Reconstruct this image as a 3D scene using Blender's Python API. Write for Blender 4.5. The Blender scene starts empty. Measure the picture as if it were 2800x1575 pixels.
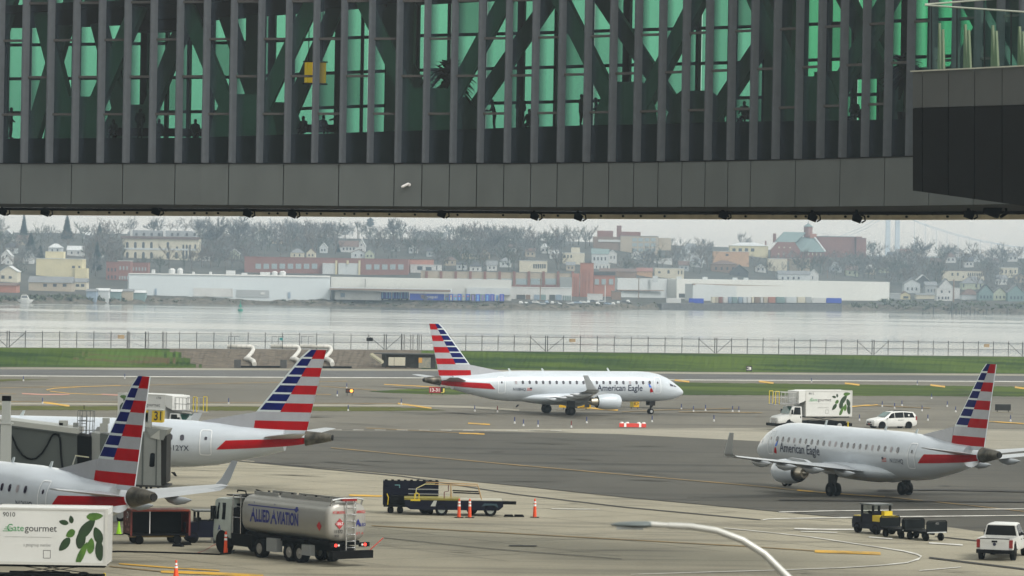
import bpy, bmesh, math, random
from mathutils import Vector, Matrix

# ------------------------------------------------------------------ camera, sky, sun, exposure
scene = bpy.context.scene
col = scene.collection
R = math.radians
FOCAL, EYE = 10000.0, 15.2                      # focal length in photo pixels (2800 wide), eye height over the apron
cam_data = bpy.data.cameras.new("camera")
cam = bpy.data.objects.new("camera", cam_data)
col.objects.link(cam)
cam_data.sensor_width = 36.0
cam_data.lens = FOCAL / 2800.0 * 36.0
cam_data.clip_start = 1.0
cam_data.clip_end = 20000.0
CAM = Matrix.Translation((0, 0, EYE)) @ Matrix.Rotation(R(90 - 0.215), 4, 'X') @ Matrix.Rotation(R(0.97), 4, 'Z')
cam.matrix_world = CAM
cam_data.dof.use_dof = True
cam_data.dof.focus_distance = 420.0
cam_data.dof.aperture_fstop = 4.2
scene.camera = cam

SUN_DIR = Vector((0.56, -0.34, 0.75)).normalized()      # towards the sun, veiled by cloud
world = bpy.data.worlds.new("World")
scene.world = world
world.use_nodes = True
wn, wl = world.node_tree.nodes, world.node_tree.links
wn.clear()
w_out = wn.new("ShaderNodeOutputWorld")
w_bg = wn.new("ShaderNodeBackground")
w_sky = wn.new("ShaderNodeTexSky")
w_sky.sky_type = 'NISHITA'
w_sky.sun_disc = False
w_sky.sun_elevation = math.asin(SUN_DIR.z)
w_sky.sun_rotation = math.atan2(SUN_DIR.x, SUN_DIR.y)
w_sky.air_density = 3.0
w_sky.dust_density = 1.0
w_sky.ozone_density = 1.0
w_hs = wn.new("ShaderNodeHueSaturation")
w_hs.inputs['Saturation'].default_value = 0.15
w_tint = wn.new("ShaderNodeMix")
w_tint.data_type = 'RGBA'
w_tint.blend_type = 'MULTIPLY'
w_tint.inputs[0].default_value = 1.0
w_tint.inputs[7].default_value = (1.0, 0.99, 0.93, 1)
wl.new(w_sky.outputs[0], w_hs.inputs['Color'])
wl.new(w_hs.outputs[0], w_tint.inputs[6])
wl.new(w_tint.outputs[2], w_bg.inputs['Color'])
w_bg.inputs['Strength'].default_value = 0.15
wl.new(w_bg.outputs[0], w_out.inputs['Surface'])

sun_data = bpy.data.lights.new("sun", 'SUN')
sun_data.energy = 1.5
sun_data.angle = R(20)
sun_data.color = (1.0, 0.97, 0.92)
sun = bpy.data.objects.new("sun", sun_data)
col.objects.link(sun)
sun.rotation_euler = (-SUN_DIR).to_track_quat('-Z', 'Y').to_euler()
sun.location = (0, 0, 60)

vs = scene.view_settings
vs.view_transform = 'Standard'
vs.look = 'None'
vs.gamma = 1.0
vs.use_curve_mapping = False
vs.exposure = 0.6
scene.cycles.max_bounces = 6
scene.cycles.diffuse_bounces = 1
scene.cycles.glossy_bounces = 3
scene.cycles.transmission_bounces = 4
scene.cycles.transparent_max_bounces = 24
scene.cycles.volume_bounces = 1
scene.cycles.sample_clamp_indirect = 4.0
scene.cycles.use_denoising = True
scene.cycles.use_adaptive_sampling = True
scene.cycles.adaptive_threshold = 0.02

# ------------------------------------------------------------------ photo pixel -> place
CAM3 = CAM.to_3x3()
def ray(u, v):
    return CAM3 @ Vector(((u - 1400.0) / FOCAL, -(v - 787.5) / FOCAL, -1.0))
def P(u, v, Y):
    d = ray(u, v)
    t = Y / d.y
    return Vector((d.x * t, Y, EYE + d.z * t))
def G(u, v, z=0.0):
    d = ray(u, v)
    t = (z - EYE) / d.z
    return Vector((d.x * t, d.y * t, z))
def lerp(a, b, t):
    return a + (b - a) * t
def interp(x, pts):
    if x <= pts[0][0]:
        return pts[0][1]
    for (x0, y0), (x1, y1) in zip(pts, pts[1:]):
        if x <= x1:
            return y0 + (y1 - y0) * (x - x0) / (x1 - x0)
    return pts[-1][1]

# ------------------------------------------------------------------ materials
MATS = {}
def M(name, c, rough=0.6, metal=0.0, var=0.0, scale=4.0, stretch=(1, 1, 1), spec=0.5, coat=0.0, bump=0.0, emit=None, c2=None, detail=5.0, lo=.3, hi=.7):
    if name in MATS:
        return MATS[name]
    m = bpy.data.materials.new(name)
    m.use_nodes = True
    nt = m.node_tree
    b = nt.nodes["Principled BSDF"]
    b.inputs['Base Color'].default_value = (*c, 1)
    b.inputs['Roughness'].default_value = rough
    b.inputs['Metallic'].default_value = metal
    b.inputs['Specular IOR Level'].default_value = spec
    b.inputs['Coat Weight'].default_value = coat
    b.inputs['Coat Roughness'].default_value = 0.15
    if emit:
        b.inputs['Emission Color'].default_value = (*emit[0], 1)
        b.inputs['Emission Strength'].default_value = emit[1]
    if var > 0 or c2 or bump > 0:
        tc = nt.nodes.new("ShaderNodeTexCoord")
        mp = nt.nodes.new("ShaderNodeMapping")
        mp.inputs['Scale'].default_value = stretch
        nz = nt.nodes.new("ShaderNodeTexNoise")
        nz.inputs['Scale'].default_value = scale
        nz.inputs['Detail'].default_value = detail
        nt.links.new(tc.outputs['Object'], mp.inputs[0])
        nt.links.new(mp.outputs[0], nz.inputs['Vector'])
        if var > 0 or c2:
            rp = nt.nodes.new("ShaderNodeValToRGB")
            a = c2 if c2 else tuple(min(1, k * (1 - var)) for k in c)
            d = c if c2 else tuple(min(1, k * (1 + var)) for k in c)
            rp.color_ramp.elements[0].position = lo
            rp.color_ramp.elements[1].position = hi
            rp.color_ramp.elements[0].color = (*a, 1)
            rp.color_ramp.elements[1].color = (*d, 1)
            nt.links.new(nz.outputs[0], rp.inputs[0])
            nt.links.new(rp.outputs[0], b.inputs['Base Color'])
        if bump > 0:
            bp = nt.nodes.new("ShaderNodeBump")
            bp.inputs['Strength'].default_value = bump
            nt.links.new(nz.outputs[0], bp.inputs['Height'])
            nt.links.new(bp.outputs[0], b.inputs['Normal'])
    MATS[name] = m
    return m
def glass_mat(name, tint, refl=0.05, rough=0.02, body=None, body_fac=0.0):
    if name in MATS:
        return MATS[name]
    m = bpy.data.materials.new(name)
    m.use_nodes = True
    nt = m.node_tree
    nt.nodes.clear()
    out = nt.nodes.new("ShaderNodeOutputMaterial")
    tr = nt.nodes.new("ShaderNodeBsdfTransparent")
    tr.inputs[0].default_value = (*tint, 1)
    gl = nt.nodes.new("ShaderNodeBsdfGlossy")
    gl.inputs['Roughness'].default_value = rough
    mx = nt.nodes.new("ShaderNodeMixShader")
    mx.inputs[0].default_value = refl
    nt.links.new(tr.outputs[0], mx.inputs[1])
    nt.links.new(gl.outputs[0], mx.inputs[2])
    last = mx
    if body:
        df = nt.nodes.new("ShaderNodeBsdfDiffuse")
        df.inputs[0].default_value = (*body, 1)
        m2 = nt.nodes.new("ShaderNodeMixShader")
        m2.inputs[0].default_value = body_fac
        nt.links.new(mx.outputs[0], m2.inputs[1])
        nt.links.new(df.outputs[0], m2.inputs[2])
        last = m2
    nt.links.new(last.outputs[0], out.inputs[0])
    MATS[name] = m
    return m

# ------------------------------------------------------------------ mesh building
class MB:
    def __init__(s):
        s.v, s.f, s.m = [], [], []
    def add(s, vs_, fs, mi=0):
        o = len(s.v)
        s.v += [tuple(p) for p in vs_]
        s.f += [tuple(i + o for i in f) for f in fs]
        s.m += [mi] * len(fs)
        return s
    def box(s, x0, x1, y0, y1, z0, z1, mi=0, mat=None):
        vs_ = [Vector((x, y, z)) for z in (z0, z1) for x, y in ((x0, y0), (x1, y0), (x1, y1), (x0, y1))]
        if mat is not None:
            vs_ = [mat @ p for p in vs_]
        return s.add(vs_, [(3, 2, 1, 0), (4, 5, 6, 7), (0, 1, 5, 4), (1, 2, 6, 5), (2, 3, 7, 6), (3, 0, 4, 7)], mi)
    def hexa(s, b, t, mi=0):                     # four bottom points, four top points
        return s.add(list(b) + list(t), [(3, 2, 1, 0), (4, 5, 6, 7), (0, 1, 5, 4), (1, 2, 6, 5), (2, 3, 7, 6), (3, 0, 4, 7)], mi)
    def prism(s, poly, ax, a0, a1, mi=0):
        n = len(poly)
        def pt(p, a):
            return (a, p[0], p[1]) if ax == 'x' else (p[0], a, p[1]) if ax == 'y' else (p[0], p[1], a)
        vs_ = [pt(p, a0) for p in poly] + [pt(p, a1) for p in poly]
        return s.add(vs_, [tuple(range(n))[::-1], tuple(range(n, 2 * n))] + [(i, (i + 1) % n, n + (i + 1) % n, n + i) for i in range(n)], mi)
    def cyl(s, p0, p1, r0, r1=None, n=12, mi=0, caps=True):
        p0, p1 = Vector(p0), Vector(p1)
        r1 = r0 if r1 is None else r1
        d = (p1 - p0)
        d = d.normalized() if d.length > 1e-9 else Vector((0, 0, 1))
        a = d.orthogonal().normalized()
        b = d.cross(a)
        vs_ = []
        for p, r in ((p0, r0), (p1, r1)):
            for i in range(n):
                t = 2 * math.pi * i / n
                vs_.append(p + (a * math.cos(t) + b * math.sin(t)) * r)
        fs = [(i, (i + 1) % n, n + (i + 1) % n, n + i) for i in range(n)]
        if caps:
            fs += [tuple(range(n))[::-1], tuple(range(n, 2 * n))]
        return s.add(vs_, fs, mi)
    def tube(s, pts, r, n=8, mi=0):
        pts = [Vector(p) for p in pts]
        rs = r if isinstance(r, (list, tuple)) else [r] * len(pts)
        vs_, fs = [], []
        a = None
        for k, p in enumerate(pts):
            d = (pts[min(k + 1, len(pts) - 1)] - pts[max(k - 1, 0)]).normalized()
            if a is None:
                a = d.orthogonal().normalized()
            else:
                a = (a - d * a.dot(d)).normalized()
            b = d.cross(a)
            for i in range(n):
                t = 2 * math.pi * i / n
                vs_.append(p + (a * math.cos(t) + b * math.sin(t)) * rs[k])
        for k in range(len(pts) - 1):
            for i in range(n):
                j = (i + 1) % n
                fs.append((k * n + i, k * n + j, (k + 1) * n + j, (k + 1) * n + i))
        fs += [tuple(range(n))[::-1], tuple(range((len(pts) - 1) * n, len(pts) * n))]
        return s.add(vs_, fs, mi)
    def loft(s, rings, mi=0, caps=True, closed=True):
        n = len(rings[0])
        vs_ = [p for r in rings for p in r]
        fs = []
        for k in range(len(rings) - 1):
            for i in range(n if closed else n - 1):
                j = (i + 1) % n
                fs.append((k * n + i, k * n + j, (k + 1) * n + j, (k + 1) * n + i))
        if caps and closed:
            fs += [tuple(range(n))[::-1], tuple(range((len(rings) - 1) * n, len(rings) * n))]
        return s.add(vs_, fs, mi)
    def quad(s, a, b, c, d, mi=0):
        return s.add([a, b, c, d], [(0, 1, 2, 3)], mi)
    def slab(s, pts, n, t, mi=0):                # polygon of 3-D points thickened along n by t
        n = Vector(n) * t
        k = len(pts)
        vs_ = [Vector(p) for p in pts] + [Vector(p) + n for p in pts]
        return s.add(vs_, [tuple(range(k))[::-1], tuple(range(k, 2 * k))] + [(i, (i + 1) % k, k + (i + 1) % k, k + i) for i in range(k)], mi)
    def mesh(s, name, mats, smooth=False, fix=True):
        me = bpy.data.meshes.new(name)
        me.from_pydata([tuple(p) for p in s.v], [], s.f)
        for mm in (mats if isinstance(mats, (list, tuple)) else [mats]):
            me.materials.append(mm)
        me.polygons.foreach_set("material_index", s.m)
        if fix and len(s.f) < 60000:
            bm = bmesh.new()
            bm.from_mesh(me)
            bmesh.ops.recalc_face_normals(bm, faces=bm.faces)
            bm.to_mesh(me)
            bm.free()
        if smooth:
            me.shade_smooth()
            me.set_sharp_from_angle(angle=R(smooth if smooth is not True else 40))
        me.update()
        return me
    def build(s, name, mats, parent=None, smooth=False, loc=(0, 0, 0), rot=(0, 0, 0), fix=True):
        return link(name, s.mesh(name, mats, smooth, fix), parent, loc, rot)
def link(name, me, parent=None, loc=(0, 0, 0), rot=(0, 0, 0)):
    o = bpy.data.objects.new(name, me)
    col.objects.link(o)
    o.location, o.rotation_euler = loc, rot
    if parent is not None:
        o.parent = parent
    return o
def tag(o, label, cat, group=None, kind=None):
    o["label"] = label
    if cat:
        o["category"] = cat
    if group:
        o["group"] = group
    if kind:
        o["kind"] = kind
    return o
def thing(name, label, cat, loc=(0, 0, 0), rz=0.0, group=None):
    o = bpy.data.objects.new(name, None)
    col.objects.link(o)
    o.location = loc
    o.rotation_euler = (0, 0, rz)
    o.empty_display_size = 0.3
    return tag(o, label, cat, group)
def structure(o, label):
    o["kind"] = "structure"
    o["label"] = label
    return o
def dup(o, parent=None):
    c = o.copy()
    col.objects.link(c)
    c.parent = parent
    for ch in list(o.children):
        dup(ch, c)
    return c

_txt = {}
def text_geo(s, size=1.0, spacing=1.0, bold=0.0):
    """flat lettering: points (x along the line, y up), faces, total width; capital height = size"""
    key = (s, spacing, bold)
    if key not in _txt:
        cu = bpy.data.curves.new("lettering", 'FONT')
        cu.body = s
        cu.size = 1.0
        cu.space_character = spacing
        cu.resolution_u = 3
        cu.offset = bold
        ob = bpy.data.objects.new("lettering", cu)
        col.objects.link(ob)
        dg = bpy.context.evaluated_depsgraph_get()
        me = bpy.data.meshes.new_from_object(ob.evaluated_get(dg))
        vs_ = [(p.co.x, p.co.y) for p in me.vertices]
        fs = [tuple(p.vertices) for p in me.polygons]
        bpy.data.objects.remove(ob)
        bpy.data.curves.remove(cu)
        bpy.data.meshes.remove(me)
        x0 = min(p[0] for p in vs_)
        x1 = max(p[0] for p in vs_)
        _txt[key] = ([(x - x0, y) for x, y in vs_], fs, x1 - x0)
    vs_, fs, w = _txt[key]
    k = size / 0.69
    return [(x * k, y * k) for x, y in vs_], fs, w * k
def letter(mb, s, size, origin, ex, ey, mi=0, spacing=1.0, bold=0.0, width=None, align=0.0):
    vs_, fs, w = text_geo(s, size, spacing, bold)
    kx = (width / w) if width else 1.0
    o, ex, ey = Vector(origin), Vector(ex), Vector(ey)
    o = o - ex * (w * kx * align)
    mb.add([o + ex * (x * kx) + ey * y for x, y in vs_], fs, mi)

_wheel = {}
def wheel(parent, x, y, z, r, w, tyre=None, rim=None, hub_r=0.58, name="wheel"):
    """wheel on an axle along local y, with its hub as a sub-part"""
    tyre = tyre or M("tyre_rubber", (0.005, 0.005, 0.0055), 0.9, spec=.1)
    rim = rim or M("rim_grey", (0.35, 0.36, 0.37), 0.4, 0.6)
    key = (round(r, 3), round(w, 3), tyre.name, rim.name, hub_r)
    if key not in _wheel:
        prof = [(hub_r * r, -w * .42), (r * .86, -w * .5), (r * .97, -w * .4), (r, -w * .2), (r, w * .2), (r * .97, w * .4), (r * .86, w * .5), (hub_r * r, w * .42)]
        n = 20
        rings = [[(q * math.cos(2 * math.pi * i / n), a, q * math.sin(2 * math.pi * i / n)) for q, a in prof] for i in range(n)]
        mb = MB()
        k = len(prof)
        vs_ = [p for rg in rings for p in rg]
        fs = [(i * k + j, i * k + (j + 1) % k, ((i + 1) % n) * k + (j + 1) % k, ((i + 1) % n) * k + j) for i in range(n) for j in range(k)]
        mb.add(vs_, fs)
        h = MB()
        for sgn in (-1, 1):
            h.cyl((0, sgn * w * .05, 0), (0, sgn * w * .36, 0), hub_r * r * 1.0, hub_r * r * .98, 16)
            h.cyl((0, sgn * w * .36, 0), (0, sgn * w * .46, 0), hub_r * r * .35, hub_r * r * .28, 10)
        _wheel[key] = (mb.mesh("wheel", tyre, 50), h.mesh("hub", rim, 40))
    a, b = _wheel[key]
    o = link(name, a, parent, (x, y, z))
    link("hub", b, o)
    return o
# ------------------------------------------------------------------ paving materials
def paving(name, base, dark, light, streak=0.5, fine=1.0):
    m = bpy.data.materials.new(name)
    m.use_nodes = True
    nt = m.node_tree
    L = nt.links.new
    b = nt.nodes["Principled BSDF"]
    b.inputs['Roughness'].default_value = 0.82
    b.inputs['Specular IOR Level'].default_value = 0.3
    tc = nt.nodes.new("ShaderNodeTexCoord")
    def noise(scale, sx, sy, detail, rz=0.0):
        mp = nt.nodes.new("ShaderNodeMapping")
        mp.inputs['Scale'].default_value = (sx, sy, 1)
        mp.inputs['Rotation'].default_value = (0, 0, rz)
        nz = nt.nodes.new("ShaderNodeTexNoise")
        nz.inputs['Scale'].default_value = scale
        nz.inputs['Detail'].default_value = detail
        L(tc.outputs['Object'], mp.inputs[0])
        L(mp.outputs[0], nz.inputs['Vector'])
        return nz
    def ramp(src, p0, p1, c0, c1):
        r = nt.nodes.new("ShaderNodeValToRGB")
        r.color_ramp.elements[0].position, r.color_ramp.elements[1].position = p0, p1
        r.color_ramp.elements[0].color, r.color_ramp.elements[1].color = (*c0, 1), (*c1, 1)
        L(src.outputs[0], r.inputs[0])
        return r
    def mix(mode, fac, a, c):
        x = nt.nodes.new("ShaderNodeMix")
        x.data_type, x.blend_type = 'RGBA', mode
        if isinstance(fac, float):
            x.inputs[0].default_value = fac
        else:
            L(fac, x.inputs[0])
        L(a, x.inputs[6])
        L(c, x.inputs[7])
        return x.outputs[2]
    big = ramp(noise(0.035, 1, .35, 4, R(-10)), .35, .68, dark, light)
    mid = ramp(noise(0.35, 1, .25, 6), .3, .7, tuple(k * .86 for k in base), tuple(k * 1.12 for k in base))
    c = mix('MIX', 0.5, big.outputs[0], mid.outputs[0])
    st = ramp(noise(0.12, .55, 5.5, 4, R(-4)), .58, .74, (1, 1, 1), (1 - streak, 1 - streak, 1 - streak))
    c = mix('MULTIPLY', 1.0, c, st.outputs[0])
    st2 = ramp(noise(0.08, .5, 2.2, 5, R(-14)), .6, .72, (1, 1, 1), (1 - streak * .5,) * 3)
    c = mix('MULTIPLY', 1.0, c, st2.outputs[0])
    st3 = ramp(noise(0.05, .35, 3.0, 6, R(-3)), .56, .68, (1, 1, 1), (1 - streak * .85,) * 3)
    c = mix('MULTIPLY', 1.0, c, st3.outputs[0])
    st4 = ramp(noise(0.11, .30, 1.6, 3, R(-9)), .62, .70, (1, 1, 1), (1 - streak * .7,) * 3)
    c = mix('MULTIPLY', 1.0, c, st4.outputs[0])
    fn = ramp(noise(6.0, 1, .4, 3), .25, .75, (1 - .10 * fine,) * 3, (1 + .08 * fine,) * 3)
    c = mix('MULTIPLY', 1.0, c, fn.outputs[0])
    L(c, b.inputs['Base Color'])
    MATS[name] = m
    return m
m_taxi = paving("taxiway_asphalt", (0.118, 0.108, 0.085), (0.080, 0.073, 0.058), (0.155, 0.142, 0.111), .55)
m_dark = paving("dark_asphalt", (0.056, 0.052, 0.041), (0.032, 0.030, 0.024), (0.082, 0.076, 0.060), .65)
m_conc = paving("apron_concrete", (0.265, 0.240, 0.176), (0.175, 0.158, 0.113), (0.335, 0.304, 0.224), .55)
m_conc2 = paving("pale_concrete", (0.25, 0.230, 0.180), (0.195, 0.18, 0.14), (0.305, 0.282, 0.222), .35)
m_rwy = paving("runway_asphalt", (0.080, 0.080, 0.078), (0.060, 0.060, 0.058), (0.105, 0.105, 0.102), .4)
m_grass = M("grass", (0.056, 0.092, 0.008), 0.95, c2=(0.012, 0.036, 0.003), scale=0.085, stretch=(.5, 1.2, 4), lo=.42, hi=.60, bump=.5, spec=.1, detail=9)
m_grass_dry = M("dry_grass", (0.10, 0.10, 0.022), 0.95, c2=(0.045, 0.056, 0.010), scale=0.5, stretch=(.4, 1.4, 1), spec=.1, detail=8)
m_soil = M("bare_soil", (0.16, 0.135, 0.105), 0.95, c2=(0.065, 0.055, 0.045), scale=0.6, stretch=(1, 1, 1.5), bump=.6, spec=.1, detail=9)
m_yel = M("yellow_paint", (0.56, 0.31, 0.02), 0.7, c2=(0.24, 0.17, 0.06), scale=.7, spec=.3, lo=.36, hi=.52)
m_org = M("worn_orange_paint", (0.27, 0.175, 0.06), 0.8, c2=(0.15, 0.115, 0.065), scale=.5, spec=.2)
m_wht = M("white_paint", (0.66, 0.65, 0.60), 0.7, c2=(0.36, 0.34, 0.30), scale=.8, spec=.3)
m_red = M("worn_red_paint", (0.46, 0.20, 0.15), 0.8, c2=(0.30, 0.20, 0.15), scale=.7, spec=.2)
m_tar = M("tar_joint", (0.035, 0.033, 0.03), 0.8, spec=.2)
m_black = M("black_rubber", (0.004, 0.004, 0.0045), 0.85, spec=.1)

# ------------------------------------------------------------------ ground sheets, each a few mm over the one below
def sheet(name, label, poly, z, mat, parent=None):
    mb = MB()
    if "grass" in name:                           # ragged edge
        rnd = random.Random(len(poly))
        fine = []
        for (u0, v0), (u1, v1) in zip(poly, poly[1:] + poly[:1]):
            n_ = max(1, int(abs(u1 - u0) / 9))
            fine += [(lerp(u0, u1, k / n_), lerp(v0, v1, k / n_) + (rnd.uniform(-.7, .7) if k else 0)) for k in range(n_)]
        poly = fine
    mb.add([G(u, v, z) for u, v in poly], [tuple(range(len(poly)))])
    o = mb.build(name, mat, parent, fix=False)
    for p in o.data.polygons:
        if p.normal.z < 0:
            o.data.flip_normals()
            break
    if parent is None:
        structure(o, label)
    return o
g = MB()
g.add([(-260, 15, 0), (260, 15, 0), (260, 640, 0), (-260, 640, 0)], [(0, 1, 2, 3)])
ground = structure(g.build("ground", m_taxi, fix=False), "grey brown airfield asphalt between runway and apron")
APRON_EDGE = [(-400, 1180), (0, 1208), (500, 1246), (696, 1261), (1050, 1291), (1400, 1325), (1700, 1357), (2128, 1397), (2400, 1421), (2563, 1436), (2666, 1452), (2800, 1466), (3100, 1496)]
sheet("taxi_lane", "dark worn asphalt lane along the apron edge",
      APRON_EDGE[::-1] + [(-400, 1150), (0, 1163), (900, 1179), (1300, 1180), (1693, 1187), (2068, 1206), (2800, 1232), (3100, 1240)], 0.004, m_dark)
sheet("concrete_strip", "pale concrete strip crossing the taxiway",
      [(1180, 1174), (1780, 1172), (2100, 1170), (2500, 1171), (3100, 1178), (3100, 1240), (2800, 1232), (2068, 1206), (1693, 1187)], 0.008, m_conc2)
sheet("apron", "light concrete apron in the foreground", APRON_EDGE + [(3100, 2100), (-400, 2100)], 0.012, m_conc)
sheet("runway", "dark grey runway in front of the grass bank",
      [(-400, 1006), (0, 1009), (1200, 1014), (1900, 1022), (2800, 1027), (3200, 1030), (3200, 1046), (2800, 1043), (1870, 1038), (1150, 1033), (700, 1031), (0, 1027), (-400, 1025)], 0.004, m_rwy)
sheet("runway_shoulder", "pale shoulder between runway and grass bank",
      [(-400, 1002.5), (0, 1004.5), (1200, 1010), (1900, 1018), (2800, 1023), (3200, 1026), (3200, 1031), (2800, 1027.5), (1900, 1022.5), (1200, 1014.5), (0, 1009.5), (-400, 1006.5)], 0.008, m_conc2)
sheet("grass_island", "green grass island beside the taxiing jet",
      [(1008, 1070), (1152, 1062), (1300, 1057), (1500, 1050), (1870, 1046), (2300, 1051), (2800, 1057), (3200, 1061), (3200, 1088), (2800, 1084), (2300, 1082), (1900, 1080), (1500, 1079), (1300, 1078), (1180, 1079), (1060, 1074)], 0.02, M("island_grass", (0.068, 0.098, 0.010), .95, c2=(0.026, 0.046, 0.006), scale=.07, stretch=(.3, 1.5, 1), lo=.40, hi=.60, spec=.1, detail=8))
sheet("grass_strip", "narrow dry grass strip across the taxiway", [(-300, 1108), (30, 1110), (700, 1112), (1000, 1112.5), (1150, 1115), (1222, 1122), (1000, 1124), (700, 1123), (30, 1121), (-300, 1119)], 0.02, m_grass_dry)
sheet("grass_patch", "small dry grass wedge near the runway edge", [(-300, 1036), (0, 1036.5), (145, 1037), (60, 1040.5), (0, 1043), (-300, 1045)], 0.02, m_grass_dry)

PAINT_Z = [0.024]
def paint(name, pts, t, mat, parent=ground, z=None):
    """a painted line lying on the ground through photo points; t = its height in the picture"""
    if z is None:
        PAINT_Z[0] += 0.0006
        z = PAINT_Z[0]
    mb = MB()
    ts = [q * .8 for q in (t if isinstance(t, (list, tuple)) else [t] * len(pts))]
    a, b = [], []
    for k, (u, v) in enumerate(pts):
        u0, v0 = pts[max(0, k - 1)]
        u1, v1 = pts[min(len(pts) - 1, k + 1)]
        d = Vector((u1 - u0, v1 - v0)).normalized()
        du, dv = -d.y * ts[k] / 2, d.x * ts[k] / 2
        a.append(G(u + du, v + dv, z))
        b.append(G(u - du, v - dv, z))
    m_ = len(pts)
    mb.add(a + b, [(i, i + 1, m_ + i + 1, m_ + i) for i in range(m_ - 1)])
    o = mb.build(name, mat, parent, fix=False)
    if o.data.polygons[0].normal.z < 0:
        o.data.flip_normals()
    return o
jo = MB()                                         # sealed joints between the apron slabs
jd = (G(2128, 1397) - G(696, 1261)).normalized()
jn = Vector((-jd.y, jd.x, 0))
j0 = G(696, 1261) - jn * 3.5
for k in range(13):
    a_ = j0 - jn * (7.6 * k) - jd * 60
    b_ = a_ + jd * 150
    jo.add([a_ + jn * .035 + Vector((0, 0, .017)), b_ + jn * .035 + Vector((0, 0, .017)), b_ - jn * .035 + Vector((0, 0, .017)), a_ - jn * .035 + Vector((0, 0, .017))], [(0, 1, 2, 3)])
for k in range(20):
    a_ = j0 + jd * (7.6 * k - 58)
    b_ = a_ - jn * 92
    jo.add([a_ + jd * .035 + Vector((0, 0, .0175)), b_ + jd * .035 + Vector((0, 0, .0175)), b_ - jd * .035 + Vector((0, 0, .0175)), a_ - jd * .035 + Vector((0, 0, .0175))], [(0, 1, 2, 3)])
jo_o = jo.build("slab_joints", M("joint_sealant", (.09, .083, .065), .9), bpy.data.objects["apron"], fix=False)
jo_o["kind"] = "stuff"
Yl, Wl = "yellow_line", "white_line"
paint(Wl, [(-300, 1025), (0, 1027.3), (700, 1031.3), (1150, 1033.2), (1870, 1038.6), (2800, 1043.2), (3100, 1045)], 2.4, m_wht)
paint(Yl, [(-100, 1063), (120, 1058), (260, 1056), (500, 1050.5), (720, 1046), (950, 1042)], 1.8, m_org)
paint(Yl, [(330, 1053.5), (230, 1057), (150, 1061.5), (127, 1066), (140, 1070), (190, 1075.5), (260, 1078.5), (340, 1079)], [1.2, 1.6, 2.2, 3.0, 2.2, 1.6, 1.2, 1.0], m_yel)
paint("red_lettering", [(60, 1076), (120, 1079), (190, 1078)], 4, m_red)
paint("red_lettering", [(278, 1078), (340, 1081)], 4, m_red)
paint(Yl, [(-60, 1074), (45, 1077)], 2.5, m_org)
paint(Yl, [(117, 1100), (150, 1104), (190, 1110)], 5.5, m_yel)
paint("shoulder_band", [(-100, 1103), (600, 1106.5), (1120, 1109), (1280, 1113), (1420, 1122)], 7, m_conc2, z=0.022)
paint(Yl, [(-100, 1097), (400, 1099.5), (1120, 1104)], 1.6, m_org)
paint(Yl, [(875, 1055.5), (950, 1061), (1030, 1067)], 2.2, m_org)
paint(Yl, [(1050, 1051), (1200, 1058.5)], 2.4, m_yel)
paint(Yl, [(850, 1077.5), (905, 1079)], 3, m_org)
paint(Yl, [(1088, 1103), (1130, 1109), (1180, 1116)], 4.5, m_yel)
paint(Yl, [(1280, 1157), (1340, 1160.5)], 4, m_yel)
paint(Yl, [(1255, 1184), (1325, 1187)], 3.5, m_yel)
paint(Yl, [(1000, 1170), (1230, 1182), (1310, 1184)], 1.8, m_org)
for k in range(11):
    u = 905 + k * 60
    paint(Wl, [(u, 1175 + k * .2), (u + 30, 1175.5 + k * .2)], 1.1, m_wht)
paint(Yl, [(905, 1224), (1150, 1247), (1400, 1270), (1750, 1301), (2074, 1329), (2180, 1340)], 2.4, m_org)
paint(Yl, [(2180, 1340), (2270, 1348), (2420, 1358)], 4.0, m_yel)
paint(Yl, [(2420, 1358), (2600, 1376), (2800, 1398)], 2.2, m_org)
paint("tar_line", [(640, 1259), (815, 1275), (1100, 1302), (1400, 1350), (1704, 1386), (2080, 1421)], 3, m_tar)
paint("tar_line", [(696, 1262), (1050, 1292), (1400, 1326), (1700, 1358), (2128, 1398), (2563, 1437)], 2.2, m_tar)
paint(Yl, [(1016, 1437), (1400, 1458), (2050, 1494), (2230, 1506)], 2.6, m_org)
paint(Yl, [(955, 1354), (1045, 1356)], 5.5, m_yel)
paint(Yl, [(2228, 1507), (2320, 1510), (2408, 1513)], 9, m_yel)
paint(Yl, [(326, 1541), (480, 1553), (600, 1560)], 4, m_yel)
paint(Yl, [(440, 1562), (560, 1567), (720, 1574)], 9, m_yel)
paint(Yl, [(300, 1548), (440, 1562)], 3, m_org)
paint(Wl, [(1508, 1391), (1639, 1392.5)], 2, m_wht)
paint(Wl, [(2130, 1400), (2250, 1397), (2500, 1394), (2900, 1390)], 2.4, m_wht)
paint(Wl, [(2086, 1421.5), (2100, 1419), (2170, 1417), (2500, 1412), (2900, 1408)], 2.6, m_wht)
paint(Wl, [(2172, 1445), (2260, 1447.5), (2345, 1447)], 4, m_wht)
paint(Wl, [(2190, 1453), (2290, 1456)], 2.2, m_wht)
paint(Wl, [(2376, 1468), (2440, 1473)], 3.2, m_wht)
paint(Wl, [(2540, 1484), (2590, 1487), (2632, 1490)], 4.5, m_wht)
paint(Wl, [(1980, 1443), (2100, 1455), (2215, 1467.5), (2378, 1492), (2470, 1506), (2508, 1515), (2519, 1521), (2512, 1528), (2480, 1538), (2400, 1546), (2300, 1552), (2106, 1559), (1889, 1565), (1726, 1570)],
      [1.6, 1.8, 2.0, 2.4, 3.6, 5, 6.5, 5, 3.6, 3, 2.2, 1.8, 1.6, 1.4], m_wht)
paint(Wl, [(2514, 1560), (2628, 1550)], 2.2, m_wht)
paint("tar_line", [(2541, 1524), (2680, 1541), (2830, 1559)], 5, m_tar)
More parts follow.
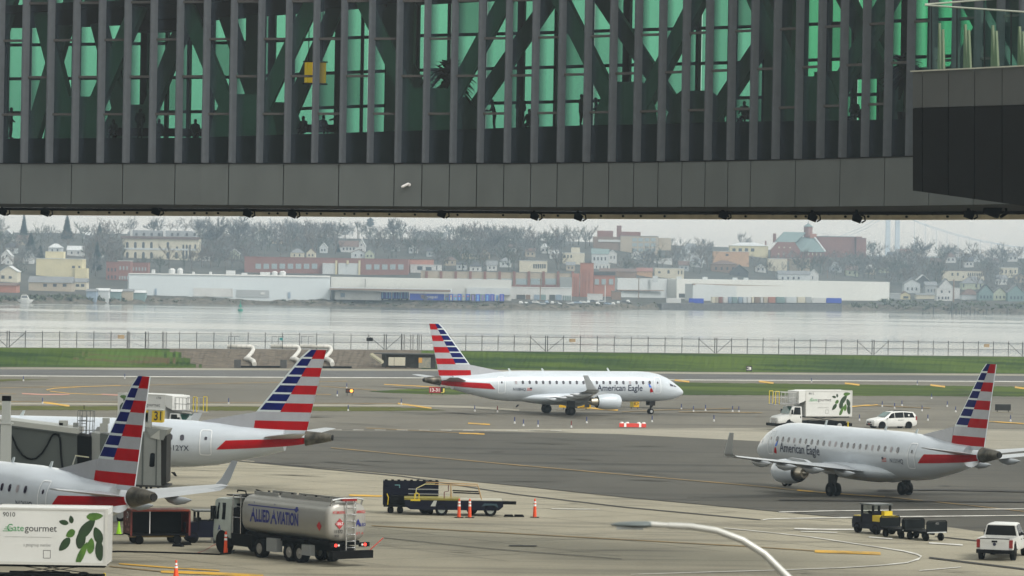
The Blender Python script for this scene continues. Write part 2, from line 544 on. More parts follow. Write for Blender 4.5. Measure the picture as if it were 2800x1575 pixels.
paint("tar_line", [(2557, 1466), (2683, 1479), (2830, 1493)], 2.4, m_tar)
paint("tar_line", [(1050, 1470), (1340, 1500), (1700, 1528)], 1.4, m_tar)
for (u, v) in ((1865, 1041.5), (2095, 1045), (2330, 1050), (2564, 1055), (2795, 1061)):
    paint("yellow_chevron", [(u - 20, v - 2.5), (u + 20, v + 2.5)], 5.5, m_yel)
paint(Yl, [(2330, 1111.5), (2362, 1108.5), (2400, 1107)], 4, m_yel)
paint(Yl, [(2378, 1106.5), (2460, 1112), (2545, 1116)], 2.2, m_org)
paint(Yl, [(2704, 1152), (2800, 1158), (2900, 1164)], 2.6, m_yel)
paint(Yl, [(1856, 1126), (2085, 1128)], 2.2, m_org)
paint(Yl, [(1700, 1126), (1800, 1121), (2020, 1116)], 1.6, m_org)
paint(Yl, [(1560, 1112), (1690, 1121)], 5, m_yel)
paint("oil_stain", [(1392, 1491), (1468, 1492)], 3, m_tar)
paint("rubber_streak", [(2400, 1340), (2560, 1338), (2900, 1345)], 5, m_tar)
paint("rubber_streak", [(2130, 1366), (2450, 1369), (2900, 1372)], 4, m_tar)

rs_ = random.Random(17)
m_rub = M("rubber_on_asphalt", (.035, .033, .028), .85, spec=.15)
m_rub2 = M("oil_on_concrete", (.11, .10, .078), .85, spec=.15)
for k in range(70):
    v = rs_.uniform(1050, 1330) if k < 44 else rs_.uniform(1345, 1570)
    u = rs_.uniform(350, 2780) if v < 1330 else rs_.uniform(650, 2700)
    ln = rs_.uniform(40, 230) * (1.0 if k < 44 else .6)
    edge = interp(u, APRON_EDGE)
    sl = rs_.uniform(.0, .07)
    tt = rs_.uniform(.8, 2.6)
    paint("rubber_streak" if v < edge else "oil_streak", [(u, v), (u + ln * .5, v + ln * .5 * sl), (u + ln, v + ln * sl * 1.15)], [.2, tt * .8, .2], m_rub if v < edge else m_rub2)

# ------------------------------------------------------------------ bank, water, far shore
def crest(u):
    v = interp(u, [(0, 950), (700, 954.5), (1050, 956.5), (1500, 961.5), (1950, 966.5), (2700, 974), (2800, 975)])
    return P(u, v, lerp(590, 690, u / 2800.0))
def foot(u):
    return G(u, interp(u, [(-400, 1001), (0, 1003.5), (1200, 1009), (1900, 1017), (2800, 1022), (3200, 1025)]), 0.0)
mb = MB()
us = list(range(-400, 3201, 8))
random.seed(4)
rows = []
for u in us:
    c, f = crest(u), foot(u)
    row = []
    for t in (0, .25, .5, .75, .95, 1.0):
        p = f.lerp(c, t)
        p.z = c.z * (t * t * (3 - 2 * t)) * 1.0 + (random.uniform(-.09, .09) if 0 < t < .95 else 0) + .015
        row.append(p)
    back = Vector((c.x * 1.004, c.y + 3.0, c.z - .1))
    row.append(back)
    row.append(Vector((c.x * 1.03, c.y + 16, -3.6)))
    rows.append(row)
for a, b, u in zip(rows, rows[1:], us):
    for k in range(7):
        uu = u + 4
        soil = 545 - k * 26 + random.uniform(-9, 9) < uu < 1150 and k < 5
        mi = 1 if soil else (2 if k >= 4 else 0)
        if 215 + random.uniform(-30, 30) < uu < 460 + random.uniform(-30, 30) and k in (1, 2) and not soil:
            mi = 3
        mb.add([a[k], b[k], b[k + 1], a[k + 1]], [(0, 1, 2, 3)], mi)
bank = structure(mb.build("grass_bank", [m_grass, m_soil, M("bank_rim_soil", (0.045, 0.04, 0.035), .95, var=.4, scale=2), M("patchy_grass", (0.050, 0.100, 0.010), .95, c2=(0.080, 0.055, 0.028), scale=.12, stretch=(.7, 1.2, 3), spec=.1, detail=9, lo=.4, hi=.6)], fix=False), "green grass bank below the perimeter fence")

m_water = bpy.data.materials.new("bay_water")
m_water.use_nodes = True
nt = m_water.node_tree
b_ = nt.nodes["Principled BSDF"]
b_.inputs['Base Color'].default_value = (0.12, 0.135, 0.125, 1)
b_.inputs['Roughness'].default_value = 0.08
b_.inputs['IOR'].default_value = 1.33
tc_ = nt.nodes.new("ShaderNodeTexCoord")
mp_ = nt.nodes.new("ShaderNodeMapping")
mp_.inputs['Scale'].default_value = (0.22, 0.5, 1)
nz_ = nt.nodes.new("ShaderNodeTexNoise")
nz_.inputs['Scale'].default_value = 0.6
nz_.inputs['Detail'].default_value = 6
bp_ = nt.nodes.new("ShaderNodeBump")
bp_.inputs['Strength'].default_value = 0.2
bp_.inputs['Distance'].default_value = 0.35
nt.links.new(tc_.outputs['Object'], mp_.inputs[0])
nt.links.new(mp_.outputs[0], nz_.inputs['Vector'])
nt.links.new(nz_.outputs[0], bp_.inputs['Height'])
nt.links.new(bp_.outputs[0], b_.inputs['Normal'])
mp2 = nt.nodes.new("ShaderNodeMapping")
mp2.inputs['Scale'].default_value = (0.0028, 0.016, 1)
nz2 = nt.nodes.new("ShaderNodeTexNoise")
nz2.inputs['Scale'].default_value = 1.0
nz2.inputs['Detail'].default_value = 7
mr2 = nt.nodes.new("ShaderNodeMapRange")
mr2.inputs['From Min'].default_value, mr2.inputs['From Max'].default_value = .35, .65
mr2.inputs['To Min'].default_value, mr2.inputs['To Max'].default_value = .05, .17
nt.links.new(tc_.outputs['Object'], mp2.inputs[0])
nt.links.new(mp2.outputs[0], nz2.inputs['Vector'])
nt.links.new(nz2.outputs[0], mr2.inputs['Value'])
nt.links.new(mr2.outputs[0], b_.inputs['Roughness'])
mb = MB()
mb.add([(-900, 560, -3), (900, 560, -3), (1500, 2600, -3), (-1500, 2600, -3)], [(0, 1, 2, 3)])
structure(mb.build("water", m_water, fix=False), "calm pale bay water behind the fence")

SHORE_V = [(-300, 828), (0, 829), (300, 829), (500, 831), (700, 833.5), (900, 837), (1000, 838.5), (1400, 846.5), (1600, 847.5), (1800, 845.5), (2100, 846), (2400, 848), (2600, 853), (2800, 858), (3100, 862)]
def shore_y(u):
    return G(u, interp(u, SHORE_V), -3.0).y
def u_of(x, y):
    return 1400 + FOCAL * x / y
def terrain(x, y):
    u = u_of(x, y)
    d = y - shore_y(u)
    top = interp(u, [(0, 40), (500, 42), (1000, 41), (1500, 42), (2000, 41), (2400, 36), (2800, 36)])
    base = interp(d, [(-40, -6), (0, -3.3), (6, -1.2), (14, 0.6), (40, 1.3), (230, 3.0)])
    if d > 230:
        t = min(1.0, (d - 230) / 720.0)
        base = 3.0 + (top - 3.0) * (t * t * (3 - 2 * t) * .4 + t * .6)
    if d > 1300:
        base = max(2.0, base - (d - 1300) * .03)
    return base
def hit(u, v):
    d = ray(u, v)
    y = 1700.0
    while y < 3900:
        t = y / d.y
        if EYE + d.z * t <= terrain(d.x * t, y):
            break
        y += 4.0
    t = y / d.y
    return Vector((d.x * t, y, EYE + d.z * t))
mb = MB()
ds = [-40, 0, 3, 6, 10, 14, 25, 40, 80, 150, 230, 320, 410, 500, 600, 700, 800, 950, 1100, 1300, 1600]
us = list(range(-420, 3240, 20))
random.seed(7)
grid = []
for u in us:
    r_ = []
    sy = shore_y(u) + random.uniform(-3, 3)
    for d in ds:
        y = sy + d
        x = ray(u, 800).x / ray(u, 800).y * y
        z = terrain(x, y) + (random.uniform(-.5, .5) if 2 < d < 20 else 0)
        r_.append((x, y, z))
    grid.append(r_)
for i in range(len(us) - 1):
    for k in range(len(ds) - 1):
        mi = 1 if ds[k] < 10 else 0
        mb.add([grid[i][k], grid[i + 1][k], grid[i + 1][k + 1], grid[i][k + 1]], [(0, 1, 2, 3)], mi)
m_farland = M("far_hillside", (0.095, 0.090, 0.078), .95, c2=(0.05, 0.052, 0.045), scale=.03, spec=.1, detail=8)
m_rock = M("shore_rock", (0.17, 0.15, 0.12), .95, c2=(0.05, 0.047, 0.04), scale=.35, spec=.1, detail=8)
structure(mb.build("hillside", [m_farland, m_rock], fix=False), "low wooded hillside rising behind the far shore")
# ------------------------------------------------------------------ glazed pedestrian bridge across the top
m_panel = M("bridge_panel_grey", (0.074, 0.083, 0.082), .55, .1, var=.10, scale=.7, stretch=(1, 1, .4))
m_fin = M("fin_slate", (0.050, 0.058, 0.068), .55, .1, var=.12, scale=3)
m_frame = M("dark_frame", (0.010, 0.010, 0.011), .6, .1, spec=.2)
m_transom = M("transom_bronze", (0.045, 0.042, 0.04), .6, .1)
m_truss = M("truss_grey_paint", (0.15, 0.20, 0.18), .8, spec=.1)
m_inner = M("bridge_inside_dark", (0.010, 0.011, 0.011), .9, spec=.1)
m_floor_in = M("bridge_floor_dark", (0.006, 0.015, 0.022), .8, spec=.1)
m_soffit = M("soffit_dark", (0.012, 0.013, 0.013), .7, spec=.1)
m_sill = M("beige_edge_beam", (0.62, 0.56, 0.42), .6, var=.15, scale=2)
rp_rnd = random.Random(9)
m_pane2 = [glass_mat("green_glass_rear_%d" % k, (0.33 * f, 0.66 * f, 0.52 * f), .01, .02) for k, f in enumerate((1.0, .93, .86, 1.04, .78, .97, .5))]
m_pane2_r = [glass_mat("green_glass_right_%d" % k, (0.22 * f, 0.66 * f, 0.40 * f), .01, .02) for k, f in enumerate((1.0, .93, .86, 1.04, .78, .97, .5))]

def frit_glass(name, tint):
    """tinted pane with a printed dot pattern that thins out across the pane (UV x)"""
    m = bpy.data.materials.new(name)
    m.use_nodes = True
    nt = m.node_tree
    nt.nodes.clear()
    L = nt.links.new
    out = nt.nodes.new("ShaderNodeOutputMaterial")
    tr = nt.nodes.new("ShaderNodeBsdfTransparent")
    tr.inputs[0].default_value = (*tint, 1)
    gl = nt.nodes.new("ShaderNodeBsdfGlossy")
    gl.inputs['Roughness'].default_value = .03
    m1 = nt.nodes.new("ShaderNodeMixShader")
    m1.inputs[0].default_value = .012
    df = nt.nodes.new("ShaderNodeBsdfDiffuse")
    df.inputs[0].default_value = (0.034, 0.043, 0.054, 1)
    m2 = nt.nodes.new("ShaderNodeMixShader")
    uv = nt.nodes.new("ShaderNodeUVMap")
    sp = nt.nodes.new("ShaderNodeSeparateXYZ")
    rp = nt.nodes.new("ShaderNodeValToRGB")
    rp.color_ramp.elements[0].position = .12
    rp.color_ramp.elements[0].color = (.92, .92, .92, 1)
    rp.color_ramp.elements[1].position = .55
    rp.color_ramp.elements[1].color = (.03, .03, .03, 1)
    mid_ = rp.color_ramp.elements.new(.30)
    mid_.color = (.62, .62, .62, 1)
    L(uv.outputs[0], sp.inputs[0])
    L(sp.outputs[0], rp.inputs[0])
    L(rp.outputs[0], m2.inputs[0])
    L(tr.outputs[0], m1.inputs[1])
    L(gl.outputs[0], m1.inputs[2])
    L(m1.outputs[0], m2.inputs[1])
    L(df.outputs[0], m2.inputs[2])
    L(m2.outputs[0], out.inputs[0])
    return m
m_frit = frit_glass("fritted_green_glass", (0.32, 0.53, 0.46))

SP = [(0, 68), (350, 70.5), (700, 75), (1100, 76), (1450, 73.5), (1700, 68.5), (1950, 62.5), (2200, 61), (2700, 61)]
V_BASE = [(-200, 447), (1400, 447), (1800, 443), (2172, 436.5), (2490, 428), (2900, 417)]
V_BOT = [(-200, 555), (0, 557), (600, 560), (1079, 564), (1458, 566), (2172, 565.5), (2490, 562.5), (2900, 556)]
MOD = 1.52
edges = {0: (1079.0, 200.0)}
u, y = 1079.0, 200.0
for k in range(1, 27):
    s_ = FOCAL / y
    du = interp(u + 30, SP)
    th = math.acos(max(.5, min(1, du / (s_ * MOD))))
    y -= MOD * math.sin(th)
    u += du
    edges[k] = (u, y)
u, y = 1079.0, 200.0
for k in range(1, 19):
    s_ = FOCAL / y
    du = interp(u - 30, SP)
    th = math.acos(max(.5, min(1, du / (s_ * MOD))))
    y += MOD * math.sin(th) * .6
    u -= du
    edges[-k] = (u, y)
keys = sorted(edges)
EU = [edges[k][0] for k in keys]
EP = [P(edges[k][0], interp(edges[k][0], V_BASE), edges[k][1]) for k in keys]       # foot of the glazing at each module edge
EB = [P(edges[k][0], interp(edges[k][0], V_BOT), edges[k][1]).z for k in keys]      # underside of the grey fascia
NE = len(EP)
TAN, NOR = [], []
for i in range(NE):
    t = EP[min(i + 2, NE - 1)] - EP[max(i - 2, 0)]
    t.z = 0
    t.normalize()
    TAN.append(t)
    NOR.append(Vector((t.y, -t.x, 0)))           # outwards, towards the camera
    if NOR[-1].y > 0:
        NOR[-1] = -NOR[-1]
DEPTH = 12.0
FLOOR = [interp(uu, [(0, 1.40), (500, 1.42), (950, 1.7), (1500, 2.02), (2000, 2.08), (2500, 1.9)]) for uu in EU]
CEIL = [interp(uu, [(0, 8.4), (500, 8.8), (1200, 9.7), (1800, 10.6), (2500, 11.2)]) for uu in EU]
TOPZ = 13.0
def bp(i, out, dz):                              # a point at module edge i (float), out metres in front of the glass, dz over the glass foot
    i = max(0.0, min(NE - 1.001, i))
    k = int(i)
    t = i - k
    p = EP[k].lerp(EP[k + 1], t)
    n = NOR[k].lerp(NOR[k + 1], t)
    return Vector((p.x + n.x * out, p.y + n.y * out, p.z + dz))
def at_u(u_):
    for k in range(NE - 1):
        if EU[k] <= u_ <= EU[k + 1]:
            return k + (u_ - EU[k]) / (EU[k + 1] - EU[k])
    return 0.0 if u_ < EU[0] else NE - 1.0
bridge = thing("pedestrian_bridge", "long glazed pedestrian bridge with grey fascia spanning the top of the view", "bridge")

# fascia panels: two modules wide on the left and at the right end, one module wide between
joints = []
i = 0
while i < NE:
    joints.append(i)
    i += 1 if 1070 < EU[i] < 2040 else 2
for a, b in zip(joints, joints[1:]):
    mb = MB()
    g0, g1 = .015, .015
    for k in range(a, b):
        p0, p1 = bp(k + (g0 if k == a else 0), .12, 0), bp(k + 1 - (g1 if k == b - 1 else 0), .12, 0)
        q0, q1 = bp(k + (g0 if k == a else 0), .02, 0), bp(k + 1 - (g1 if k == b - 1 else 0), .02, 0)
        zb0, zb1 = EB[k], EB[k + 1]
        mb.hexa([(p0.x, p0.y, zb0), (p1.x, p1.y, zb1), (q1.x, q1.y, zb1), (q0.x, q0.y, zb0)],
                [(p0.x, p0.y, p0.z - .03), (p1.x, p1.y, p1.z - .03), (q1.x, q1.y, q1.z - .03), (q0.x, q0.y, q0.z - .03)])
    mb.build("fascia_panel", m_panel, bridge, fix=False)
mb = MB()
for k in range(NE - 1):
    for (o0, o1, dz0, dz1) in ((.0, -.10, None, 0.0), (.16, .0, -.03, .03)):
        p = [bp(k, o0, 0), bp(k + 1, o0, 0), bp(k + 1, o1, 0), bp(k, o1, 0)]
        lo = [(q.x, q.y, (EB[k] if j in (0, 3) else EB[k + 1]) - .02 if dz0 is None else q.z + dz0) for j, q in enumerate(p)]
        hi = [(q.x, q.y, q.z + dz1) for q in p]
        mb.hexa(lo, hi)
mb.build("fascia_backing", m_frame, bridge)

# curved metal fins, one at each module edge
for k in range(NE):
    prof = [(0, .30), (.06, .30), (.13, .26), (.22, .18), (.30, .08), (.36, .02), (.29, .01), (.20, .12), (.11, .20), (.05, .24), (0, .25)]
    mb = MB()
    lo, hi = [], []
    for a_, o_ in prof:
        q = EP[k] + TAN[k] * (a_ * (1.0 if EU[k] < 1900 else .95)) + NOR[k] * o_
        lo.append((q.x, q.y, q.z + .035))
        hi.append((q.x, q.y, q.z + TOPZ))
    mb.loft([lo, hi])
    mb.build("fin", m_fin, bridge, smooth=50)

# panes and staggered transoms
ROWS = ([0.06, 2.72, 6.82, 10.9, 13.0], [0.06, 4.78, 8.88, 13.0])
for k in range(NE - 1):
    par = k % 2
    rows_ = ROWS[(k + 1) % 2] if True else ROWS[0]
    for r0, r1 in zip(rows_, rows_[1:]):
        a, b = bp(k + .03, .0, r0), bp(k + .97, .0, r0)
        c, d = bp(k + .97, .0, r1 - .04), bp(k + .03, .0, r1 - .04)
        me = bpy.data.meshes.new("glass_pane")
        me.from_pydata([a, b, c, d], [], [(0, 1, 2, 3)])
        uvl = me.uv_layers.new(name="UVMap")
        for li, uvc in enumerate(((0, 0), (1, 0), (1, 1), (0, 1))):
            uvl.data[li].uv = uvc
        me.materials.append(m_frit)
        link("glass_pane", me, bridge)
        if r1 < 12.5:
            t_ = MB()
            x = [bp(k + .02, o, r1) for o in (.09, -.08)] + [bp(k + .98, o, r1) for o in (.09, -.08)]
            lo = [(x[j].x, x[j].y, x[j].z - .065) for j in (0, 2, 3, 1)]
            hi = [(x[j].x, x[j].y, x[j].z + .065) for j in (0, 2, 3, 1)]
            t_.hexa(lo, hi)
            t_.build("transom", m_transom, bridge)

def strip_along(mb, o0, o1, z0f, z1f, mi=0, step=1, i0=0, i1=None):
    i1 = NE - 1 if i1 is None else i1
    for k in range(i0, i1, step):
        p = [bp(k, o0, 0), bp(k + step, o0, 0), bp(k + step, o1, 0), bp(k, o1, 0)]
        zz0 = [z0f(j) for j in (k, k + step, k + step, k)]
        zz1 = [z1f(j) for j in (k, k + step, k + step, k)]
        mb.hexa([(q.x, q.y, q.z + z) for q, z in zip(p, zz0)], [(q.x, q.y, q.z + z) for q, z in zip(p, zz1)], mi)
fl = lambda k: FLOOR[min(k, NE - 1)]
ce = lambda k: CEIL[min(k, NE - 1)]
botz = lambda k: EB[min(k, NE - 1)] - EP[min(k, NE - 1)].z
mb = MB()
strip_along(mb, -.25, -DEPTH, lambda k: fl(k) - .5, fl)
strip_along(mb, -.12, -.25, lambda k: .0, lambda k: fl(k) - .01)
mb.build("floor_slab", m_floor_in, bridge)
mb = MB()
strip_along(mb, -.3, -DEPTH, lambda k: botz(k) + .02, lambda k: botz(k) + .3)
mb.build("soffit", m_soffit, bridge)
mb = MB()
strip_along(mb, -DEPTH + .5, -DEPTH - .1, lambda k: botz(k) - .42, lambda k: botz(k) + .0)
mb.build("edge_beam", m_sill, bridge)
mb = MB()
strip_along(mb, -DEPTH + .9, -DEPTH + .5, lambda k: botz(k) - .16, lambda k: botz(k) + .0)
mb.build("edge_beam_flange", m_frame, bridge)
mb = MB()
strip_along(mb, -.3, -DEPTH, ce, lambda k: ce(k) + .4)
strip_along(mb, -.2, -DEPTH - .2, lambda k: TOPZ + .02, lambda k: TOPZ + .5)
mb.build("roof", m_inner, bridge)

# two trusses, each member a part
bot = [at_u(x) for x in (-120, 190, 655, 1165, 1690, 2190)]
bot.append(NE - 1.0)
def member(i0, z0, i1, z1, out, w, d, name, mat):
    a, b = bp(i0, out, z0), bp(i1, out, z1)
    ax = (b - a).normalized()
    n = NOR[int(min(NE - 1, max(0, (i0 + i1) / 2)))]
    s_ = ax.cross(n).normalized() * (w / 2)
    n = n * (d / 2)
    mb = MB()
    mb.hexa([a + s_ + n, a - s_ + n, a - s_ - n, a + s_ - n], [b + s_ + n, b - s_ + n, b - s_ - n, b + s_ - n])
    mb.build(name, mat, bridge)
for out in (-1.3, -DEPTH + 1.6):
    for a, b in zip(bot, bot[1:]):
        m_ = (a + b) / 2
        member(a + .1, FLOOR[int(a)] - .2, m_ - .1, 11.6, out, .85, .7, "truss_diagonal", m_truss)
        member(b - .1, FLOOR[int(min(b, NE - 1))] - .2, m_ + .1, 11.6, out, .85, .7, "truss_diagonal", m_truss)
    for a in bot[1:-1]:                          # gusset plates where diagonals meet the floor
        c = bp(a, out + .38, 0)
        k = int(a)
        f0 = FLOOR[k]
        mb = MB()
        mb.slab([c + TAN[k] * x + Vector((0, 0, f0 + z)) for x, z in ((-1.9, -.1), (1.9, -.1), (1.75, .9), (1.25, 2.1), (.9, 2.35), (-.9, 2.35), (-1.25, 2.1), (-1.75, .9))], NOR[k], .06)
        mb.build("gusset_plate", m_truss, bridge)
for a, b in ((at_u(1920), at_u(2560)),):
    member(a, 5.1, b, 5.1, -DEPTH + .7, .5, .4, "truss_rail", m_truss)

# rear glazing
for k in range(0, NE - 1):
    c = bp(k, -DEPTH, 0)
    mb = MB()
    w_ = .17 if k % 3 else .42
    t_ = TAN[k]
    a0, a1 = c - t_ * w_ / 2, c + t_ * w_ / 2
    n_ = NOR[k] * .45
    mb.hexa([(q.x, q.y, c.z + FLOOR[k]) for q in (a0 + n_, a1 + n_, a1, a0)], [(q.x, q.y, c.z + 12.6) for q in (a0 + n_, a1 + n_, a1, a0)])
    mb.build("rear_mullion", m_frame, bridge)
for k in range(0, NE - 1):
    for z0, z1 in ((.0, 2.0), (2.0, 4.0), (4.0, 6.0), (6.0, 8.0), (8.0, 10.6)):
        f0, f1 = FLOOR[k], FLOOR[k + 1]
        p = [bp(k + .06, -DEPTH - .02, f0 + z0), bp(k + .94, -DEPTH - .02, f1 + z0), bp(k + .94, -DEPTH - .02, f1 + z1), bp(k + .06, -DEPTH - .02, f0 + z1)]
        me = bpy.data.meshes.new("rear_pane")
        me.from_pydata(p, [], [(0, 1, 2, 3)])
        me.materials.append(rp_rnd.choice(m_pane2 if EU[k] < 1750 else m_pane2_r))
        link("rear_pane", me, bridge)
    if k % 2 == 0:
        for z1 in (2.0, 4.0, 6.0, 8.0):
            mb = MB()
            p = [bp(k, o, 0) for o in (-DEPTH + .12, -DEPTH)] + [bp(k + 2, o, 0) for o in (-DEPTH + .12, -DEPTH)]
            ff = [FLOOR[k], FLOOR[k], FLOOR[min(k + 2, NE - 1)], FLOOR[min(k + 2, NE - 1)]]
            order = (0, 2, 3, 1)
            mb.hexa([(p[j].x, p[j].y, p[j].z + ff[j] + z1 - .09) for j in order], [(p[j].x, p[j].y, p[j].z + ff[j] + z1 + .09) for j in order])
            mb.build("rear_transom", m_frame, bridge)
# dark service cores and wall panels that block part of the rear glass
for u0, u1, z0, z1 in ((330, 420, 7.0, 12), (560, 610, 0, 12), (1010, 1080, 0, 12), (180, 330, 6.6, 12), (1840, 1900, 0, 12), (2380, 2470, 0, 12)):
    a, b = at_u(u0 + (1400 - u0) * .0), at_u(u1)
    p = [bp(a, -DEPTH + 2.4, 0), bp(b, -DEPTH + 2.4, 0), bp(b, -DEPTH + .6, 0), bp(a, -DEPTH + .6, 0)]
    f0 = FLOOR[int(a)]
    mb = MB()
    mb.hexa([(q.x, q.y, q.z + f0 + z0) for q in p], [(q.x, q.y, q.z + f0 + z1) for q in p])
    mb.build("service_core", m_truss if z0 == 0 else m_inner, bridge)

# ------------------------------------------------------------------ things on, in and under the bridge
def bolt_lamp(u, v, big=1.5):
    i = at_u(u)
    p = bp(i, -DEPTH + 1.2, 0)
    p.z = P(u, v, p.y).z
    # the lamp hangs from the soffit
    top = bp(i, -DEPTH + 1.2, EB[int(i)] - EP[int(i)].z).z
    t = thing("floodlight", "", "lamp", (P(u, v, p.y).x, p.y, top), 0, "black floodlights under the bridge")
    s_ = .26 * big
    mb = MB()
    mb.cyl((0, 0, -.02), (0, 0, -(top - p.z) + .05), .05 * big, n=8)
    mb.build("stem", m_black, t)
    mb = MB()
    mb.prism([(-.6 * s_, -.3 * s_), (.5 * s_, -.7 * s_), (.8 * s_, .1 * s_), (.2 * s_, .6 * s_), (-.5 * s_, .5 * s_)], 'y', -.5 * s_, .5 * s_)
    mb.build("housing", m_black, t, loc=(0, 0, -(top - p.z)))
    mb = MB()
    mb.tube([(.5 * s_, 0, .5 * s_), (1.1 * s_, 0, .3 * s_), (1.2 * s_, 0, -.3 * s_), (.7 * s_, 0, -.6 * s_)], .12 * s_, 6)
    mb.build("yoke", m_black, t, loc=(0, 0, -(top - p.z)))
    return t
LAMPS = [(5, 578, "black floodlight under the bridge at the far left, above the fir trees"), (122, 580, "black floodlight under the bridge just right of the tallest left fir"), (425, 578, "black floodlight under the bridge above the cream arcaded building"),
         (675, 583, "black floodlight under the bridge above the bare trees right of the cream building"), (798, 585, "black floodlight under the bridge left of the white gabled house"),
         (1206, 585, "black floodlight under the bridge above the flat topped dark pine"), (1460, 591, "left one of two close floodlights under the bridge near its middle"), (1580, 593, "right one of two close floodlights under the bridge near its middle"),
         (1976, 588, "small floodlight tucked under the bridge left of the church cupola"), (2220, 594, "floodlight under the bridge right above the church cupola"), (2342, 597, "floodlight under the bridge between church and suspension tower"),
         (2648, 587, "floodlight under the bridge right of the suspension tower")]
for u, v, lb in LAMPS:
    bolt_lamp(u, v)["label"] = lb
bolt_lamp(2710, 572, 2.6)["label"] = "large black floodlight under the dark corner block"
mb = MB()
random.seed(3)
for k in range(64):
    i = at_u(20 + k * 43 + random.uniform(-12, 12))
    q = bp(i, -DEPTH + .62 + random.choice((0, .2)), EB[int(i)] - EP[int(i)].z - .12 - random.choice((0, .14)))
    mb.cyl(q, q + NOR[int(i)] * .1, .07, n=6)
o = mb.build("bolt_heads", m_black, bridge)
o["kind"] = "stuff"

m_camw = M("camera_white", (0.62, 0.60, 0.60), .4)
i = at_u(1113)
q = P(1113, 506, bp(i, .14, 0).y)
t = thing("security_camera", "small white bullet camera on the grey bridge fascia", "camera", q, math.atan2(TAN[int(i)].y, TAN[int(i)].x))
mb = MB(); mb.cyl((.12, 0, .02), (.12, -.10, .02), .09, n=12); mb.build("mount", m_camw, t)
mb = MB(); mb.tube([(.12, -.10, .02), (.10, -.22, .04), (.02, -.28, .03)], .035, 8); mb.build("arm", m_camw, t)
mb = MB(); mb.cyl((.12, -.26, .07), (-.22, -.34, -.10), .075, n=12); mb.cyl((-.22, -.34, -.10), (-.27, -.352, -.125), .06, n=12); mb.build("housing", [m_camw], t, smooth=40)

# hanging yellow sign inside
i = at_u(862)
q = P(862, 199, bp(i, -4.0, 0).y)
t = thing("hanging_sign", "yellow box sign hanging on rods inside the bridge", "sign", q, R(20))
m_ysign = M("sign_yellow", (0.85, 0.42, 0.01), .5, emit=((1.0, 0.42, 0.01), .5))
mb = MB(); mb.box(-.55, .55, -.25, .25, -.56, .56); mb.build("box", m_ysign, t)
for s_ in (-.4, .4):
    mb = MB(); mb.cyl((s_, 0, .58), (s_, 0, 5.0), .025, n=6); mb.build("rod", m_black, t)
mb = MB(); mb.box(-.64, .64, -.27, .27, -.66, -.58); mb.box(-.64, .64, -.27, .27, .58, .64); mb.build("frame", m_black, t)

# indoor palms
def palm(u, v_top, h, out, label, seed):
    random.seed(seed)
    i = at_u(u)
    p = bp(i, out, FLOOR[int(i)])
    p.x = P(u, 300, p.y).x
    t = thing("indoor_palm", label, "plant", p, 0, "palms inside the bridge")
    mb = MB(); mb.cyl((0, 0, 0), (0, 0, .5), .28, .36, 12); mb.build("pot", m_black, t)
    mb = MB(); mb.tube([(0, 0, .4), (.03, .02, h * .4), (0, 0, h * .72)], [.07, .06, .05], 7); mb.build("trunk", M("palm_trunk", (.05, .04, .03), .9), t)
    mb = MB()
    for k in range(120):
        a = random.uniform(0, 2 * math.pi)
        el = random.uniform(-.5, 1.2)
        Ln = random.uniform(.55, 1.0) * h * .36
        pts = []
        z0 = h * random.uniform(.55, .74)
        for s_ in range(5):
            tt = s_ / 4
            pts.append(Vector((math.cos(a) * Ln * tt * math.cos(el * (1 - .3 * tt)), math.sin(a) * Ln * tt * math.cos(el), z0 + Ln * (math.sin(el) * tt - .45 * tt * tt))))
        w_ = Vector((-math.sin(a), math.cos(a), 0))
        for s_ in range(4):
            w0, w1 = .04 + .13 * math.sin(math.pi * s_ / 4), .04 + .13 * math.sin(math.pi * (s_ + 1) / 4)
            mb.quad(pts[s_] - w_ * w0, pts[s_] + w_ * w0, pts[s_ + 1] + w_ * w1, pts[s_ + 1] - w_ * w1)
    mb.build("fronds", M("palm_leaf", (.008, .02, .008), .8, spec=.1), t, fix=False)
palm(1222, 165, 5.0, -4.0, "tall bushy palm silhouetted right of the middle of the bridge glazing", 1)
palm(180, 240, 2.6, -6.0, "small palm silhouetted behind the bridge glazing at the left end", 2)
palm(2472, 170, 4.2, -5.0, "palm behind the green glass next to the dark corner block", 5)
# ------------------------------------------------------------------ regional jets
m_body = M("aircraft_white", (0.45, 0.49, 0.535), .3, .0, var=.07, scale=.9, stretch=(.5, 1, 2), coat=.3)
m_wing = M("wing_grey", (0.34, 0.36, 0.38), .35, .15, var=.06, scale=.8)
m_rose = M("livery_red", (0.33, 0.001, 0.004), .55, spec=.06, var=.10, scale=1)
m_blue = M("livery_blue", (0.002, 0.004, 0.085), .55, spec=.05, var=.25, scale=1)
m_silver = M("livery_silver", (0.33, 0.34, 0.37), .35, .1, var=.05, scale=2)
m_lead = M("livery_white", (0.48, 0.53, 0.54), .35)
m_apu = M("scorched_metal", (0.16, 0.145, 0.115), .45, .6, c2=(0.012, 0.011, 0.009), scale=1.6)
m_hole = M("exhaust_black", (0.004, 0.004, 0.004), .9)
m_pwin = M("cabin_window", (0.018, 0.012, 0.030), .12, coat=.6)
m_pwin2 = M("cabin_window_blind", (0.30, 0.27, 0.29), .4)
m_navy = M("lettering_navy", (0.012, 0.016, 0.045), .5)
m_door = M("door_outline", (0.78, 0.80, 0.82), .4)
m_lip = M("bare_metal_lip", (0.62, 0.62, 0.63), .25, .9)
m_gear = M("gear_metal", (0.03, 0.03, 0.032), .6, .3, spec=.2)
m_sealed = M("seam_grey", (0.22, 0.23, 0.25), .5)

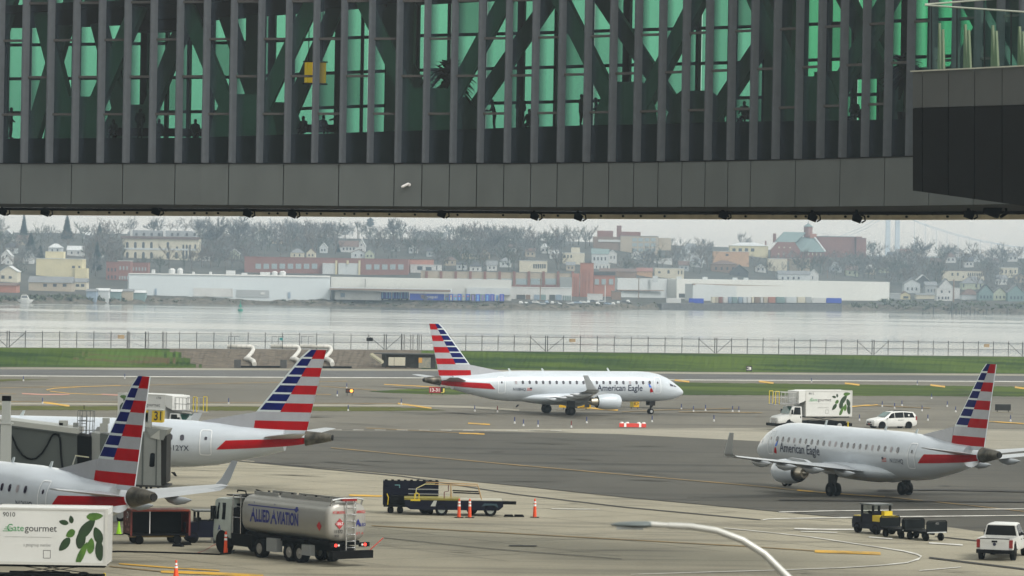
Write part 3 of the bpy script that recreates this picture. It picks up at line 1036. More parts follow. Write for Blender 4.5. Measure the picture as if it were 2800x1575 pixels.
FUS = [(15.40, .03, .03, 2.38), (15.30, .22, .21, 2.39), (15.05, .43, .42, 2.42), (14.6, .68, .68, 2.49), (14.0, .92, .97, 2.60), (13.2, 1.15, 1.27, 2.76), (12.2, 1.34, 1.50, 2.92), (11.0, 1.46, 1.63, 3.02),
       (9.6, 1.505, 1.675, 3.05), (-4.6, 1.505, 1.675, 3.05), (-6.2, 1.48, 1.62, 3.04), (-8.0, 1.38, 1.47, 3.06), (-9.6, 1.22, 1.20, 3.13), (-11.2, 1.00, .98, 3.25), (-12.8, .74, .74, 3.44), (-14.3, .50, .52, 3.60), (-15.4, .33, .37, 3.67), (-16.1, .23, .25, 3.69)]
def fus(x):
    xs = [s_[0] for s_ in FUS]
    if x >= xs[0]:
        return FUS[0][1:]
    for a, b in zip(FUS, FUS[1:]):
        if b[0] <= x <= a[0]:
            t = (x - b[0]) / (a[0] - b[0])
            return tuple(lerp(b[k], a[k], t) for k in (1, 2, 3))
    return FUS[-1][1:]
def skin(x, z, side, off=.012):
    """point on the fuselage skin at height z; side +1 = left of the aircraft"""
    w, h, c = fus(x)
    q = max(-.985, min(.985, (z - c) / h))
    y = w * math.sqrt(1 - q * q)
    n = Vector((0, y / (w * w), (z - c) / (h * h))).normalized()
    return Vector((x, side * (y + n.y * off), z + n.z * off))
def wrap(name, poly_list, side, mat, parent, off=.012, cuts=.16):
    """flat shapes given in (x along, z up) laid on the skin"""
    bm = bmesh.new()
    for vs_, fs in poly_list:
        vv = [bm.verts.new((x, 0, z)) for x, z in vs_]
        for f in fs:
            try:
                bm.faces.new([vv[i] for i in f])
            except ValueError:
                pass
    zs = [v.co.z for v in bm.verts]
    z = math.floor(min(zs) / cuts) * cuts + cuts
    while z < max(zs):
        bmesh.ops.bisect_plane(bm, geom=bm.verts[:] + bm.edges[:] + bm.faces[:], plane_co=(0, 0, z), plane_no=(0, 0, 1))
        z += cuts
    xs = [v.co.x for v in bm.verts]
    if max(xs) - min(xs) > 1.2:
        x = math.floor(min(xs) / .6) * .6 + .6
        while x < max(xs):
            bmesh.ops.bisect_plane(bm, geom=bm.verts[:] + bm.edges[:] + bm.faces[:], plane_co=(x, 0, 0), plane_no=(1, 0, 0))
            x += .6
    for v in bm.verts:
        v.co = skin(v.co.x, v.co.z, side, off)
    bmesh.ops.recalc_face_normals(bm, faces=bm.faces)
    me = bpy.data.meshes.new(name)
    bm.to_mesh(me)
    bm.free()
    me.materials.append(mat)
    return link(name, me, parent)
def wrap_text(name, s, size, x0, z0, side, mat, parent, width=None, bold=0.0):
    """x0 = where the line starts; it runs towards the tail on the left side and towards the nose on the right"""
    vs_, fs, w = text_geo(s, size, 1.0, bold)
    k = width / w if width else 1.0
    d = -1 if side > 0 else 1
    return wrap(name, [([(x0 + d * x * k, z0 + y) for x, y in vs_], fs)], side, mat, parent)
def ring(x0, x1, z0, z1, t, r=.12):
    """rounded rectangle outline as (verts, faces)"""
    def rr(a0, a1, b0, b1, rad):
        pts = []
        for cx, cz, st in ((a1 - rad, b1 - rad, 0), (a0 + rad, b1 - rad, 90), (a0 + rad, b0 + rad, 180), (a1 - rad, b0 + rad, 270)):
            for k in range(4):
                an = R(st + 30 * k)
                pts.append((cx + rad * math.cos(an), cz + rad * math.sin(an)))
        return pts
    o, i_ = rr(x0, x1, z0, z1, r), rr(x0 + t, x1 - t, z0 + t, z1 - t, max(.02, r - t))
    n = len(o)
    return o + i_, [(k, (k + 1) % n, n + (k + 1) % n, n + k) for k in range(n)]
def rrect(x0, x1, z0, z1, r=.1):
    v, f = ring(x0, x1, z0, z1, .01, r)
    n = len(v) // 2
    return v[:n], [tuple(range(n))]
_cache = {}
def airfoil(lx, tx, y, z, th, k=1.0, vertical=False):
    """closed section ring between leading edge lx and trailing edge tx"""
    c = lx - tx
    pts = []
    for f, h in ((0, 0), (.03, .35), (.12, .75), (.3, 1.0), (.6, .75), (1, .04)):
        pts.append((lx - f * c, h))
    for f, h in ((.6, -.55), (.3, -.8), (.12, -.65), (.03, -.3)):
        pts.append((lx - f * c, h))
    out = []
    for x, h in pts:
        if vertical:
            out.append((x, y + h * th * c * .5, z))
        else:
            out.append((x, y, z + h * th * c * .5))
    return out
def build_jet(label, loc, heading, reg, detail=True, group="regional jets in striped livery"):
    t = thing("regional_jet", label, "airplane", loc, heading, group)
    def shared(key, make):
        if key not in _cache:
            _cache[key] = make()
        return _cache[key]
    n = 32
    def mk_fus():
        mb = MB()
        rings = []
        for x, w, h, c in FUS:
            rings.append([(x, w * math.cos(2 * math.pi * k / n), c + h * math.sin(2 * math.pi * k / n)) for k in range(n)])
        # subdivide the straight run so the shading stays even
        mb.loft(rings[:-3], 0, caps=True)
        return mb.mesh("fuselage", m_body, 60)
    link("fuselage", shared("fus", mk_fus), t)
    def mk_cone():
        mb = MB()
        rings = []
        for x, w, h, c in [(-14.28, .508, .528, 3.60)] + FUS[-3:][1:]:
            rings.append([(x, w * math.cos(2 * math.pi * k / n), c + h * math.sin(2 * math.pi * k / n)) for k in range(n)])
        mb.loft(rings, 0, caps=True)
        return mb.mesh("tail_cone", m_apu, 60)
    tc = link("tail_cone", shared("cone", mk_cone), t)
    mb = MB(); mb.cyl((-16.0, 0, 3.69), (-16.22, 0, 3.69), .2, .19, 16); link("exhaust_outlet", shared("apuhole", lambda: mb.mesh("exhaust_outlet", m_hole, 40)), tc)
    # wing-to-body fairing
    def mk_fair():
        mb = MB()
        rings = []
        for x, w, h, zc in ((6.6, .2, .1, 1.75), (5.6, 1.05, .42, 1.75), (4.0, 1.62, .66, 1.78), (1.5, 1.82, .78, 1.8), (-1.5, 1.80, .78, 1.8), (-3.6, 1.45, .6, 1.85), (-5.2, .8, .34, 1.85), (-6.0, .15, .08, 1.85)):
            rings.append([(x, w * math.cos(2 * math.pi * k / 20), zc + h * math.sin(2 * math.pi * k / 20)) for k in range(20)])
        mb.loft(rings)
        return mb.mesh("belly_fairing", m_body, 60)
    link("belly_fairing", shared("fair", mk_fair), t)
    for side in (1, -1):
        def mk_wing(side=side):
            mb = MB()
            secs = [(3.9, -2.0, 1.2, 1.78, .14), (2.6, -1.75, 3.2, 1.98, .13), (1.75, -1.6, 4.8, 2.15, .12), (.3, -2.15, 8.6, 2.55, .11), (-1.3, -2.95, 12.55, 2.98, .10)]
            mb.loft([airfoil(l, tr, side * y, z, th) for l, tr, y, z, th in secs])
            return mb.mesh("wing", m_wing, 40)
        w = link("wing", shared(("wing", side), mk_wing), t)
        def mk_let(side=side):
            mb = MB()
            secs = [(-1.3, -2.95, 12.5, 2.98, .10), (-1.75, -3.0, 12.85, 3.15, .09), (-2.25, -3.2, 13.02, 3.6, .08), (-3.05, -3.65, 13.2, 4.65, .07)]
            mb.loft([airfoil(l, tr, side * y, z, th, vertical=k > 0) for k, (l, tr, y, z, th) in enumerate(secs)])
            return mb.mesh("winglet", m_wing, 40)
        link("winglet", shared(("let", side), mk_let), w)
        def mk_fl():
            mb = MB()
            mb.loft([[(x, r_ * math.cos(2 * math.pi * k / 10), z + r_ * 1.3 * math.sin(2 * math.pi * k / 10)) for k in range(10)] for x, r_, z in ((1.3, .03, .0), (.8, .16, -.05), (0, .2, -.1), (-.8, .14, -.06), (-1.5, .02, .02))])
            return mb.mesh("flap_fairing", m_wing, 60)
        for y, x, z in ((3.0, -1.4, 1.75), (5.6, -1.5, 2.02), (8.0, -1.8, 2.28), (10.2, -2.2, 2.55)):
            link("flap_fairing", shared("flapf", mk_fl), w, (x, side * y, z))
        # engine
        e = link("engine_nacelle", shared("nac", lambda: MB().loft([[(x, r_ * math.cos(2 * math.pi * k / 24), r_ * .97 * math.sin(2 * math.pi * k / 24)) for k in range(24)] for x, r_ in ((2.5, .70), (3.0, .82), (3.7, .90), (4.4, .905), (4.9, .86), (5.15, .76))], caps=False).mesh("engine_nacelle", m_body, 60)), t, (0, side * 4.3, 1.53))
        link("inlet_lip", shared("lip", lambda: MB().loft([[(x, r_ * math.cos(2 * math.pi * k / 24), r_ * .97 * math.sin(2 * math.pi * k / 24)) for k in range(24)] for x, r_ in ((5.15, .76), (5.22, .70), (5.2, .66), (5.0, .63), (4.6, .62))], caps=False).mesh("inlet_lip", m_lip, 60)), e)
        link("fan", shared("fan", lambda: MB().cyl((4.5, 0, 0), (4.6, 0, 0), .62, .62, 24).cyl((4.6, 0, 0), (4.95, 0, 0), .2, .03, 12).mesh("fan", m_hole, 40)), e)
        link("duct", shared("duct", lambda: MB().cyl((2.52, 0, 0), (2.62, 0, 0), .69, .69, 24).mesh("duct", m_hole, 40)), e)
        link("core_exhaust", shared("core", lambda: MB().cyl((2.7, 0, 0), (1.75, 0, 0), .52, .36, 20).cyl((1.75, 0, 0), (1.45, 0, 0), .2, .05, 12).mesh("core_exhaust", M("core_metal", (.42, .38, .31), .35, .85), 40)), e)
        link("pylon", shared("pyl", lambda: MB().prism([(4.3, .8), (3.6, 1.0), (1.6, .95), (.8, .72), (1.6, .45), (2.6, .55)], 'y', -.14, .14).mesh("pylon", m_wing, 30)), e)
        # tailplane
        def mk_stab(side=side):
            mb = MB()
            secs = [(-11.3, -14.1, .55, 3.62, .11), (-12.0, -14.3, 1.6, 3.74, .10), (-14.35, -15.35, 5.0, 4.12, .09)]
            mb.loft([airfoil(l, tr, side * y, z, th) for l, tr, y, z, th in secs])
            return mb.mesh("tailplane", m_wing, 40)
        link("tailplane", shared(("stab", side), mk_stab), t)
        # red stripe, letters, doors, windows on this side
        st = [((-15.0 if False else -14.2), 2.98 + .28), (-8.35, 2.55), (-9.15, 3.18), (-14.2, 3.6)]
        def mk_stripe(side=side):
            o = wrap("red_stripe", [([(-14.2, 3.22), (-13.0, 3.05), (-10.5, 2.86), (-8.25, 2.74), (-8.9, 3.38), (-10.5, 3.45), (-13.0, 3.56), (-14.2, 3.62)], [(0, 1, 2, 3, 4, 5, 6, 7)])], side, m_rose, None)
            me = o.data
            bpy.data.objects.remove(o)
            return me
        link("red_stripe", shared(("stripe", side), mk_stripe), t)
        if reg.get("title"):
            def mk_title(side=side):
                o = wrap_text("title", "American Eagle", .66, 10.0 if side > 0 else 3.95, 2.62, side, m_navy, None, 5.6, .012)
                me = o.data
                bpy.data.objects.remove(o)
                return me
            link("title", shared(("title", side), mk_title), t)
            f0 = 10.25 if side > 0 else 10.25
            def mk_em(part, side=side):
                if part == 0:
                    pl = [([(10.25, 3.45), (10.42, 3.38), (10.72, 3.0), (10.62, 2.96), (10.38, 3.02)], [(0, 1, 2, 3, 4)])]
                else:
                    pl = [([(10.52, 2.88), (10.72, 2.9), (10.95, 2.5), (10.6, 2.42), (10.5, 2.6)], [(0, 1, 2, 3, 4)])]
                o = wrap("emblem", pl, side, M("emblem_blue", (.03, .13, .55), .4) if part == 0 else m_rose, None)
                me = o.data
                bpy.data.objects.remove(o)
                return me
            link("emblem", shared(("em0", side), lambda: mk_em(0)), t)
            link("emblem", shared(("em1", side), lambda: mk_em(1)), t)
        if side > 0:
            wrap_text("registration", reg["id"], .30 * reg.get("rk", 1), reg.get("rx", -4.95), 2.62, side, m_navy, t, None, .01)
        else:
            wrap_text("registration", reg["id"], .30, -6.2, 2.62, side, m_navy, t, 1.5, .01)
        if reg.get("flag"):
            fx = -4.25 if side < 0 else -4.2
            x0, x1 = (fx - .3, fx + .3)
            fl_ = wrap("flag", [([(x0, 2.62), (x1, 2.62), (x1, 2.95), (x0, 2.95)], [(0, 1, 2, 3)])], side, M("flag_field", (.55, .45, .45), .5), t)
            xa, xb = (x0, x0 + .26) if side < 0 and False else ((x1 - .26, x1))
            wrap("canton", [([(xa, 2.80), (xb, 2.80), (xb, 2.95), (xa, 2.95)], [(0, 1, 2, 3)])], side, m_navy, fl_, .02)
            for k in range(3):
                wrap("stripe", [([(x0, 2.64 + k * .1), (x1, 2.64 + k * .1), (x1, 2.68 + k * .1), (x0, 2.68 + k * .1)], [(0, 1, 2, 3)])], side, m_rose, fl_, .016)
        for dx, dz in ((11.5, 2.35), (-7.5, 2.33)):
            def mk_door(dx=dx, dz=dz, side=side):
                o = wrap("door", [ring(dx - .42, dx + .42, dz, dz + 1.75, .055, .16)], side, m_door, None, .02)
                me = o.data
                bpy.data.objects.remove(o)
                return me
            d_ = link("door", shared(("door", dx, side), mk_door), t)
            def mk_dw(dx=dx, dz=dz, side=side):
                o = wrap("door_window", [rrect(dx - .1, dx + .08, dz + 1.05, dz + 1.28, .06)], side, m_pwin, None, .016)
                me = o.data
                bpy.data.objects.remove(o)
                return me
            link("door_window", shared(("dw", dx, side), mk_dw), d_)
        def mk_win(side=side):
            o = wrap("window", [rrect(-.14, .14, 3.32, 3.72, .12)], side, m_pwin, None, .012)
            me = o.data
            bpy.data.objects.remove(o)
            return me
        base_win = shared(("win", side), mk_win)
        random.seed(hash(reg["id"]) % 1000 if False else len(reg["id"]) * 7 + ord(reg["id"][1]) + (3 if side > 0 else 0))
        for k in range(21):
            blind = random.random() < .14
            wm = base_win
            if blind:
                if ("winb", side) not in _cache:
                    m2 = base_win.copy()
                    m2.materials[0] = m_pwin2
                    _cache[("winb", side)] = m2
                wm = _cache[("winb", side)]
            link("window", wm, t, (-5.85 + k * .815, 0, 0))
        for a, pl in enumerate(([(13.15, 3.42), (13.62, 3.28), (13.72, 3.06), (13.2, 3.12)], [(13.72, 3.27), (14.05, 3.10), (14.12, 2.98), (13.80, 3.05)])):
            def mk_cw(pl=pl, side=side):
                o = wrap("cockpit_window", [(pl, [(0, 1, 2, 3)])], side, m_pwin, None, .015)
                me = o.data
                bpy.data.objects.remove(o)
                return me
            link("cockpit_window", shared(("cw", a, side), mk_cw), t)
        # main gear
        link("main_gear_leg", shared(("leg", side), lambda: MB().cyl((0, 0, .4), (0, -.35 * side, 1.9), .11, .13, 10).cyl((0, -.4, .47), (0, .4, .47), .08, n=8).box(-.5, .5, .12 * side - .02, .12 * side + .02, .75, 1.55).mesh("main_gear_leg", m_gear, 40)), t, (0, side * 2.97, 0))
        for dy in (-.26, .26):
            wheel(t, 0, side * 2.97 + dy, .475, .475, .30, hub_r=.45, rim=m_gear)
    link("nose_gear_leg", shared("nleg", lambda: MB().cyl((11.35, 0, .3), (11.35, 0, 1.6), .075, .09, 10).cyl((11.35, -.25, .29), (11.35, .25, .29), .06, n=8).box(11.0, 11.7, .42, .45, .95, 1.5).box(11.0, 11.7, -.45, -.42, .95, 1.5).cyl((11.6, 0, .95), (11.42, 0, .8), .09, .12, 8).mesh("nose_gear_leg", m_gear, 40)), t)
    for dy in (-.19, .19):
        wheel(t, 11.35, dy, .30, .30, .2, hub_r=.55)
    # vertical fin with painted rows
    def mk_fin():
        z_top, z_low = 9.73, 4.05
        pitch = .62
        rows = [9.73 - k * pitch for k in range(10)]         # row borders, top to bottom
        levels = []
        for k in range(7):
            levels += [(rows[k], k), (rows[k] - pitch * .80, k + .5)]
        levels += [(rows[7], 7), (rows[8], 8), (rows[9], 9), (3.9, 10)]
        def le(z):
            return interp(z, [(3.9, -9.0), (4.2, -9.35), (4.9, -10.35), (9.45, -14.02), (9.73, -14.4)])
        def te(z):
            return interp(z, [(3.9, -14.3), (4.2, -14.35), (9.73, -15.62)])
        def mid(z):
            return interp(z, [(5.2, -12.35), (9.73, -14.95)])
        def half(x, z):
            l, tr = le(z), te(z)
            f = (l - x) / (l - tr)
            th = .10 * (l - tr)
            return th * .5 * (1.0 if f < 0 else (math.sqrt(max(0, f)) * 2.1 * (1 - f) + .03) if f < .9 else .28 * (1.02 - f) * 2.1 + .02) * .9
        mb = MB()
        for (za, ka), (zb, kb) in zip(levels, levels[1:]):
            row = int(ka)
            for s_ in (-1, 1):
                cols = [0, .02, .05, .1, .18, .3, .45, .6, .75, .88, 1.0]
                for c0, c1 in zip(cols, cols[1:]):
                    q = []
                    # chord split at the colour change
                    for z_, c_ in ((za, c0), (za, c1), (zb, c1), (zb, c0)):
                        l, tr, md = le(z_), te(z_), mid(z_) if row < 7 else (le(z_) + te(z_)) / 2
                        lw = l - .16
                        if c_ <= .05:
                            x = lerp(l, lw, c_ / .05)
                        elif c_ <= .45:
                            x = lerp(lw, md, (c_ - .05) / .40)
                        else:
                            x = lerp(md, tr, (c_ - .45) / .55)
                        q.append((x, s_ * half(x, z_), z_))
                    if row >= 9:
                        mi = 0
                    elif row == 8:
                        mi = 2 if c0 >= .05 else 0
                    elif row == 7:
                        mi = 3
                    elif c0 < .05:
                        mi = 4
                    elif c0 < .45:
                        mi = 1 if ka == row else 4
                    else:
                        mi = (2 if row % 2 == 0 else 3)
                    mb.add(q, [(0, 1, 2, 3)] if s_ > 0 else [(3, 2, 1, 0)], mi)
        # close tip and trailing edge
        zt = 9.73
        tip = [(le(zt), 0, zt)] + [(x, half(x, zt), zt) for x in (-14.7, -15.2, te(zt))] + [(x, -half(x, zt), zt) for x in (te(zt), -15.2, -14.7)]
        mb.add(tip, [tuple(range(len(tip)))], 1)
        mb.add([(te(3.9), .03, 3.9), (te(9.73), .03, 9.73), (te(9.73), -.03, 9.73), (te(3.9), -.03, 3.9)], [(0, 1, 2, 3)], 0)
        me = mb.mesh("fin", [m_body, m_blue, m_rose, m_silver, m_lead], False, fix=False)
        bm = bmesh.new()
        bm.from_mesh(me)
        bmesh.ops.remove_doubles(bm, verts=bm.verts, dist=.001)
        bm.to_mesh(me)
        bm.free()
        me.shade_smooth()
        me.set_sharp_from_angle(angle=R(40))
        return me
    fo = link("fin", shared("fin", mk_fin), t)
    link("dorsal_fillet", shared("dors", lambda: MB().hexa([(-6.6, .03, 4.55), (-6.6, -.03, 4.55), (-10.6, -.2, 4.0), (-10.6, .2, 4.0)], [(-6.7, .01, 4.62), (-6.7, -.01, 4.62), (-10.75, -.10, 5.35), (-10.75, .10, 5.35)]).mesh("dorsal_fillet", m_silver, 30)), fo)
    for x, z, h in ((6.0, 4.7, .38), (-2.0, 4.7, .3), (-6.0, 4.68, .3), (-5.0, 1.1, -.35)):
        link("antenna", shared(("ant", x), lambda: MB().prism([(x + .28, z - .06), (x - .02, z - .06), (x - .18, z + h), (x - .02, z + h)], 'y', -.025, .025).mesh("antenna", m_lead if h > 0 else m_gear)), t)
    return t

JET1 = build_jet("regional jet with red and blue striped tail taxiing right, nearest the grass", (5.28, 399.4, .01), R(25.4), dict(id="N108HQ", title=1, flag=1))
JET2 = build_jet("regional jet turning away on the right, seen from behind its left wing", (25.46, 258.0, .01), R(116.4), dict(id="N131HQ", title=1, flag=1))
JET3 = build_jet("parked regional jet behind the gate bridge, long white rear fuselage and bright tail", (-28.18, 255.1, .01), R(171.0), dict(id="N412YX", rk=1.2, rx=-4.5))
JET4 = build_jet("nearest parked regional jet at the left edge, shaded tail before the gate bridge", (-27.64, 196.4, .01), R(127.5), dict(id="N126HQ", flag=0))
# ------------------------------------------------------------------ vehicles on the apron
m_cw = M("vehicle_white", (0.56, 0.565, 0.55), .35, coat=.3, var=.04, scale=1.5)
m_boxw = M("box_body_white", (0.56, 0.565, 0.55), .45, var=.05, scale=.6)
m_glass = M("vehicle_glass", (0.003, 0.004, 0.005), .12, spec=.10)
m_glass_g = M("windscreen_green", (0.02, 0.09, 0.075), .08, coat=.5)
m_chas = M("chassis_black", (0.005, 0.005, 0.0055), .8, spec=.1)
m_lamp_r = M("tail_lamp_red", (0.22, 0.008, 0.008), .3)
m_lamp_on = M("tail_lamp_lit", (0.6, 0.02, 0.02), .3, emit=((1, .05, .03), 1.5))
m_lamp_w = M("head_lamp", (0.6, 0.6, 0.58), .2)
m_chrome = M("bright_metal", (0.55, 0.56, 0.57), .25, .9)
m_leaf = M("leaf_print_dark", (0.009, 0.042, 0.005), .5, c2=(0.003, 0.014, 0.002), scale=2.2)
m_leaf2 = M("leaf_print_light", (0.07, 0.17, 0.010), .5, c2=(0.02, 0.07, 0.005), scale=2.2)
m_ink = M("print_black", (0.02, 0.02, 0.022), .5)
m_green_ink = M("print_green", (0.02, 0.22, 0.06), .5)
m_grey_ink = M("print_grey", (0.22, 0.22, 0.22), .5)
m_ylw = M("machine_yellow", (0.62, 0.46, 0.01), .45)
m_navyp = M("navy_paint", (0.004, 0.005, 0.016), .5, spec=.15)
m_blackp = M("black_paint", (0.004, 0.0045, 0.005), .6, spec=.1)
m_cone = M("cone_orange", (0.75, 0.07, 0.012), .5)

def body_loft(mb, st, mi=0):
    """st: (x, half width at sill, z sill, half width at belt, z belt, half width at roof, z roof)"""
    rings = []
    for x, ws, zs, wb, zb, wr, zr in st:
        zm = (zs + zb) / 2
        half = [(ws * .96, zs), (ws, zs + .12), (max(ws, wb) * 1.01, zm), (wb, zb), (lerp(wb, wr, .5), lerp(zb, zr, .5)), (wr, zr - .05 * min(1, (zr - zb))), (wr * .82, zr)]
        rings.append([(x, y, z) for y, z in half] + [(x, -y, z) for y, z in half[::-1]])
    mb.loft(rings, mi)
def st_at(st, x):
    for a, b in zip(st, st[1:]):
        if min(a[0], b[0]) <= x <= max(a[0], b[0]):
            t = (x - a[0]) / (b[0] - a[0])
            return [lerp(p, q, t) for p, q in zip(a, b)]
    return list(st[0] if abs(x - st[0][0]) < abs(x - st[-1][0]) else st[-1])
def side_quad(st, pts, side, off=.012):
    out = []
    for x, f in pts:
        s_ = st_at(st, x)
        out.append((x, side * (lerp(s_[3], s_[5], f) + off), lerp(s_[4], s_[6], f)))
    return out

def minivan(label, loc, rz):
    t = thing("minivan", label, "van", loc, rz)
    st = [(2.55, .70, .32, .74, .62, .66, .70), (2.42, .84, .24, .88, .72, .78, .86), (1.95, .94, .22, .95, .82, .86, .98), (1.25, .97, .22, .97, .98, .90, 1.08), (1.15, .97, .22, .97, 1.0, .88, 1.12), (.35, .98, .22, .97, 1.04, .76, 1.68), (-.4, .98, .22, .97, 1.06, .78, 1.76),
          (-1.6, .98, .22, .97, 1.08, .78, 1.74), (-2.2, .96, .26, .96, 1.08, .76, 1.68), (-2.42, .93, .34, .94, 1.08, .78, 1.45), (-2.55, .88, .42, .90, .95, .84, 1.08)]
    mb = MB(); body_loft(mb, st); mb.build("body", m_cw, t, smooth=35)
    for s_ in (1, -1):
        for pts in ([(.95, .08), (.42, .82), (.10, .85), (.10, .06)], [(.04, .06), (.04, .86), (-.95, .88), (-.95, .06)], [(-1.02, .06), (-1.02, .88), (-2.05, .85), (-2.25, .08)]):
            mb = MB(); mb.add(side_quad(st, pts, s_), [(0, 1, 2, 3)]); mb.build("side_window", m_glass, t)
        mb = MB(); mb.box(.88, 1.0, s_ * .98 - .02, s_ * 1.14, 1.0, 1.14); mb.build("mirror", m_cw, t)
        mb = MB(); mb.slab([(2.36, s_ * .62, .72), (2.40, s_ * .86, .72), (2.1, s_ * .925, .86), (2.2, s_ * .62, .90)], (1, 0, .4), .04); mb.build("headlight", m_lamp_w, t)
        mb = MB(); mb.box(-2.52, -2.36, s_ * .86, s_ * .95, .85, 1.25); mb.build("tail_light", m_lamp_r, t)
        for x in (1.55, -1.55):
            mb = MB(); mb.cyl((x, s_ * .80, .34), (x, s_ * .992, .34), .405, n=20); mb.build("wheel_arch", m_chas, t)
            wheel(t, x, s_ * .87, .335, .335, .23)
        mb = MB(); letter(mb, "SECURITY", .11, (-.1 * s_ - .2, s_ * .995, .80), (-s_, 0, 0), (0, 0, 1)); mb.build("lettering", m_ink, t)
    mb = MB(); mb.quad((1.12, .82, 1.15), (1.12, -.82, 1.15), (.40, -.70, 1.65), (.40, .70, 1.65)); mb.build("windscreen", m_glass_g, t, loc=(.03, 0, .03))
    mb = MB(); mb.quad((-2.26, .7, 1.6), (-2.26, -.7, 1.6), (-2.5, -.8, 1.12), (-2.5, .8, 1.12)); mb.build("rear_window", m_glass, t, loc=(-.04, 0, .03))
    for z in (.66, .56):
        for s_ in (-1, 1):
            mb = MB(); mb.box(2.5, 2.57, s_ * .06, s_ * .40, z - .035, z + .035); mb.build("grille_opening", m_chas, t)
    mb = MB(); mb.box(2.46, 2.56, -.6, .6, .30, .44); mb.build("air_intake", m_chas, t)
    mb = MB(); mb.box(2.52, 2.58, -.2, .2, .38, .5); mb.build("plate", M("plate_red", (.3, .06, .05), .5), t)
    for s_ in (-.55, .55):
        mb = MB(); mb.tube([(.1, s_, 1.76), (-.2, s_, 1.80), (-1.5, s_, 1.80), (-1.8, s_, 1.74)], .02, 6); mb.build("roof_rail", m_chas, t)
    return t
minivan("white minivan on the taxiway beside the catering truck", G(2436, 1170.5), R(203))

def pickup(label, loc, rz):
    t = thing("pickup_truck", label, "pickup", loc, rz)
    # x = 0 at the rear bumper
    st = [(2.05, .98, .50, .98, 1.15, .96, 1.22), (2.12, .98, .48, .97, 1.20, .80, 1.86), (2.6, .99, .48, .97, 1.20, .74, 1.93), (3.7, .99, .48, .97, 1.20, .74, 1.92), (4.35, .98, .48, .96, 1.18, .86, 1.26), (5.5, .97, .50, .95, 1.12, .84, 1.18), (5.85, .92, .52, .90, 1.02, .8, 1.08)]
    mb = MB(); body_loft(mb, st); mb.build("cab", m_cw, t, smooth=35)
    bed = MB()
    for s_ in (1, -1):
        bed.prism([(.02, .62), (.45, .62), (.62, 1.0), (.95, 1.08), (1.25, 1.0), (1.42, .62), (2.05, .56), (2.05, 1.22), (.02, 1.22)], 'y', s_ * .80, s_ * .98)
    bed.box(.05, 2.05, -.8, .8, .62, .70)
    bed.box(1.95, 2.05, -.8, .8, .70, 1.22)
    bd = bed.build("bed", m_cw, t)
    mb = MB(); mb.box(-.06, .03, -.79, .79, .60, 1.20); mb.box(-.075, -.06, -.6, .6, .98, 1.14); tg = mb.build("tailgate", m_cw, t)
    mb = MB(); mb.box(-.07, .08, -.80, .80, 1.20, 1.235); mb.build("gate_cap", m_blackp, tg)
    mb = MB(); mb.box(-.09, -.06, -.16, .16, 1.02, 1.12); mb.build("gate_handle", m_blackp, tg)
    mb = MB(); mb.cyl((-.06, 0, .92), (-.085, 0, .92), .09, n=14); mb.build("badge", m_navy, tg)
    mb = MB(); mb.box(-.20, .02, -.98, .98, .42, .62); mb.box(-.22, -.2, -.5, .5, .5, .6); mb.build("rear_bumper", m_chas, t)
    for s_ in (1, -1):
        mb = MB(); mb.box(-.055, .07, s_ * .80, s_ * .985, .72, 1.16); mb.build("tail_light", m_lamp_r, t)
        for pts in ([(2.22, .08), (2.22, .86), (2.95, .90), (2.95, .06)], [(3.02, .06), (3.02, .90), (3.62, .88), (3.98, .08)]):
            mb = MB(); mb.add(side_quad(st, pts, s_), [(0, 1, 2, 3)]); mb.build("side_window", m_glass, t)
        mb = MB(); mb.box(3.85, 4.0, s_ * .96, s_ * 1.26, 1.16, 1.42); mb.build("mirror", m_blackp, t)
        for x in (2.85, 3.55):
            mb = MB(); mb.box(x, x + .18, s_ * .985, s_ * 1.005, 1.02, 1.07); mb.build("door_handle", m_blackp, t)
        for x in (.98, 4.75):
            mb = MB(); mb.cyl((x, s_ * .78, .45), (x, s_ * .992, .45), .47, n=20); mb.build("wheel_arch", m_chas, t)
            wheel(t, x, s_ * .86, .40, .40, .28)
    mb = MB(); mb.quad((2.06, .86, 1.28), (2.06, -.86, 1.28), (2.10, -.74, 1.82), (2.10, .74, 1.82)); mb.build("rear_window", m_glass, t, loc=(-.02, 0, 0))
    mb = MB(); mb.quad((4.30, .84, 1.30), (4.30, -.84, 1.30), (3.76, -.70, 1.86), (3.76, .70, 1.86)); mb.build("windscreen", m_glass_g, t, loc=(.03, 0, .03))
    mb = MB(); mb.box(.2, 5.6, -.45, .45, .38, .55); mb.box(.9, 1.05, -.8, .8, .34, .46); mb.build("chassis", m_chas, t)
    return t
pickup("white crew cab pickup seen from behind at the lower right corner", G(2719, 1534), R(73))

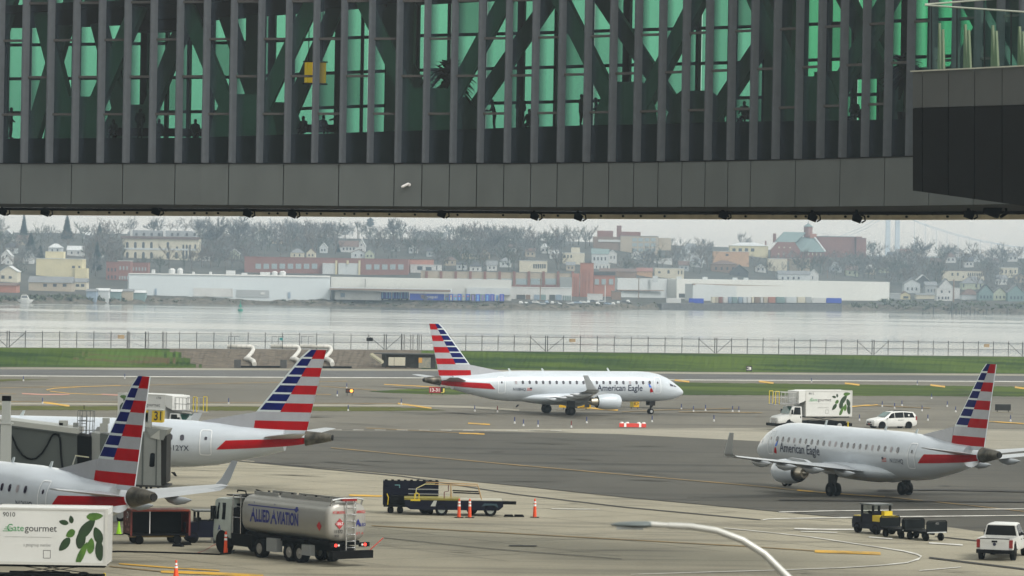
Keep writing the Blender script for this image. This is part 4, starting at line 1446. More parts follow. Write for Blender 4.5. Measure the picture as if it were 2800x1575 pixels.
LEAVES = [(.10, .80, .20, .065, 172, 0), (.27, .86, .13, .075, 105, 0), (.13, .36, .30, .115, 222, 0), (.26, .58, .20, .10, 205, 1), (.62, .68, .46, .15, 42, 0), (.50, .48, .34, .15, 75, 0), (.80, .93, .34, .10, 4, 1), (.52, .18, .44, .10, 60, 1), (.72, .34, .26, .12, 82, 1), (.88, .55, .30, .14, 118, 0), (.92, .26, .36, .14, 98, 0)]
def leaf_print(mb, x_end, z0, h, w, side, y):
    """printed branch in a field w wide whose outer edge is x_end"""
    for cx, cz, ln, wd, ang, mi in LEAVES:
        a = R(ang)
        px = []
        n = 14
        for k in range(n):
            t_ = 2 * math.pi * k / n
            lx, lz = ln * .62 * math.cos(t_), wd * .80 * math.copysign(abs(math.sin(t_)) ** 1.35, math.sin(t_)) * (1 - .2 * math.cos(t_))
            rx, rz_ = lx * math.cos(a) - lz * math.sin(a), lx * math.sin(a) + lz * math.cos(a)
            gx = min(1.0, max(0.0, cx + rx * .9))
            gz = min(1.0, max(0.0, cz + rz_))
            px.append((x_end + w * (1 - gx), y + (side * .0008 * (1 + LEAVES.index((cx, cz, ln, wd, ang, mi)))), z0 + gz * h))
        mb.add(px, [tuple(range(n))], mi)

def catering_truck(label, loc, rz, L=6.0, number="9010", lift=0.0, leaves=1):
    t = thing("catering_truck", label, "truck", loc, rz, "catering trucks")
    z0, z1, w = 1.45 + lift, 4.02 + lift, 1.22
    mb = MB(); mb.box(0, L, -w, w, z0, z1); bx = mb.build("cargo_box", m_boxw, t)
    mb = MB()
    for a, b, c, d in ((-.04, .10, z0 - .02, z1 + .03), (L - .1, L + .03, z0 - .02, z1 + .03)):
        for s_ in (1, -1):
            mb.box(a, b, s_ * (w - .06), s_ * (w + .035), c, d)
    for s_ in (1, -1):
        mb.box(.1, L - .1, s_ * (w - .05), s_ * (w + .03), z1 - .05, z1 + .03)
        mb.box(.1, L - .1, s_ * (w - .05), s_ * (w + .03), z0 - .02, z0 + .12)
    mb.build("box_frame", M("aluminium_trim", (.55, .55, .53), .4, .4), bx)
    mb = MB(); mb.box(-.03, .0, -w + .15, w - .15, z0 + .1, z1 - .25); mb.build("rear_shutter", M("shutter_grey", (.42, .42, .41), .5), bx)
    H_ = z1 - z0
    for s_ in (1, -1):
        y = s_ * (w + .006)
        ex = (-s_, 0, 0)
        lead = L - .9 if s_ > 0 else 0.0
        xg0 = (L - .35) if s_ > 0 else (L - .35 - .43 * L)
        mb = MB()
        f0 = lambda f: (L * (1 - f)) if s_ > 0 else (L * (.34 + f))
        letter(mb, "G", .34, (f0(.10), y, z0 + H_ * .585), ex, (0, 0, 1), 0, bold=.004, width=L * .05)
        letter(mb, "ate", .30, (f0(.155), y, z0 + H_ * .59), ex, (0, 0, 1), 0, bold=.004, width=L * .095)
        for k in range(3):
            xx, xe = f0(.06 + .012 * k), f0(.13)
            mb.box(min(xx, xe), max(xx, xe), y - .003, y + .003, z0 + H_ * (.585 + .035 * k), z0 + H_ * (.597 + .035 * k))
        mb.build("print_mark", m_green_ink, bx)
        mb = MB()
        letter(mb, "gourmet", .30, (f0(.258), y, z0 + H_ * .59), ex, (0, 0, 1), 0, bold=.006, width=L * .29)
        letter(mb, number, .20, ((L - .3) if s_ > 0 else (L - 1.0), y, z0 + H_ * .85), ex, (0, 0, 1), 0, bold=.01)
        mb.build("lettering", m_ink, bx)
        mb = MB()
        letter(mb, "a gategroup member", .15, (xg0 - s_ * .18 * L, y, z0 + H_ * .32), ex, (0, 0, 1), 0, width=L * .25)
        xa, xb = xg0 - s_ * .05, xg0 - s_ * .43 * L
        mb.box(min(xa, xb), max(xa, xb), y - .002, y + .002, z0 + H_ * .485, z0 + H_ * .49)
        mb.build("small_print", m_grey_ink, bx)
        mb = MB()
        xq = xg0 - s_ * .36 * L
        for (a, b, c, d) in ((0, .34, 0, .02), (0, .34, .36, .38), (0, .02, 0, .38), (.32, .34, 0, .38)):
            x_0, x_1 = xq - s_ * a, xq - s_ * b
            mb.box(min(x_0, x_1), max(x_0, x_1), y - .002, y + .002, z0 + .28 + c, z0 + .28 + d)
        mb.build("hatch_outline", m_ink, bx)
        mb = MB(); leaf_print(mb, .16, z0 + .10, H_ * .90, L * .40, s_, y); mb.build("leaf_print", [m_leaf, m_leaf2], bx, fix=False)
    # chassis, scissor lift, cab
    mb = MB(); mb.box(.2, L + 2.2, -.45, .45, .62, .92); mb.box(.1, L - .1, -.95, .95, z0 - .14, z0 - .03); mb.build("chassis", m_chas, t)
    for s_ in (1, -1):
        mb = MB()
        mb.hexa([(1.0, s_ * .6, .92), (1.2, s_ * .6, .92), (1.2, s_ * .7, .92), (1.0, s_ * .7, .92)], [(L - 1.0, s_ * .6, z0 - .1), (L - .8, s_ * .6, z0 - .1), (L - .8, s_ * .7, z0 - .1), (L - 1.0, s_ * .7, z0 - .1)])
        mb.hexa([(L - 1.0, s_ * .72, .92), (L - .8, s_ * .72, .92), (L - .8, s_ * .8, .92), (L - 1.0, s_ * .8, .92)], [(1.0, s_ * .72, z0 - .1), (1.2, s_ * .72, z0 - .1), (1.2, s_ * .8, z0 - .1), (1.0, s_ * .8, z0 - .1)])
        mb.build("scissor_arm", m_chas, t)
        mb = MB(); mb.box(1.9, L - .4, s_ * .8, s_ * 1.05, .5, .95); mb.build("side_locker", m_chas, t)
        for x in (1.25,):
            wheel(t, x, s_ * .92, .48, .48, .42)
        wheel(t, L + 1.55, s_ * .98, .48, .48, .28)
        mb = MB(); mb.cyl((.3, s_ * 1.05, .05), (.3, s_ * 1.05, .9), .07, n=8); mb.build("stabiliser_leg", m_ylw, t)
    mb = MB(); mb.box(-.15, .1, -1.1, 1.1, .45, .75); mb.build("rear_bumper", m_chas, t)
    st = [(L + .35, 1.08, .75, 1.10, 1.55, .98, 2.45), (L + 1.2, 1.08, .75, 1.08, 1.52, .98, 2.45), (L + 1.38, 1.08, .78, 1.06, 1.50, .92, 2.40), (L + 1.75, 1.04, .82, 1.02, 1.48, .90, 1.62), (L + 2.75, .98, .72, .92, 1.35, .72, 1.42), (L + 2.95, .92, .72, .85, 1.18, .66, 1.28)]
    mb = MB(); body_loft(mb, st); cab = mb.build("cab", m_cw, t, smooth=32)
    for s_ in (1, -1):
        mb = MB(); mb.add(side_quad(st, [(L + .5, .06), (L + .5, .86), (L + 1.15, .88), (L + 1.32, .1)], s_), [(0, 1, 2, 3)]); mb.build("side_window", m_glass, cab)
        mb = MB(); mb.cyl((L + 1.55, s_ * .7, .58), (L + 1.55, s_ * 1.06, .58), .60, n=20); mb.build("wheel_arch", m_chas, cab)
        mb = MB(); mb.box(L + 1.45, L + 1.55, s_ * 1.08, s_ * 1.30, 1.65, 2.1); mb.build("mirror", m_chas, cab)
        mb = MB(); mb.slab([(L + 2.92, s_ * .62, 1.0), (L + 2.84, s_ * .88, 1.0), (L + 2.82, s_ * .88, 1.2), (L + 2.88, s_ * .62, 1.2)], (1, 0, 0), .04); mb.build("headlight", m_lamp_w, cab)
        mb = MB(); mb.box(L + .45, L + .55, s_ * 1.098, s_ * 1.115, 1.25, 1.45); mb.build("door_handle", m_chas, cab)
    mb = MB(); mb.quad((L + 1.72, .88, 1.66), (L + 1.72, -.88, 1.66), (L + 1.40, -.86, 2.36), (L + 1.40, .86, 2.36)); mb.build("windscreen", m_glass_g, cab, loc=(.03, 0, .02))
    mb = MB(); mb.box(L + 2.9, L + 3.0, -.55, .55, .72, 1.22); mb.build("grille", m_chrome, cab)
    mb = MB(); mb.box(L + 2.85, L + 3.25, -1.12, 1.12, .45, .72); mb.build("front_bumper", m_chas, t)
    # loading platform over the cab
    zp = 2.72 + lift
    mb = MB(); mb.prism([(L, zp + .3), (L + .8, zp), (L + .8, zp + 1.25), (L, z1)], 'y', -w, w); mb.build("front_fairing", m_boxw, bx)
    mb = MB(); mb.box(L + .6, L + 2.7, -.9, .9, zp - .1, zp); pf = mb.build("platform", M("platform_grey", (.25, .25, .25), .6, .4), t)
    for s_ in (1, -1):
        mb = MB()
        for x in (.9, 1.3, 1.7, 2.1, 2.6):
            mb.cyl((L + x, s_ * .88, zp), (L + x, s_ * .88, zp + 1.1), .03, n=6)
        for z in (.55, 1.1):
            mb.cyl((L + .7, s_ * .88, zp + z), (L + 2.6, s_ * .88, zp + z), .03, n=6)
        mb.build("railing", M("railing_grey", (.38, .38, .37), .5, .4), pf)
        mb = MB()
        for x in (2.75, 3.15):
            mb.cyl((L + x, s_ * .7, zp - .1), (L + x, s_ * .7, zp + 1.2), .035, n=6)
        mb.cyl((L + 2.75, s_ * .7, zp + 1.2), (L + 3.15, s_ * .7, zp + 1.2), .035, n=6)
        mb.build("gate_rail", m_ylw, pf)
    mb = MB(); mb.box(L + 2.7, L + 3.35, -.75, .75, zp - .16, zp - .1); mb.build("dock_lip", M("platform_grey", (.25, .25, .25), .6, .4), pf)
    return t
catering_truck("nearest catering truck at the lower left corner, box printed with leaves", (P(298, 1500, 170).x, 170.0, 0.0), R(181), 5.1, "9010")
catering_truck("catering truck heading left beyond the turning jet, with white cab and platform", G(2312, 1176), R(203), 5.2, "8012")
catering_truck("catering truck half hidden behind the nearest tail and the yellow gate sign", (P(350, 1140, 326).x - 0.2, 327.0, 0.0), R(-34), 5.4, "1750")

def tanker(label, loc, rz):
    t = thing("fuel_tanker", label, "truck", loc, rz)
    m_alu = M("brushed_aluminium", (0.34, 0.335, 0.31), .4, .7, var=.07, scale=1.0, stretch=(.3, 2, 2))
    m_alu_end = M("aluminium_end", (0.33, 0.32, 0.295), .45, .5, var=.06, scale=2)
    def sec(x, ky, kz):
        pts = []
        for k in range(28):
            a = 2 * math.pi * k / 28
            c, s_ = math.cos(a), math.sin(a)
            pts.append((x, 1.24 * ky * math.copysign(abs(c) ** .55, c), 2.28 + 1.02 * kz * math.copysign(abs(s_) ** .60, s_)))
        return pts
    mb = MB(); mb.loft([sec(.55, 1, 1), sec(4.4, 1, 1), sec(8.2, 1, 1)], caps=False); tk = mb.build("tank", m_alu, t, smooth=45)
    mb = MB(); mb.loft([sec(.55, 1, 1), sec(.42, .985, .98), sec(.32, .93, .92), sec(.25, .78, .76), sec(.22, .4, .4)]); mb.build("rear_head", m_alu_end, tk, smooth=60)
    mb = MB(); mb.loft([sec(8.2, 1, 1), sec(8.33, .98, .97), sec(8.42, .9, .88), sec(8.46, .5, .5)]); mb.build("front_head", m_alu_end, tk, smooth=60)
    mb = MB()
    for x0, x1 in ((.6, 5.6), (5.8, 8.1)):
        mb.box(x0, x1, .55, .60, 3.24, 3.46); mb.box(x0, x1, -.60, -.55, 3.24, 3.46)
    mb.build("rollover_rail", m_alu, tk)
    for x in (2.4, 4.6, 6.8):
        mb = MB(); mb.cyl((x, 0, 3.25), (x, 0, 3.42), .28, n=14); mb.cyl((x + .5, .2, 3.25), (x + .5, .2, 3.5), .07, n=8); mb.build("manhole", m_chas, tk)
    mb = MB(); mb.tube([(.5, -.95, 3.1), (.3, -.95, 3.42), (.2, -.5, 3.5), (.2, .5, 3.5), (.3, .95, 3.42), (.5, .95, 3.1)], .05, 8); mb.build("guard_hoop", m_chrome, tk)
    mb = MB(); mb.box(.1, .3, -.45, .45, 3.36, 3.46); mb.build("beacon_bar", m_lamp_r, tk)
    lad = MB()
    for s_ in (-.28, .28):
        lad.tube([(.12, s_ - .1, .75), (.12, s_ - .1, 3.2), (.3, s_ - .1, 3.48)], .035, 6)
    for k in range(7):
        lad.cyl((.12, -.38, .95 + k * .34), (.12, .18, .95 + k * .34), .028, n=6)
    lad.build("ladder", m_chrome, t)
    # prints on the tank
    def side_skin(x, z, s_, off=.012):
        q = max(-1, min(1, (z - 2.28) / 1.02))
        sn = math.copysign(abs(q) ** (1 / .60), q)
        c = math.sqrt(max(0, 1 - sn * sn))
        return Vector((x, s_ * (1.24 * c ** .55 + off), z))
    for s_ in (1, -1):
        for name, word, size, x0, wdt, mat, z in (("lettering", "A", .98, 7.55, .62, m_blue_ink, 1.92), ("lettering", "LLIED", .62, 6.95, 1.30, m_blue_ink, 1.94), ("lettering", "A", .98, 5.6, .62, m_blue_ink, 1.92), ("lettering", "VIATION", .62, 4.98, 2.0, m_blue_ink, 1.94)):
            vs_, fs, w_ = text_geo(word, size, 1.0, .03)
            mb = MB()
            xs0 = x0 if s_ > 0 else 10.6 - x0
            d = -1 if s_ > 0 else 1
            mb.add([side_skin(xs0 + d * x * wdt / w_, z + y, s_) for x, y in vs_], fs)
            mb.build(name, mat, tk, fix=False)
        mb = MB()
        for (xa, xb, za, zb) in ((7.75, 3.2, 2.72, 2.78), (3.30, 3.10, 2.62, 2.90), (3.4, 3.0, 2.70, 2.80)):
            if s_ < 0:
                xa, xb = 10.6 - xa, 10.6 - xb
            mb.add([side_skin(xa, za, s_, .016), side_skin(xb, za, s_, .016), side_skin(xb, zb, s_, .016), side_skin(xa, zb, s_, .016)], [(0, 1, 2, 3)])
        mb.build("emblem", m_blue_ink, tk, fix=False)
        mb = MB()
        mb.add([side_skin(1.05, 2.3, s_, .018), side_skin(.83, 2.05, s_, .018), side_skin(1.05, 1.8, s_, .018), side_skin(1.27, 2.05, s_, .018)], [(0, 1, 2, 3)])
        mb.build("placard", m_placard, tk, fix=False)
    mb = MB(); yy, zz = .55, 2.2
    mb.slab([(.205, yy, zz + .28), (.205, yy + .28, zz), (.205, yy, zz - .28), (.205, yy - .28, zz)], (-1, 0, 0), .012); mb.build("placard", m_placard, tk)
    mb = MB(); letter(mb, "1863", .16, (.185, .73, 2.13), (0, -1, 0), (0, 0, 1), width=.36); mb.build("placard_number", m_wht_ink, tk, fix=False)
    mb = MB(); letter(mb, "NO SMOKING", .15, (.19, 1.0, 2.72), (0, -1, 0), (0, 0, 1), width=.78, bold=.02); letter(mb, "FLAMMABLE", .15, (.19, -.38, 2.72), (0, -1, 0), (0, 0, 1), width=.66, bold=.02); letter(mb, "JET A", .12, (.19, -.45, 1.62), (0, -1, 0), (0, 0, 1), width=.5); mb.build("red_lettering", m_red_ink, tk, fix=False)
    mb = MB(); letter(mb, "11372", .17, (.2, .85, 1.72), (0, -1, 0), (0, 0, 1), width=.5, bold=.02); letter(mb, "RSE", .12, (.2, .85, 1.52), (0, -1, 0), (0, 0, 1), width=.28, bold=.02); mb.build("fleet_number", m_ink, tk, fix=False)
    mb = MB(); letter(mb, "A", .34, (.19, -.42, 2.05), (0, -1, 0), (0, 0, 1), bold=.03); letter(mb, "LLIED", .16, (.19, -.66, 2.05), (0, -1, 0), (0, 0, 1), width=.42, bold=.02); mb.build("lettering", m_blue_ink, tk, fix=False)
    # chassis and rear end
    mb = MB(); mb.box(.3, 10.9, -.45, .45, .70, 1.02); mb.box(.55, 8.3, -.95, .95, 1.05, 1.28); mb.build("chassis", m_chas, t)
    for s_ in (1, -1):
        mb = MB(); mb.box(1.9, 2.7, s_ * .9, s_ * 1.2, .45, 1.0); mb.build("locker", M("locker_grey", (.24, .25, .25), .5, .3), t)
        mb = MB(); mb.box(5.0, 5.95, s_ * .85, s_ * 1.22, .42, 1.12); mb.build("locker", M("locker_grey", (.24, .25, .25), .5, .3), t)
        mb = MB(); mb.box(7.4, 9.4, s_ * .8, s_ * 1.18, .5, 1.15); mb.build("pump_cabinet", m_chas, t)
        mb = MB(); mb.prism([(2.3, 1.05), (2.45, 1.22), (4.5, 1.22), (4.65, 1.05), (4.4, 1.12), (2.5, 1.12)], 'y', s_ * .72, s_ * 1.22); mb.build("fender", m_chas, t)
        for x in (3.0, 3.95, 6.75):
            wheel(t, x, s_ * .96, .50, .50, .48, rim=M("truck_rim", (.30, .29, .27), .4, .6))
        wheel(t, 10.3, s_ * 1.02, .50, .50, .30, rim=M("truck_rim", (.30, .29, .27), .4, .6))
        mb = MB(); mb.box(.0, .15, s_ * .62, s_ * 1.22, 1.0, 1.22); lp = mb.build("lamp_panel", m_chas, t)
        mb = MB(); mb.cyl((.0, s_ * .92, 1.11), (-.03, s_ * .92, 1.11), .085, n=12); mb.build("brake_light", m_lamp_on, lp)
        mb = MB(); mb.cyl((.0, s_ * .74, 1.11), (-.03, s_ * .74, 1.11), .06, n=12); mb.build("reversing_light", m_lamp_w, lp)
    mb = MB(); mb.box(-.25, .1, -1.28, 1.28, .42, .82); mb.build("rear_bumper", m_chas, t)
    mb = MB(); mb.cyl((0, -1.25, .82), (-.45, -1.75, 1.45), .03, n=6); mb.build("marker_rod", M("marker_red", (.6, .08, .06), .5), t)
    # equipment between cab and tank
    mb = MB(); mb.box(8.55, 9.35, -1.1, 1.1, 1.05, 2.5); mb.build("pump_module", m_chas, t)
    mb = MB()
    for x in (8.55, 9.3):
        for y in (-1.15, 1.15):
            mb.cyl((x, y, 1.0), (x, y, 3.2), .03, n=6)
    for z in (2.0, 2.6, 3.2):
        for y in (-1.15, 1.15):
            mb.cyl((8.55, y, z), (9.3, y, z), .025, n=6)
    mb.build("access_frame", m_chrome, t)
    mb = MB(); mb.box(8.3, 10.2, -1.0, 1.0, 3.1, 3.16); mb.tube([(8.4, .9, 3.2), (8.8, .7, 3.4), (9.4, .8, 3.42), (9.9, .5, 3.3)], .04, 6); mb.tube([(8.5, -.6, 3.2), (9.0, -.2, 3.42), (9.6, -.5, 3.4)], .04, 6); mb.build("hose_deck", m_chas, t)
    # cab-over cab
    st = [(9.5, 1.16, .85, 1.16, 1.75, 1.08, 2.98), (10.6, 1.16, .80, 1.16, 1.75, 1.08, 2.98), (11.1, 1.14, .62, 1.12, 1.72, 1.02, 2.92), (11.3, 1.08, .60, 1.05, 1.66, .98, 2.8)]
    mb = MB(); body_loft(mb, st); cab = mb.build("cab", M("cab_pale_green", (.36, .40, .37), .4, var=.1, scale=2), t, smooth=32)
    for s_ in (1, -1):
        mb = MB(); mb.add(side_quad(st, [(10.05, .05), (10.05, .78), (10.85, .78), (10.95, .05)], s_), [(0, 1, 2, 3)]); mb.build("side_window", m_glass, cab)
        mb = MB(); letter(mb, "A", .3, (10.75 if s_ > 0 else 10.4, s_ * 1.175, 1.2), (-s_, 0, 0), (0, 0, 1), bold=.03); mb.build("lettering", m_blue_ink, cab, fix=False)
        mb = MB(); mb.box(10.95, 11.1, s_ * 1.15, s_ * 1.42, 1.8, 2.5); mb.build("mirror", m_chas, cab)
        mb = MB(); mb.cyl((10.3, s_ * .8, .62), (10.3, s_ * 1.175, .62), .62, n=20); mb.build("wheel_arch", m_chas, cab)
    mb = MB(); mb.quad((11.33, .95, 1.75), (11.33, -.95, 1.75), (11.33, -.9, 2.7), (11.33, .9, 2.7)); mb.build("windscreen", m_glass, cab)
    mb = MB(); mb.quad((9.49, .8, 1.9), (9.49, -.8, 1.9), (9.49, -.8, 2.7), (9.49, .8, 2.7)); mb.build("rear_window", m_glass, cab)
    mb = MB(); mb.box(11.2, 11.45, -1.15, 1.15, .45, .75); mb.build("front_bumper", m_chrome, t)
    return t
m_blue_ink = M("print_blue", (0.012, 0.018, 0.16), .5)
m_red_ink = M("print_red", (0.42, 0.03, 0.03), .5)
m_wht_ink = M("print_white", (0.75, 0.75, 0.75), .5)
m_placard = M("placard_red", (0.35, 0.02, 0.025), .5)
tanker("silver aluminium fuel tanker with blue lettering, seen from behind on the apron", G(957, 1549), R(127.5))

# ------------------------------------------------------------------ baggage carts, tugs, loader
def baggage_cart(label, loc, rz):
    t = thing("baggage_cart", label, "cart", loc, rz)
    m_rd = M("cart_red", (0.13, 0.015, 0.010), .55, var=.2, scale=3)
    L, w = 3.3, .78
    mb = MB(); mb.box(-L / 2, L / 2, -w, w, .48, .58); mb.build("deck", m_chas, t)
    mb = MB(); mb.box(-L / 2, L / 2, -w, w, 1.86, 1.92); mb.box(-L / 2 - .02, L / 2 + .02, -w - .02, w + .02, 1.82, 1.87); mb.build("roof", M("cart_roof_red", (0.26, 0.04, 0.015), .6, var=.25, scale=2), t)
    for s_ in (-1, 1):
        mb = MB(); mb.box(s_ * L / 2 - .03, s_ * L / 2 + .03, -w, w, .58, 1.82); e = mb.build("end_panel", m_rd, t)
        if s_ < 0:
            for k in range(8):
                mb = MB(); yy, zz = -.5 + .35 * (k % 3) + .1, .8 + .28 * (k // 2)
                mb.box(-L / 2 - .045, -L / 2 - .03, yy - .05, yy + .05, zz - .07, zz + .07); mb.build("reflector", M("reflector_pink", (.45, .2, .18), .5), e)
            mb = MB(); letter(mb, "D", .34, (-L / 2 - .04, .05, 1.42), (0, -1, 0), (0, 0, 1), bold=.03); mb.build("lettering", m_wht_ink, e, fix=False)
        for y in (-w, w):
            mb = MB(); mb.box(s_ * L / 2 - .05, s_ * L / 2 + .05, y - .04, y + .04, .48, 1.86); mb.build("corner_post", m_rd, t)
    for y in (w,):
        mb = MB(); mb.box(-L / 2, L / 2, y - .02, y, .58, 1.82); mb.build("curtain", m_blackp, t)
    mb = MB(); mb.box(-.62, -.58, -w - .02, -w + .02, .60, 1.82); mb.build("curtain_strap", m_wht_ink, t)
    mb = MB(); mb.box(-L / 2 + .1, L / 2 - .1, -.25, .25, .36, .48); mb.tube([(L / 2, 0, .42), (L / 2 + .7, 0, .38), (L / 2 + 1.15, 0, .42)], .035, 6); mb.build("tow_bar", M("tow_bar_ochre", (.3, .2, .05), .6), t)
    for x in (-1.15, 1.0):
        for s_ in (-1, 1):
            wheel(t, x, s_ * .62, .25, .25, .18, hub_r=.45, rim=m_chas)
    return t
baggage_cart("dark red baggage cart with open side behind the nearest jet's tail", G(428, 1486), R(20))

def tug(label, loc, rz, deck):
    t = thing("baggage_tug", label, "tug", loc, rz)
    mb = MB(); mb.prism([(-1.35, .32), (1.35, .32), (1.4, .7), (1.3, .98), (.35, 1.02), (.30, .72), (-.55, .70), (-.60, 1.0), (-1.35, .98)], 'y', -.68, .68); mb.build("body", m_navyp, t, smooth=30)
    mb = MB(); mb.box(.36, 1.28, -.62, .62, 1.02, 1.06); mb.build("bonnet", deck, t)
    mb = MB(); mb.box(-1.37, -.64, -.70, .70, .80, 1.16); mb.box(-1.30, -1.0, -.3, .3, 1.16, 1.42); mb.build("rear_deck", deck, t)
    for x in (-.62, .45):
        for y in (-.64, .64):
            mb = MB(); mb.box(x - .06, x + .06, y - .05, y + .05, .7, 1.74); mb.build("cab_post", m_blackp, t)
    mb = MB(); mb.box(-.80, .62, -.72, .72, 1.74, 1.82); mb.build("cab_roof", M("tug_roof", (.05, .06, .06), .4), t)
    mb = MB(); mb.box(-.66, -.60, -.6, .6, 1.0, 1.38); mb.build("rear_panel", m_navyp, t)
    mb = MB(); mb.box(-.45, .0, -.45, .45, .75, .92); mb.box(-.52, -.42, -.45, .45, .9, 1.4); mb.build("seat", m_blackp, t)
    for y in (-.66, .66):
        mb = MB(); mb.box(-.6, .42, y - .02, y + .02, .66, 1.22); mb.build("cab_door", m_navyp, t)
    mb = MB(); mb.tube([(.42, .2, 1.0), (.2, .2, 1.25)], .03, 6); mb.cyl((.2, .2, 1.25), (.18, .2, 1.28), .18, n=14); mb.build("steering_wheel", m_blackp, t)
    mb = MB(); mb.quad((.47, .58, 1.12), (.47, -.58, 1.12), (.47, -.58, 1.70), (.47, .58, 1.70)); mb.build("windscreen", glass_mat("tug_glass", (.75, .8, .75), .08), t)
    mb = MB(); mb.box(-1.62, -1.35, -.12, .12, .34, .5); mb.build("hitch", m_blackp, t)
    for x in (-.9, .9):
        for s_ in (-1, 1):
            wheel(t, x, s_ * .58, .33, .33, .22, hub_r=.5, rim=m_chas)
    return t
tug("dark navy baggage tug half hidden beside the fuel tanker's cab", G(566, 1483), R(14), m_navyp)
tug("navy baggage tug with yellow deck pulling two low carts", G(2392, 1459), R(122), m_ylw)
def flat_cart(label, loc, rz):
    t = thing("luggage_dolly", label, "cart", loc, rz, "low carts behind the tug")
    mb = MB(); mb.box(-1.05, 1.05, -.75, .75, .50, .58); mb.build("deck", m_blackp, t)
    for x in (-1.05, 1.05):
        mb = MB()
        pts = [(x, -.74, .5), (x, -.74, 1.1), (x, -.66, 1.2), (x, .66, 1.2), (x, .74, 1.1), (x, .74, .5)]
        mb.tube(pts, .035, 8); e = mb.build("end_frame", m_blackp, t)
        mb = MB(); mb.box(x - .015, x + .015, -.7, .7, .60, 1.15); mb.build("end_panel", M("panel_black", (.006, .008, .009), .6, spec=.1), e)
        mb = MB(); mb.box(x - .03, x + .03, -.72, .72, .50, .555); mb.build("reflective_strip", M("strip_grey", (.45, .47, .48), .4), e)
    mb = MB(); letter(mb, "652", .12, (-1.07, .1, 1.0), (0, -1, 0), (0, 0, 1)); mb.build("fleet_number", m_grey_ink, t, fix=False)
    mb = MB(); mb.tube([(1.05, 0, .45), (1.5, 0, .42)], .035, 6); mb.box(-.8, .8, -.06, .06, .36, .5); mb.build("tow_bar", m_blackp, t)
    for x in (-.75, .75):
        for s_ in (-1, 1):
            wheel(t, x, s_ * .55, .24, .24, .16, hub_r=.5, rim=m_chas)
    return t
flat_cart("low black luggage dolly directly behind the navy tug", G(2463, 1470), R(122))
flat_cart("last low black luggage dolly behind the tug, nearer the pickup", G(2530, 1477), R(122))

def loader(label, loc, rz):
    t = thing("cargo_loader", label, "loader", loc, rz)
    # x = 0 at the rear wheels, platform vehicle heading right
    mb = MB(); mb.prism([(-1.8, .55), (-1.5, .38), (4.0, .38), (4.3, .62), (4.3, .98), (-1.9, .98)], 'y', -1.05, 1.05); mb.build("chassis", m_navyp, t)
    mb = MB(); mb.box(-1.9, 1.6, -1.08, 1.08, .98, 1.10); mb.build("deck", M("deck_olive_yellow", (.20, .17, .025), .6, var=.2, scale=2), t)
    mb = MB(); mb.box(1.6, 4.25, -1.05, 1.05, .98, 1.03); mb.build("rear_deck", M("deck_pale", (.35, .33, .26), .6), t)
    mb = MB(); mb.box(4.3, 5.15, -.12, .12, .72, .92); mb.build("tow_arm", m_blackp, t)
    mrail = M("rail_ochre", (.42, .27, .12), .6)
    for y in (-1.0, 1.0):
        mb = MB(); mb.tube([(1.05, y, 1.05), (1.02, y, 1.95), (2.72, y, 1.9), (2.95, y, 1.05)], .035, 6); mb.tube([(-.55, y, 1.98), (1.02, y, 1.95)], .025, 6); rl = mb.build("rail_frame", mrail, t)
        mb = MB(); mb.tube([(1.15, y, 1.48), (2.8, y, 1.43)], .045, 6); mb.build("mid_rail", m_blackp, rl)
    mb = MB(); mb.tube([(-1.2, -1.0, 1.1), (-1.15, -1.0, 1.7), (-.6, -1.0, 1.98), (0, -1.0, 1.98)], .03, 6); mb.build("grab_rail", M("rail_pale_yellow", (.55, .5, .25), .5), t)
    mb = MB(); mb.tube([(-1.25, -1.06, 1.02), (-1.25, -1.06, 1.35), (-1.1, -1.06, 1.42), (-.98, -1.06, 1.35), (-.98, -1.06, 1.02)], .035, 6); mb.box(-1.5, -.9, -1.12, -.9, .92, 1.02); mb.build("control_stand", m_ylw, t)
    mb = MB(); mb.tube([(.6, -.9, 1.1), (.6, -.9, 1.5), (.85, -.9, 1.55), (.85, -.9, 1.95)], .03, 6); mb.build("lever", M("lever_maroon", (.12, .03, .03), .6), t)
    mb = MB(); mb.prism([(-.25, .60), (.05, .60), (.15, .95), (-.05, .95)], 'y', -1.075, -1.05); mb.build("step_plate", M("step_grey", (.4, .42, .4), .5), t)
    mb = MB(); mb.prism([(2.95, .62), (3.1, .82), (3.9, .82), (4.0, .55), (3.75, .70), (3.2, .70)], 'y', -1.09, -.8); mb.build("mudguard", M("guard_teal", (.02, .05, .07), .5), t)
    for x in (.45, 3.5):
        for s_ in (-1, 1):
            wheel(t, x, s_ * .92, .40, .40, .28, rim=M("loader_rim", (.30, .33, .31), .5))
    for x in (-.6, 2.4):
        wheel(t, x, .95, .36, .36, .26, hub_r=.5, rim=m_chas)
    return t
loader("low navy cargo loader with yellow deck and thin rails, behind the orange cones", G(1187, 1407.5), R(2))
